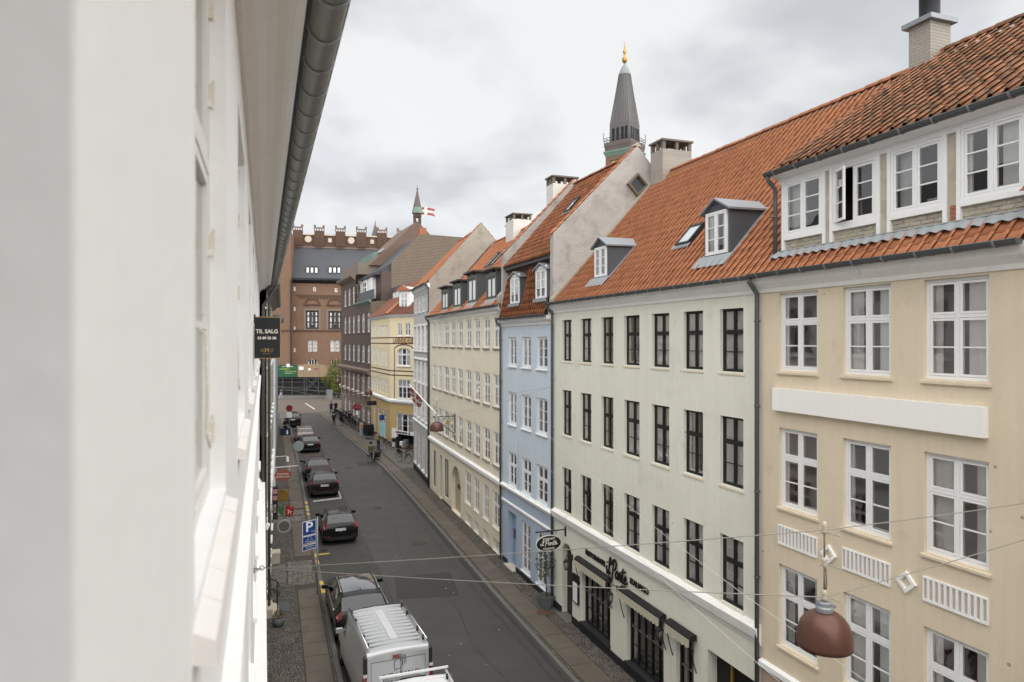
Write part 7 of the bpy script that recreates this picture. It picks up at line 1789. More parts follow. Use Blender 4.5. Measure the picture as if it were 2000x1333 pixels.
    def mkrim():
        b = MB().lathe([(wr*0.64, -0.08), (wr*0.62, 0.085), (wr*0.56, 0.07), (wr*0.55, 0.02)], (0, 0, 0), 20, ax='x').lathe([(0, 0.06), (wr*0.12, 0.06), (wr*0.14, 0.0)], (0, 0, 0), 12, ax='x')
        for k in range(5): a = k*2*math.pi/5; b.bar((0.05, 0.03*math.cos(a), 0.03*math.sin(a)), (0.06, wr*0.58*math.cos(a), wr*0.58*math.sin(a)), 0.06, 0.02)
        b.lathe([(0, -0.02), (wr*0.58, -0.02)], (0, 0, 0), 16, ax='x'); return b.mesh('rim', M.rim)
    rme = cached(('rim', wr), mkrim)
    for yy in (wyr, wyf):
        for sx in (-1, 1):
            w_ = link('wheel', wme, t, (sx*(W/2-0.13), yy, wr)); link('rim', rme, w_, (0, 0, 0), (0, 0, 0 if sx > 0 else math.pi))
    def zt(yn): 
        yy = yn*L; 
        for (a, b) in zip(st[:-1], st[1:]):
            if a[0] <= yy <= b[0]: return a[4]+(b[4]-a[4])*(yy-a[0])/(b[0]-a[0])
    pz = spec.get('plate', 0.60)*H/1.5
    px_ = spec.get('plate_y', -0.012)
    pl = MB().cbox((0, px_, pz), (0.5, 0.014, 0.12), rot=Matrix.Rotation(R(spec.get('plate_t', -12)), 3, 'X')).build('number_plate', M.plate, t)
    pt_ = text_mesh(spec.get('num', 'AF 27 374'), 0.105, M.textblack, 0.001, 0.001); w_ = max(v.co.x for v in pt_.vertices)*2
    o = link('plate_text', pt_, pl, (0.02, px_-0.011, pz), (R(spec.get('plate_t', -12)), 0, 0)); o.scale = (0.40/w_, 1, 0.9)
    for sx in (-1, 1):
        ym = spec.get('mir', 0.66)*L; zm = 0.66*H
        MB().cbox((sx*(W/2+0.09), ym, zm), (0.20, 0.10, 0.13)).bar((sx*(W/2-0.06), ym+0.03, zm-0.04), (sx*(W/2+0.02), ym+0.02, zm-0.02), 0.05).build('mirror', spec.get('mmat', paint), t)
    if spec.get('rails'):
        for sx in (-1, 1):
            xr = sx*(st[6][5]-0.0); pts = [(xr, q*L, zt(q)+0.012+0.04*math.sin(math.pi*(q-0.19)/(0.62-0.19))**0.4) for q in (0.2, 0.23, 0.3, 0.4, 0.5, 0.57, 0.61)]
            MB().tube(pts, 0.018, 8).build('roof_rail', spec['rails'], t, True)
    if spec.get('trim'):
        for sx in (-1, 1):
            pts = []
            for q in (0.14, 0.22, 0.35, 0.5, 0.62, 0.72):
                s = min(st, key=lambda r_: abs(r_[0]-q*L)); pts.append((sx*(s[3]*0.985+0.004), q*L, s[2]+0.012))
            MB().tube(pts, 0.011, 6).build('window_trim', M.chrome, t, True)
            for q in (0.33, 0.55): MB().box(sx*(W/2+0.002)-0.02, sx*(W/2+0.002)+0.02, q*L, q*L+0.16, 0.56*H, 0.58*H).build('door_handle', M.chrome, t)
    if not spec.get('van'):
        yw = 0.085*L; MB().bar((0.02, yw*0.9, zt(0.07)+0.035), (-0.38, yw*1.05, zt(0.085)+0.04), 0.02, 0.015).build('rear_wiper', M.plastic, t)
        MB().lathe([(0.02, 0), (0.004, 0.09), (0, 0.1)], (0, 0.2*L, zt(0.2)+0.03), 6).build('antenna', M.plastic, t)
        MB().lathe([(0, -0.01), (0.05, -0.006), (0.05, 0.01)], (0, -0.004, 0.72*H/1.5), 12, ax='y').build('badge', M.chrome, t)
        MB().box(-W*0.34, W*0.34, -0.022, 0.06, 0.27, 0.42).build('bumper', M.plastic, t)
        for sx in (-1, 1): MB().box(sx*W*0.36-0.07, sx*W*0.36+0.07, -0.008, 0.05, 0.45, 0.50).build('reflector', M.redlens, t)
    return t
ZH = [('rear_window', (0.030, 0.122, 5.75, 7.1)), ('tail_light', (0.004, 0.075, 4.02, 5.9)), ('side_window_a', (0.165, 0.36, 4.12, 5.05)), ('side_window_b', (0.385, 0.66, 4.12, 5.05)), ('windscreen', (0.60, 0.765, 5.7, 7.1)), ('lower_bumper', (0.0, 0.03, 0, 3.0)), ('head_light', (0.9, 0.96, 4.2, 5.8))]
ZW = [('rear_window', (0.029, 0.108, 5.7, 7.1)), ('tail_light', (0.004, 0.030, 3.9, 5.9)), ('side_window_a', (0.10, 0.20, 4.15, 5.05)), ('side_window_b', (0.215, 0.40, 4.12, 5.05)), ('side_window_c', (0.42, 0.68, 4.12, 5.05)), ('windscreen', (0.63, 0.775, 5.7, 7.1)), ('lower_bumper', (0.0, 0.03, 0, 3.0)), ('head_light', (0.9, 0.96, 4.2, 5.8))]
ZWG = ZW + [('roof_glass', (0.20, 0.58, 6.05, 7.1))]
car('parked_estate_car', 'black estate car with chrome roof rails in front of the silver van', 3.17, 23.30, WAGON, 4.62, 1.87, 1.56, M.carblack, dict(zones=ZWG, rails=M.chrome, trim=True, wr=0.335, plate=0.72))
car('parked_hatchback', 'small black hatchback behind the blue parking sign', 3.63, 35.0, HATCH, 3.97, 1.72, 1.49, M.carblack, dict(zones=ZH, wr=0.31, plate=0.78, plate_y=-0.006, plate_t=-8, num='AF 27 374'))
car('parked_crossover', 'dark aubergine crossover next to the white parking line, nearer of two alike', 3.74, 45.8, WAGON, 4.38, 1.82, 1.62, M.carbrown, dict(zones=ZW, rails=M.chrome, wr=0.34, plate=0.76, plate_y=-0.010, plate_t=-6))
car('parked_crossover', 'dark aubergine crossover, farther of two alike, ahead of the white parking line', 3.72, 51.3, WAGON, 4.38, 1.82, 1.62, M.carbrown, dict(zones=ZW, rails=M.chrome, wr=0.34, plate=0.76, plate_y=-0.010, plate_t=-6))
car('parked_hatchback', 'black hatchback with its rear lamps beside the grey round sign', 4.02, 64.6, HATCH, 4.1, 1.78, 1.5, M.carblack, dict(zones=ZH, wr=0.31, plate=0.78, plate_y=-0.006, plate_t=-8))
car('parked_suv', 'brownish grey off-road car ahead of the black hatchback far down the row', 3.85, 70.1, WAGON, 4.4, 1.9, 1.64, surf('mink grey paint', (0.15, 0.13, 0.125), 0.3, metal=0.4, coat=1.0), dict(zones=ZW, rails=M.chrome, wr=0.34, plate=0.8))
car('parked_suv', 'black off-road car farthest down the row of parked cars', 3.25, 84.5, WAGON, 4.5, 1.86, 1.72, M.carblack, dict(zones=ZW, wr=0.34, plate=0.8))
# silver van and the white van cut by the lower edge
ZV = [('windscreen', (0.665, 0.80, 5.7, 7.1)), ('side_window_c', (0.60, 0.74, 4.2, 5.1)), ('head_light', (0.9, 0.965, 4.1, 5.8))]
def van(label, x, y, paint, full, mats, rot=0.0):
    t = car('parked_van', label, x, y, VAN, 4.70, 1.93, 1.985, paint, dict(zones=ZV, van=True, wr=0.33, plate=0.62, plate_y=-0.02, plate_t=0, mir=0.70, mmat=M.silver, num='BK 41 208', wy=(0.20*4.7, 0.83*4.7)), rot=rot)
    b = MB()
    for k in range(9): b.box(-0.70, -0.12, 0.55+k*0.24, 0.68+k*0.24, 1.955, 1.985); b.box(0.14, 0.70, 0.55+k*0.24, 0.68+k*0.24, 1.955, 1.985)
    b.box(-0.72, 0.72, 2.82, 2.90, 1.955, 1.985); b.box(-0.70, 0.70, 0.32, 0.42, 1.955, 1.983)
    b.build('roof_ribs', paint, t)
    MB().box(-0.10, 0.12, 0.55, 2.7, 1.96, 1.992).build('roof_walkway', surf('walkway plate', (0.58, 0.58, 0.58), 0.6) if 'wk' not in _cache else _cache['wk'], t)
    for k in (0, 1): MB().box(-0.35, 0.30, 2.96+k*0.10, 3.0+k*0.10, 1.96, 1.98).build('roof_vent', M.plastic, t)
    for sx in (-1, 1):
        MB().tube([(sx*0.80, 0.08, 2.03), (sx*0.80, 3.0, 2.04)], 0.032, 8).build('roof_rail', mats, t, True)
        for yy in (0.3, 0.9, 2.1, 2.75): MB().box(sx*0.76-0.025, sx*0.76+0.025, yy-0.02, yy+0.02, 1.92, 2.07).build('rail_foot', M.plastic, t)
    for sx in (-1, 1):
        MB().prism([(-0.02, 1.30), (0.10, 1.28), (0.10, 1.84), (0.0, 1.80)], 'x', sx*0.885-0.05, sx*0.885+0.05).build('lamp_pillar', M.plastic, t)
        MB().prism([(-0.028, 0.86), (0.10, 0.84), (0.10, 1.28), (-0.02, 1.30)], 'x', sx*0.90-0.05, sx*0.90+0.05).build('tail_light', M.redlens, t)
        MB().box(sx*0.895-0.052, sx*0.895+0.052, -0.03, 0.02, 1.32, 1.40).build('indicator', M.clearlens, t)
        MB().box(sx*0.905-0.04, sx*0.905+0.04, -0.036, 0.02, 0.92, 1.04).build('reversing_light', M.clearlens, t)
    MB().box(-0.16, 0.02, -0.03, 0.02, 1.70, 1.79).build('brake_light', M.redlens, t)
    MB().bar((0.06, -0.02, 1.80), (0.06, -0.02, 1.25), 0.012).build('rear_wiper', M.plastic, t)
    fr = MB()
    for (a, c, z0, z1) in ((-0.74, 0.74, 1.66, 1.67), (-0.74, -0.732, 0.55, 1.66), (0.732, 0.74, 0.55, 1.66), (0.10, 0.106, 0.5, 1.66)): fr.box(a, c, -0.006, 0.01, z0, z1)
    fr.build('door_seam', M.plastic, t)
    MB().box(-0.9, 0.9, -0.05, 0.1, 0.30, 0.52).build('bumper', M.plastic, t)
    return t
vn = van('silver panel van with a ribbed white roof and a builder\'s logo on its rear doors', 3.41, 18.28, M.silver, True, M.chrome, R(3.0))
lg = MB(); ink = surf('grey vinyl', (0.055, 0.055, 0.06), 0.5)
def stroke(pts, r=0.007): lg.tube([(x, -0.016, z+0.15) for x, z in pts], r, 5)
for k in range(4):
    o_ = k*0.045; z_ = k*0.035
    if k == 0: stroke([(-0.12, 1.30), (-0.12, 1.44), (-0.02, 1.54), (0.06, 1.46), (0.06, 1.26), (-0.12, 1.24), (-0.12, 1.30)])
    else: stroke([(-0.02+o_, 1.54+z_*0.6), (0.06+o_, 1.46+z_), (0.06+o_, 1.27+z_)])
lg.build('logo', ink, vn)
put_text(vn, 'R Ø L U N D', 0.07, 1.25, 1.02, 0.15, ink, -0.018)
MB().box(-0.45, 0.60, -0.018, -0.012, 1.165, 1.17).build('logo_rule', ink, vn)
put_text(vn, 'Tømrer og snedkerservice', 0.07, 1.115, 1.02, 0.09, ink, -0.018)
v2 = van('white van cut off by the lower edge of the photo with a roof rack', 3.45, 13.45, M.vanwhite, False, M.vanwhite)
MB().bar((-0.84, 3.05, 2.10), (0.86, 3.05, 2.10), 0.06, 0.04).build('rack_bar', M.vanwhite, v2); MB().bar((-0.84, 1.2, 2.10), (0.86, 1.2, 2.10), 0.06, 0.04).build('rack_bar', M.vanwhite, v2)
# ---------------------------------------------------------------- people
def skin_mesh(nodes, edges):
    me = bpy.data.meshes.new('body'); me.from_pydata([n[0] for n in nodes], edges, [])
    o = bpy.data.objects.new('tmp', me); COL.objects.link(o)
    md = o.modifiers.new('skin', 'SKIN'); md.use_smooth_shade = True; md.branch_smoothing = 0.6
    for i, n in enumerate(nodes): me.skin_vertices[0].data[i].radius = (n[1], n[2] if len(n) > 2 else n[1])
    me.skin_vertices[0].data[0].use_root = True
    sb = o.modifiers.new('sub', 'SUBSURF'); sb.levels = 1; sb.render_levels = 1
    dg = bpy.context.evaluated_depsgraph_get(); r = bpy.data.meshes.new_from_object(o.evaluated_get(dg)); bpy.data.objects.remove(o); return r
def body(pose):
    """skeleton facing +y, feet on z=0; pose gives joints of arms and legs"""
    J = [((0, 0, .96), .125, .10), ((0, .0, 1.15), .13, .095), ((0, .0, 1.36), .155, .10), ((0, .005, 1.48), .065), ((0, .02, 1.55), .058), ((0, .035, 1.63), .088, .10), ((0, .03, 1.71), .075, .085), ((0, .125, 1.62), .018)]
    E = [(0, 1), (1, 2), (2, 3), (3, 4), (4, 5), (5, 6), (5, 7)]; cat = {0: 't', 1: 't', 2: 't', 3: 's', 4: 's', 5: 's', 6: 's', 7: 's'}
    for s in (-1, 1):
        p = pose['r' if s > 0 else 'l']; b = len(J)
        sh, el, wr, hd = p['arm']
        J += [((s*.18, 0, 1.42), .062), ((s*sh[0], sh[1], sh[2]), .05), ((s*el[0], el[1], el[2]), .042), ((s*wr[0], wr[1], wr[2]), .028), ((s*hd[0], hd[1], hd[2]), .034, .018)]
        E += [(2, b), (b, b+1), (b+1, b+2), (b+2, b+3), (b+3, b+4)]
        for k in range(3): cat[b+k] = 't'
        cat[b+3] = 's'; cat[b+4] = 's'
        h = Vector((s*hd[0], hd[1], hd[2])); d = (h-Vector((s*wr[0], wr[1], wr[2]))).normalized(); sd = Vector((0, 1, 0)) if abs(d.z) > .6 else Vector((1, 0, 0))
        for k, ln in enumerate((.07, .08, .075, .06)):
            c = len(J); base = h+sd*(k-1.5)*.02; J += [(tuple(base+d*ln*.55), .009), (tuple(base+d*ln+Vector((-s*.012, 0, 0))), .008)]; E += [(b+4, c), (c, c+1)]; cat[c] = cat[c+1] = 's'
        c = len(J); J += [(tuple(h-d*.02+sd*.045), .010), (tuple(h+d*.025+sd*.06), .009)]; E += [(b+4, c), (c, c+1)]; cat[c] = cat[c+1] = 's'
        c = len(J); hp, kn, an, to = p['leg']
        J += [((s*hp[0], hp[1], hp[2]), .088), ((s*kn[0], kn[1], kn[2]), .062), ((s*an[0], an[1], an[2]), .045), ((s*to[0], to[1], to[2]), .042, .03)]
        E += [(0, c), (c, c+1), (c+1, c+2), (c+2, c+3)]
        for k in range(3): cat[c+k] = 'p'
        cat[c+3] = 'f'
    me = skin_mesh(J, E)
    segs = [(Vector(J[a][0]), Vector(J[b][0]), cat[b]) for a, b in E]; order = 'tpsf'
    idx = []
    for f in me.polygons:
        c = f.center; best = None
        for a, b, k in segs:
            ab = b-a; t = max(0, min(1, (c-a).dot(ab)/max(ab.length_squared, 1e-9))); d = (c-(a+ab*t)).length
            if best is None or d < best[0]: best = (d, k)
        k = best[1]
        if k == 'p' and c.z < 0.09 and abs(c.z) < 0.3: k = 'f'
        idx.append(order.index(k))
    me.materials.clear(); return me, idx
WALK = {'r': dict(arm=((.215, -.06, 1.2), (.235, -.16, 1.14), (.23, -.16, .92), (.22, -.14, .85)), leg=((.09, .02, .90), (.095, .18, .53), (.095, .24, .10), (.095, .37, .05))),
        'l': dict(arm=((.215, .06, 1.2), (.235, .08, 1.13), (.225, .22, .95), (.21, .27, .89)), leg=((.09, -.01, .90), (.095, -.02, .50), (.095, -.28, .16), (.095, -.19, .04)))}
STAND = {'r': dict(arm=((.22, -.02, 1.2), (.25, -.03, 1.13), (.25, .06, .90), (.245, .09, .83)), leg=((.09, 0, .90), (.10, .02, .50), (.105, -.02, .07), (.115, .12, .03))),
         'l': dict(arm=((.22, .02, 1.2), (.25, .05, 1.13), (.21, .24, 1.08), (.17, .31, 1.08)), leg=((.09, 0, .90), (.10, .01, .50), (.105, -.03, .07), (.115, .11, .03)))}
RIDE = {'r': dict(arm=((.21, .12, 1.27), (.25, .24, 1.15), (.25, .45, 1.08), (.24, .53, 1.07)), leg=((.09, .05, .95), (.11, .38, .78), (.11, .30, .36), (.11, .43, .31))),
        'l': dict(arm=((.21, .12, 1.27), (.25, .24, 1.15), (.25, .45, 1.08), (.24, .53, 1.07)), leg=((.09, .05, .92), (.11, .34, .58), (.11, .20, .16), (.11, .33, .10)))}
POSES = {k: body(v) for k, v in (('walk', WALK), ('stand', STAND), ('ride', RIDE))}
def cloth(name, c, r=0.85): return surf(name, c, r, fine=0.1, fines=20)
CL = dict(navy=cloth('navy cloth', (.012, .014, .024)), black=cloth('black cloth', (.010, .010, .011)), jeans=cloth('blue denim', (.09, .13, .19)), pale=cloth('pale denim', (.40, .46, .52)), tan=cloth('tan jacket', (.34, .24, .15)), olive=cloth('olive jacket', (.07, .072, .035)), grey=cloth('grey cloth', (.12, .12, .12)), white=cloth('white shoe', (.65, .65, .65)), brownhair=cloth('brown hair', (.055, .033, .02)), blond=cloth('fair hair', (.30, .22, .13)), darkhair=cloth('dark hair', (.018, .014, .012)), cream=cloth('cream cloth', (.52, .47, .38)))
def person(label, x, y, z, heading, pose, top, legs, hair, shoes='black', h=1.0, coat=0.0, bag=None, longhair=False, group=None):
    """heading: degrees clockwise from +y"""
    t = thing('person', label, 'person', (x, y, z), -R(heading), group); me0, idx = POSES[pose]; me = me0.copy()
    for m in (CL[top], CL[legs], M.skin, CL[shoes]): me.materials.append(m)
    me.polygons.foreach_set('material_index', idx); b = link('body', me, t); b.scale = (h, h, h)
    hb = MB(); vs = []
    for i in range(7):
        a = math.pi/2*i/6
        for k in range(14):
            q = 2*math.pi*k/14; rr = math.cos(a); bk = -0.025 if math.sin(q) < 0 else 0
            vs.append((.098*rr*math.cos(q), .02+.112*rr*math.sin(q), 1.65+.125*math.sin(a)+(-.06 if math.sin(q) < 0.1 and i == 0 else 0)))
    hb.add(vs, [(i*14+k, i*14+(k+1) % 14, (i+1)*14+(k+1) % 14, (i+1)*14+k) for i in range(6) for k in range(14)])
    if longhair: hb.lathe([(.0, 1.66), (.085, 1.62), (.10, 1.5), (.08, 1.36), (0, 1.32)], (0, -.03, 0), 10)
    ho_ = hb.build('hair', CL[hair], t, True); ho_.scale = (h, h, h)
    if coat:
        pr = [(.10, 1.46), (.20, 1.42), (.205, 1.2), (.185, 1.05), (.20, .9), (.215, 1.0-coat), (.20, 1.0-coat)]; cb = MB(); n = 16
        vs = [(r_*1.0*math.cos(2*math.pi*k/n), r_*.74*math.sin(2*math.pi*k/n), z_) for r_, z_ in pr for k in range(n)]
        cb.add(vs, [(i*n+k, i*n+(k+1) % n, (i+1)*n+(k+1) % n, (i+1)*n+k) for i in range(len(pr)-1) for k in range(n)])
        co = cb.build('coat', CL[top], t, True); co.scale = (h, h, h)
    if bag: 
        bb = MB(); bb.cbox((-.24 if bag != 'pack' else 0, -.02 if bag != 'pack' else -.17, .95 if bag != 'pack' else 1.25), (.12, .30, .32) if bag != 'pack' else (.30, .16, .44)); bb.tube([(-.24, 0, 1.1), (-.15, .0, 1.45)] if bag != 'pack' else [(-.1, -.1, 1.44), (-.12, .12, 1.3)], .012, 5)
        bo = bb.build('bag' if bag != 'pack' else 'backpack', CL['black'] if bag != 'pack' else CL['tan'], t); md = bo.modifiers.new('bevel', 'BEVEL'); md.width = .03; md.segments = 2
    return t
def gp(px, py, z=.11): return gpx(px, py, z)
x, y = gp(647, 809); person('person in a dark coat walking away beside a companion near the bike rows, left one', x, y, .11, 8, 'walk', 'navy', 'black', 'darkhair', coat=.3)
x, y = gp(656, 808); person('person in a black coat with pale hood walking away near the bike rows, right one', x, y, .11, -4, 'walk', 'black', 'black', 'blond', coat=.3)
x, y = gp(652.5, 834, 0.0); person('person in dark jacket and white shoes walking on the road edge', x, y, 0.0, 10, 'walk', 'navy', 'black', 'darkhair', 'white', coat=.12)
x, y = gp(668, 833); person('person in a long black coat and jeans carrying a bag on the right pavement', x, y, .11, 15, 'walk', 'black', 'jeans', 'darkhair', coat=.42, bag='bag', longhair=True)
x, y = gp(683, 831); person('person in a navy knee-length coat walking along the bike rows', x, y, .11, 5, 'walk', 'navy', 'jeans', 'darkhair', coat=.38)
x, y = gp(706, 853.5); person('person in a tan jacket and pale jeans standing by the black cargo trike', x, y, .11, 160, 'stand', 'tan', 'pale', 'brownhair', coat=.1, bag='bag', longhair=True)
x, y = gp(739, 880); person('person in an olive jacket and black trousers with a backpack by the corner shop', x, y, .11, 60, 'stand', 'olive', 'black', 'blond', coat=.1, bag='pack')
x, y = gp(557.5, 849); person('person in black standing on the left pavement beyond the navy shop sign', x, y, .11, 10, 'walk', 'black', 'black', 'darkhair', coat=.35)
x, y = gp(549, 779, 0.0); person('person in dark jacket and pale trousers crossing in front of the scaffold', x, y, 0.0, 260, 'walk', 'grey', 'pale', 'darkhair')
x, y = gp(649, 775, 0.0); person('person in dark clothes walking by the yellow barrier at the city hall', x, y, 0.0, 180, 'walk', 'navy', 'grey', 'brownhair')

# ---------------------------------------------------------------- bicycles
def wheel_into(t, y, r=.34):
    me = cached(('bw', r), lambda: MB().tube([(0, r*math.cos(a), r*math.sin(a)) for a in [2*math.pi*k/24 for k in range(24)]], .018, 6, closed=True).mesh('wheel', M.tyre, True))
    w = link('wheel', me, t, (0, y, r))
    def sp():
        b = MB()
        for k in range(14): a = 2*math.pi*k/14; b.bar((.01*(-1)**k, 0, 0), (0, r*math.cos(a), r*math.sin(a)), .004)
        b.tube([(0, (r-.02)*math.cos(a), (r-.02)*math.sin(a)) for a in [2*math.pi*k/24 for k in range(24)]], .01, 4, closed=True); return b.mesh('spokes', M.steel)
    link('spokes', cached(('sp', r), sp), w)
def bicycle(label, paint, group):
    t = thing('bicycle', label, 'bicycle', (0, 0, 0), 0, group); r = .34; L = 1.05
    wheel_into(t, 0); wheel_into(t, L)
    f = MB(); bb = (0, .43, .29); st = (0, .30, .80); hd = (0, .82, .86); hd2 = (0, .85, .70)
    for a, b in ((bb, st), (bb, hd2), (st, hd), ((0, 0, r), bb), ((0, 0, r), st), (hd, hd2), (hd2, (0, L, r))): f.tube([a, b], .017, 6)
    for y_ in (0, L):
        f.tube([(0, y_+(r+.035)*math.cos(a), r+(r+.035)*math.sin(a)) for a in [math.pi*(.05+.75*k/8) if y_ == 0 else math.pi*(.2+.6*k/8) for k in range(9)]], .02, 5)
    f.build('frame', paint, t, True)
    s = MB(); s.lathe([(0, -.03), (.10, -.02), (.11, .02), (.05, .05), (0, .05)], (0, .27, .95), 10); s.bar((0, .27, .78), (0, .28, .94), .025); s.build('saddle', M.plastic, t, True)
    MB().tube([(-.28, .68, 1.02), (-.18, .80, 1.05), (0, .80, 1.0), (.18, .80, 1.05), (.28, .68, 1.02)], .014, 6).bar((0, .82, .86), (0, .80, 1.0), .025).build('handlebar', M.chrome, t, True)
    MB().box(-.07, .07, -.12, .24, .74, .76).build('rack', M.iron, t)
    b = MB()
    for k in range(4): b.box(-.17, .17, .95+k*.07, .955+k*.07, .78, 1.0)
    b.box(-.17, .17, .94, 1.2, .77, .78); b.box(-.17, -.165, .94, 1.2, .78, 1.0); b.box(.165, .17, .94, 1.2, .78, 1.0)
    b.build('basket', M.iron, t)
    MB().lathe([(.07, -.015), (.08, 0), (.07, .015)], (0, .43, .29), 12, ax='x').bar((.06, .43, .29), (.06, .52, .16), .02).bar((-.06, .43, .29), (-.06, .34, .42), .02).build('crank', M.steel, t)
    return t
bpaints = [surf('bike black', (.012, .012, .013), .4), surf('bike red', (.22, .02, .02), .4), surf('bike blue', (.03, .06, .14), .4), surf('bike cream', (.42, .38, .30), .4), surf('bike green', (.03, .07, .04), .4)]
protos = []
r2 = random.Random(11)
n_b = 30
for k in range(n_b):
    y = 76.4+k*0.62; xw = RFX(y); lab = 'parked city bicycle in the dense row along the brown brick block'
    ci = r2.choice((0, 0, 0, 1, 2, 3, 4))
    pr = next((p for c_, p in protos if c_ == ci), None)
    if pr is None: t = bicycle(lab, bpaints[ci], 'bicycles in a dense row along the brown block'); protos.append((ci, t))
    else: t = copy_tree(pr)
    t.location = (xw-0.12+r2.uniform(-.15, .1), y, .11); t.rotation_euler = (R(r2.uniform(-5, 5)), 0, R(90+r2.uniform(-14, 14)))
for k, (px, py, hd, lab, ci) in enumerate(((797, 905, -35, 'black bicycle leaning at the grey corner house, nearer one', 0), (800, 895, -50, 'red bicycle leaning at the grey corner house, farther one', 1), (748, 880, 70, 'bicycle with pale frame beside the person in the olive jacket', 3))):
    x, y = gp(px, py); t = bicycle(lab, bpaints[ci], None); t.location = (x, y, .11); t.rotation_euler = (0, R(6), -R(hd))
# cargo bike with rider
rx, ry = gpx(722, 905.5); fx, fy = gpx(742, 897); hd = math.degrees(math.atan2(fx-rx, fy-ry))
cb = thing('cargo_bike', 'two-wheeled cargo bike with a black front box ridden towards the side street', 'cargo bike', (rx, ry, 0), -R(hd))
wheel_into(cb, 0, .33); wheel_into(cb, 1.9, .27)
b = MB()
for p, q in (((0, 0, .33), (0, .42, .28)), ((0, .42, .28), (0, .30, .82)), ((0, 0, .33), (0, .30, .82)), ((0, .42, .28), (0, .95, .25)), ((0, .95, .25), (0, 1.9, .30)), ((0, .34, .7), (0, .85, .55)), ((0, .85, .55), (0, .95, .25)), ((0, .85, .5), (0, .72, 1.0)), ((0, 1.9, .3), (0, 1.62, .68))): b.tube([p, q], .022, 6)
b.tube([(-.27, .55, 1.05), (0, .72, 1.02), (.27, .55, 1.05)], .015, 6); b.build('frame', M.plastic, cb, True)
MB().prism([(.95, .30), (1.55, .30), (1.68, .78), (.88, .78)], 'x', -.28, .28).build('cargo_box', M.charcoal, cb); MB().bar((-.3, .9, .27), (-.3, 1.6, .27), .04).bar((.3, .9, .27), (.3, 1.6, .27), .04).build('box_rail', M.steel, cb)
MB().lathe([(0, -.03), (.10, -.02), (.11, .02), (0, .05)], (0, .27, .88), 10).build('saddle', M.plastic, cb, True)
MB().box(-.05, .05, -.40, -.35, .55, .62).build('rear_lamp', M.redlens, cb); MB().box(-.1, .1, -.36, .2, .68, .72).build('rack', M.iron, cb)
hr_ = R(hd); off_ = 0.20
rd = person('cyclist in an olive jacket with a dark helmet riding the cargo bike', rx+math.sin(hr_)*off_, ry+math.cos(hr_)*off_, 0.0, hd, 'ride', 'olive', 'cream', 'darkhair', coat=.08)
hm = MB().lathe([(.135, 0), (.13, .06), (.09, .11), (0, .14)], (0, .02, 1.68), 14).build('helmet', CL['black'], rd, True)
# black cargo trike
x, y = gp(728, 858); tr_ = thing('cargo_trike', 'parked black cargo trike with a tall folded hood by the yellow corner house', 'cargo bike', (x-0.25, y, .11), R(25))
wheel_into(tr_, -.85, .33)
for s in (-1, 1):
    w = link('wheel', _cache[('bw', .33)], tr_, (s*.42, .35, .33)); link('spokes', _cache[('sp', .33)], w)
MB().prism([(-.1, .35), (.75, .35), (.85, .95), (-.2, .95)], 'x', -.36, .36).build('cargo_box', M.charcoal, tr_); MB().prism([(-.2, .95), (.8, .95), (.6, 1.45), (-.1, 1.5)], 'x', -.37, .37).build('hood', CL['black'], tr_)
b = MB().tube([(0, -.85, .33), (0, -.4, .35), (0, -.1, .5)], .025, 6).tube([(0, -.4, .35), (0, -.55, .9)], .02, 6).tube([(-.3, -.25, 1.1), (.3, -.25, 1.1)], .018, 6); b.build('frame', M.iron, tr_, True); MB().lathe([(0, -.03), (.11, -.01), (0, .05)], (0, -.55, .95), 10).build('saddle', M.plastic, tr_)
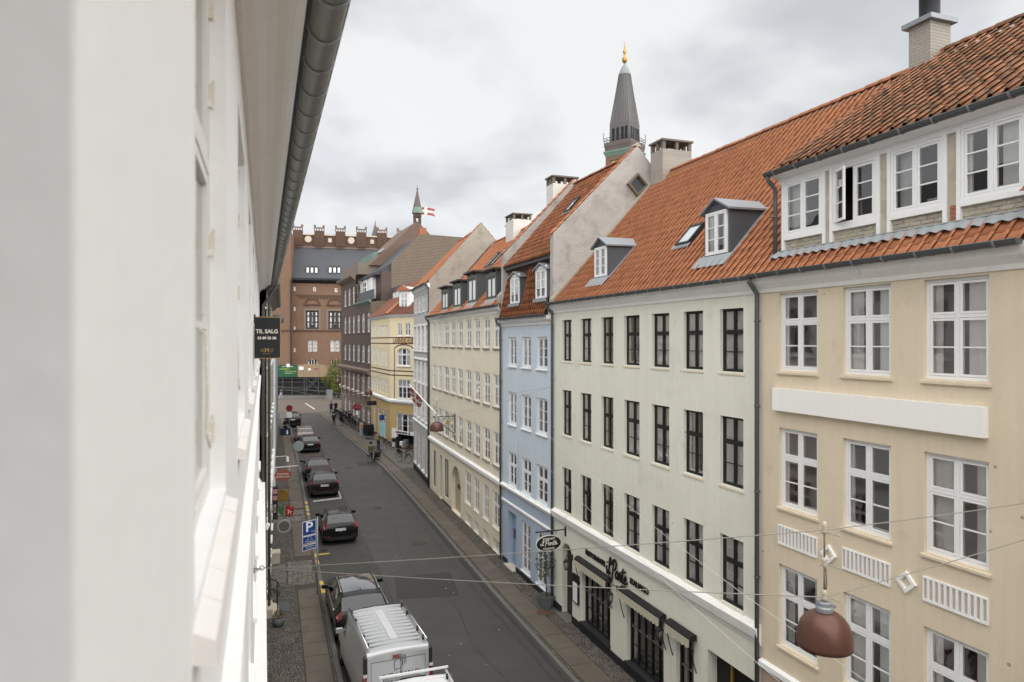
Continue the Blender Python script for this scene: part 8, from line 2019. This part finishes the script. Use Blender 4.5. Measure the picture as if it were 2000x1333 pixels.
# ---------------------------------------------------------------- hanging street lamps and wires
RUST = surf('rusty stem', (0.17, 0.125, 0.09), 0.7, fine=0.2, fines=40)
INSU = surf('grimy insulator', (0.46, 0.40, 0.33), 0.5, big=0.15, bigs=12)
lamp_lab = ['large brown copper pendant street lamp hanging in front of the beige house', 'brown pendant street lamp in front of the cream house and the flagpole', 'small brown pendant street lamp in front of the yellow corner house', 'smallest far pendant street lamp in front of the tree at the city hall']
lpos = []
for (px, pyb, dep) in ((1610, 1262, 7.0), (853, 842, 26.7), (720.5, 771, 49.0), (659.5, 749, 72.0)):
    p = at_depth(px, pyb, dep); lpos.append(p)
def lamp(k):
    t = thing('pendant_street_lamp', lamp_lab[k], 'street lamp', lpos[k], 0, 'pendant lamps above the street')
    prof = [(.262, 0), (.27, .0), (.27, .04), (.268, .10), (.258, .17), (.236, .235), (.198, .29), (.15, .33), (.105, .352), (.075, .36)]
    MB().lathe(prof+[(.07, .35), (.14, .322), (.19, .28), (.228, .225), (.25, .16), (.26, .1), (.262, 0)], (0, 0, 0), 40).build('shade', M.copper, t, True)
    MB().lathe([(0, .06), (.06, .09), (.07, .16), (.04, .22), (0, .22)], (0, 0, 0), 14).build('bulb', M.porc, t, True)
    MB().lathe([(.085, .36), (.085, .40), (.07, .415), (.07, .45), (.05, .46), (0, .46)], (0, 0, 0), 20).cbox((.09, -.02, .40), (.05, .04, .03)).build('collar', M.zinc_lt, t)
    MB().lathe([(0, .46), (.024, .47), (.034, .495), (.018, .515), (.034, .54), (.018, .575), (0, .58)], (0, 0, 0), 14).build('insulator', INSU, t, True)
    MB().tube([(0, 0, .56), (0, 0, .80)], .010, 8).tube([(.02, 0, .57), (.03, 0, .66), (.02, 0, .79)], .006, 5).build('stem', RUST, t, True)
    MB().lathe([(0, .80), (.024, .815), (.034, .835), (.018, .855), (.034, .88), (.018, .91), (0, .91)], (0, 0, 0), 14).build('insulator', INSU, t, True)
    MB().tube([(0, 0, .9), (0, 0, 1.16)], .009, 8).build('stem', RUST, t, True)
    MB().lathe([(0, 1.14), (.024, 1.155), (.034, 1.18), (.02, 1.205), (.03, 1.23), (.022, 1.27), (0, 1.28)], (0, 0, 0), 14).build('insulator', INSU, t, True)
    for z in (.50, .84, 1.17): MB().tube([(-.08, .03, z-.02), (0, 0, z), (.10, -.02, z-.03), (.16, -.05, z-.05)], .006, 5).build('tie_wire', M.wire, t)
    return t
for k in range(4): lamp(k)
def sag(a, b, s=.05, n=12): return [a.lerp(b, i/n)-Vector((0, 0, 4*s*(i/n)*(1-i/n))) for i in range(n+1)]
def wire(name, label, pts, r, mat):
    b = MB(); b.tube(pts, r, 5); o = b.build(name, mat); tag(o, label, 'wire'); return o
l0 = lpos[0]
wire('span_wire', 'upper steel span wire from the white wall hook over the street to the big lamp', sag(HOOK, l0+Vector((0, 0, 1.19)), .03), .006, M.wire)
wire('span_wire', 'lower steel span wire from the white wall hook over the street to the big lamp', sag(HOOK, l0+Vector((0, 0, .50)), .03), .006, M.wire)
e1, e2 = hn._hit(2120, 964, 0.0), hn._hit(2120, 1017, 0.0)
wire('span_wire', 'upper steel span wire from the big lamp to beyond the right edge', sag(l0+Vector((0, 0, 1.19)), e1, .02), .006, M.wire)
wire('span_wire', 'lower steel span wire from the big lamp rising to the right edge', sag(l0+Vector((0, 0, .50)), e2, .02), .006, M.wire)
pb_ = Vector((XR-.12, Y_gb+.05, 8.45)); l1 = lpos[1]; lw1 = Vector((LFX(33), 33, 8.2))
for k, z in enumerate((1.18, .5)):
    wire('span_wire', ('upper', 'lower')[k]+' span wire from the blue house downpipe to the second lamp', sag(pb_, l1+Vector((0, 0, z)), .08), .006, M.wire)
    wire('span_wire', ('upper', 'lower')[k]+' span wire from the second lamp to the left houses', sag(l1+Vector((0, 0, z)), lw1, .08), .006, M.wire)
for k in (2, 3):
    p = lpos[k]; a = Vector((RFX(p.y), p.y+1, p.z+2.2)); c = Vector((LFX(p.y), p.y-1, p.z+2.0))
    wire('span_wire', ('', '', 'span wire of the third lamp to the yellow corner house', 'span wire of the farthest lamp to the brown block')[k], sag(p+Vector((0, 0, 1.18)), a, .1), .008, M.wire)
    wire('span_wire', ('', '', 'span wire of the third lamp to the left houses', 'span wire of the farthest lamp to the left houses')[k], sag(p+Vector((0, 0, 1.18)), c, .1), .008, M.wire)
wire('light_string', 'thin pale cord running down across the green and beige fronts, upper one', sag(Vector((XR-.15, Y_gb, 6.55)), Vector((8.2, 4.6, 5.0)), .35), .005, M.wire_lt)
wire('light_string', 'thin pale cord running down across the green and beige fronts, lower one', sag(Vector((XR-.15, Y_gb, 5.3)), Vector((8.0, 4.2, 4.0)), .3), .005, M.wire_lt)

# ---------------------------------------------------------------- flagpole and wrought-iron sign on the cream house
xfp = hy.sx(890); zfp = hy.zz(887, 848)
fp = thing('wall_flagpole', 'white slanting flagpole on the cream house with a furled red and white flag', 'flagpole', hy.w(xfp, 0, zfp), hy.ang)
tip = at_depth(800, 752, (hy.w(xfp, 0, 0)-CAM).dot(_FW)+2.0) - hy.w(xfp, 0, zfp)
tl = Vector((tip.dot(hy.t), tip.dot(hy.n), tip.z)); tl = tl.normalized()*min(tl.length, 4.6)
MB().tube([(0, 0, 0), tl*.5, tl], [.045, .042, .03], 8).lathe([(0, -.05), (.06, 0), (0, .06)], tuple(tl), 8).build('pole', M.trim, fp, True)
b = MB(); vs = []; nn_, mm_ = 10, 6; fa = tl*.98; fbv = tl*.74
for i in range(nn_+1):
    base = fa.lerp(fbv, i/nn_)
    for j in range(mm_+1):
        v = j/mm_; vs.append((base.x+.06*math.sin(i*1.9+j)+.05*v, base.y+.07*math.cos(i*2.3+j*.7), base.z-0.85*v*(.55+.45*math.sin(math.pi*(i+1)/(nn_+2)))))
b.v = [tuple(p) for p in vs]
for i in range(nn_):
    for j in range(mm_): b.f.append((i*(mm_+1)+j, (i+1)*(mm_+1)+j, (i+1)*(mm_+1)+j+1, i*(mm_+1)+j+1)); b.m.append(1 if (i in (4, 5)) or j == 3 else 0)
b.build('flag', [surf('flag red cloth', (.19, .05, .05), .8), surf('flag white cloth', (.42, .36, .34), .8)], fp, True)
ws = thing('wrought_iron_sign', 'triangular wrought-iron sign bracket with scrolls on the cream house', 'sign', hy.w(hy.sx(889.5), 0, hy.zz(889.5, 848)), hy.ang)
Hh = hy.zz(889.5, 806)-hy.zz(889.5, 858); b = MB(); tp = hy.zz(889.5, 813)-hy.zz(889.5, 848)
b.bar((0, -.03, -.4), (0, -.03, Hh-.35), .05); b.bar((0, -.03, tp), (0, -1.35, tp), .045); b.bar((0, -1.35, tp), (0, -.03, 0), .045)
for (cy, cz, rr) in ((-.35, tp-.22, .15), (-.7, tp-.18, .12), (-.3, tp-.6, .13), (-.55, tp-.45, .1), (-1.0, tp-.13, .08)):
    b.tube([(0, cy+rr*(1-.6*k/14)*math.cos(k*.6), cz+rr*(1-.6*k/14)*math.sin(k*.6)) for k in range(15)], .014, 5)
b.build('bracket', M.iron, ws); MB().lathe([(0, -.02), (.13, -.02), (.13, .02), (0, .02)], (0, -.45, tp-.35), 12, ax='x').build('emblem', M.goldpr, ws)

# ---------------------------------------------------------------- scaffold at the city hall
def hcp(px, py, dep): return at_depth(px, py, dep)
D_s = 126.8
def sx_(px): return (px-1000)/FPX*D_s
def sz_(py): return CZ+(666.5-py)/FPX*D_s
o_ = CAM+_FW*D_s; sc = thing('scaffold', 'site scaffold with plywood hoarding and a green banner in front of the city hall', 'scaffold', (o_.x, o_.y, 0.12), -YAW)
b = MB()
for px in (540, 552, 570, 594, 598, 622, 640, 655):
    for dy in (0, 1.6): b.tube([(sx_(px), dy*.25, 0), (sx_(px), dy*.25, sz_(722))], .05, 6)
for py in (741, 748, 758, 764): b.tube([(sx_(538), -.08, sz_(py)), (sx_(675), -.08, sz_(py))], .04, 6)
for px0, px1 in ((598, 622),): 
    for dz in (0, .45): b.tube([(sx_(px0), -.1, sz_(765)+dz), (sx_(px1), -.1, sz_(741)+dz)], .07, 6)
b.tube([(sx_(600), -.05, sz_(741)), (sx_(622), -.05, sz_(762))], .05, 6)
b.build('tubes', M.zinc, sc)
pw = [(540, 544), (582, 594), (594.5, 624), (624.5, 646), (646.5, 672)]
for k, (a, c) in enumerate(pw): MB().box(sx_(a), sx_(c), -.25, -.18, sz_(738), sz_(713+k % 2)).build('plywood_panel', M.wood, sc)
bn_ = MB().box(sx_(544.5), sx_(582), -.36, -.28, sz_(738), sz_(714)).build('banner', M.banner, sc)
put_text(bn_, 'nybyggeri', (sx_(548)+sx_(567))/2, sz_(721.5), sx_(567)-sx_(548), .42, M.lime, -.38); put_text(bn_, '| renovering', (sx_(556)+sx_(579))/2, sz_(726.5), sx_(579)-sx_(556), .42, M.lime, -.38)
MB().box(sx_(553), sx_(574), -.38, -.36, sz_(718), sz_(717.3)).box(sx_(557), sx_(574), -.38, -.36, sz_(730.5), sz_(730)).build('banner_rule', M.whitep, bn_)
MB().lathe([(0, -.02), (.35, -.02), (.35, .02)], (sx_(564), -.36, sz_(715.5)), 14, ax='y').build('banner_badge', M.whitep, bn_)
for (a, c, p, q) in ((585, 594, 724, 718), (603, 608, 725, 721)): MB().box(sx_(a), sx_(c), -.32, -.26, sz_(p), sz_(q)).build('notice', M.whitep, sc)
MB().box(sx_(615), sx_(622.5), -.32, -.26, sz_(722.5), sz_(720.5)).build('notice', M.terracotta, sc)
MB().box(sx_(538), sx_(675), 0.6, 2.6, 0, sz_(739)).build('passage_shade_box', M.black, sc)  # solid black box stands in for the shade inside the scaffold passage
x_, y_ = gpx(588.5, 768, .12)
mk_ = thing('traffic_pillar', 'red and white warning pillar in front of the scaffold', 'pillar', (x_, y_, .12))
for k in range(5): MB().box(-.15, .15, -.1, .1, k*.35, k*.35+.35).build('stripe', M.redplain if k % 2 == 0 else M.whitep, mk_)
for k, (a, c, lab) in enumerate(((612, 634, 'yellow mesh barrier in front of the scaffold'), (655, 671, 'yellow barrier partly hidden behind the tree trunks'))):
    p0, p1 = gpx(a, 769, .12), gpx(c, 768, .12); t = thing('site_barrier', lab, 'barrier', (*p0, .12), math.atan2(p1[1]-p0[1], p1[0]-p0[0]), 'yellow site barriers'); L_ = math.hypot(p1[0]-p0[0], p1[1]-p0[1])
    b = MB().tube([(0, 0, 0), (0, 0, 1.15), (L_, 0, 1.15), (L_, 0, 0)], .045, 6)
    for q in range(9): b.bar((L_*q/9, 0, .2), (L_*q/9, 0, 1.15), .03)
    b.bar((0, 0, .2), (L_, 0, .2), .04); b.build('frame', M.yellowfence, t)
    MB().box(-.1, .1, -.35, .35, 0, .06).box(L_-.1, L_+.1, -.35, .35, 0, .06).build('feet', M.yellowfence, t)
# trees in front of the city hall
def tree(px, py, h, r, label, seed):
    x, y = gpx(px, py, .0); t = thing('tree', label, 'tree', (x, y, 0), 0, 'young trees at the end of the street'); r3 = random.Random(seed)
    b = MB(); b.tube([(0, 0, 0), (.05, .03, h*.3), (.0, .08, h*.6), (.05, 0, h*.95)], [.16, .13, .09, .03], 8)
    lm = []
    for k in range(16):
        z = h*(.32+.55*k/16); a = k*2.4+r3.random(); l = r*(.65+.5*r3.random())*(1.05-.5*(k/16)); e = Vector((l*math.cos(a), l*math.sin(a), z+l*.45)); lm.append(e); b.tube([(0, 0, z), (l*.5*math.cos(a), l*.5*math.sin(a), z+l*.3), e], [.05, .035, .015], 5)
    b.build('trunk', M.bark, t, True)
    c = MB()
    for e in lm:
        for q in range(3):
            p = e*(1-.28*q)+Vector((r3.gauss(0, .25), r3.gauss(0, .25), r3.gauss(0, .25))); leafy(c, tuple(p), .75*r3.uniform(.6, 1.1), 60, .13, r3, .8)
    leafy(c, (0, 0, h*.92), .7, 60, .13, r3)
    c.build('crown', M.leaf, t)
tree(654, 776, 6.4, 2.4, 'young tree with yellowing leaves, left of three at the street end', 1)
tree(661, 778, 7.0, 2.3, 'young tree with yellowing leaves, middle of three at the street end', 2)
tree(667, 781, 6.8, 2.2, 'young tree with yellowing leaves, right of three beside the brown block', 3)
# street-end sign post and small things
x_, y_ = gpx(633.5, 808, .11); t = thing('banner_post', 'grey poster on a thin leaning post at the right kerb', 'sign', (x_, y_, .11), 0)
MB().tube([(0, 0, 0), (.35, .1, 3.4)], .035, 6).build('post', M.steel, t); MB().box(.35, 1.1, -.03, .03, 1.9, 3.3).build('poster', surf('poster', (.34, .36, .36), .6, big=.4, bigs=3), t)
x_, y_ = gpx(753, 872, .11); t = thing('blue_footpath_sign', 'small blue sign with pale posters on a post by the yellow corner house', 'sign', (x_-.35, y_-.2, .11), 0)
MB().tube([(0, 0, 0), (0, 0, 3.2)], .03, 6).build('post', M.steel, t); MB().box(-.22, .22, -.04, -.02, 2.55, 3.05).build('plate', M.bluesign, t); MB().box(-.26, .26, -.04, -.02, 1.0, 2.4).build('poster', surf('pale blue poster', (.30, .50, .56), .6), t)
wb = hv.put(MB().box(0.35, 1.15, -.06, -.01, .95, 1.85), 'white_notice_board', M.whitep)
sb = hw.put(MB().box(Lw-6.0, Lw-5.95, -1.15, -.15, 3.5, 3.95), 'projecting_shop_sign', M.charcoal)
# goods in front of the cellar shop
r2 = random.Random(5)
for k, (u, mt, hh) in enumerate(((.2, M.whitep, .7), (.75, M.charcoal, 1.0), (1.3, M.trim, .6), (1.8, M.zinc_lt, .8))):
    x = shop[0]+u; t = thing('display_rack', ('white display column below the shop window of the yellow corner house', 'dark display rack below the shop window of the yellow corner house', 'low white crate display below the shop window of the yellow corner house', 'grey wire display below the shop window of the yellow corner house')[k], 'display rack', hv.w(x, -.35, .11), hv.ang)
    MB().box(-.2, .2, -.2, .2, 0, .06).build('base', M.iron, t)
    for q in range(3): MB().box(-.18, .18, -.18, .18, .06+q*hh/3+.02, .06+(q+1)*hh/3).build('shelf', mt, t)
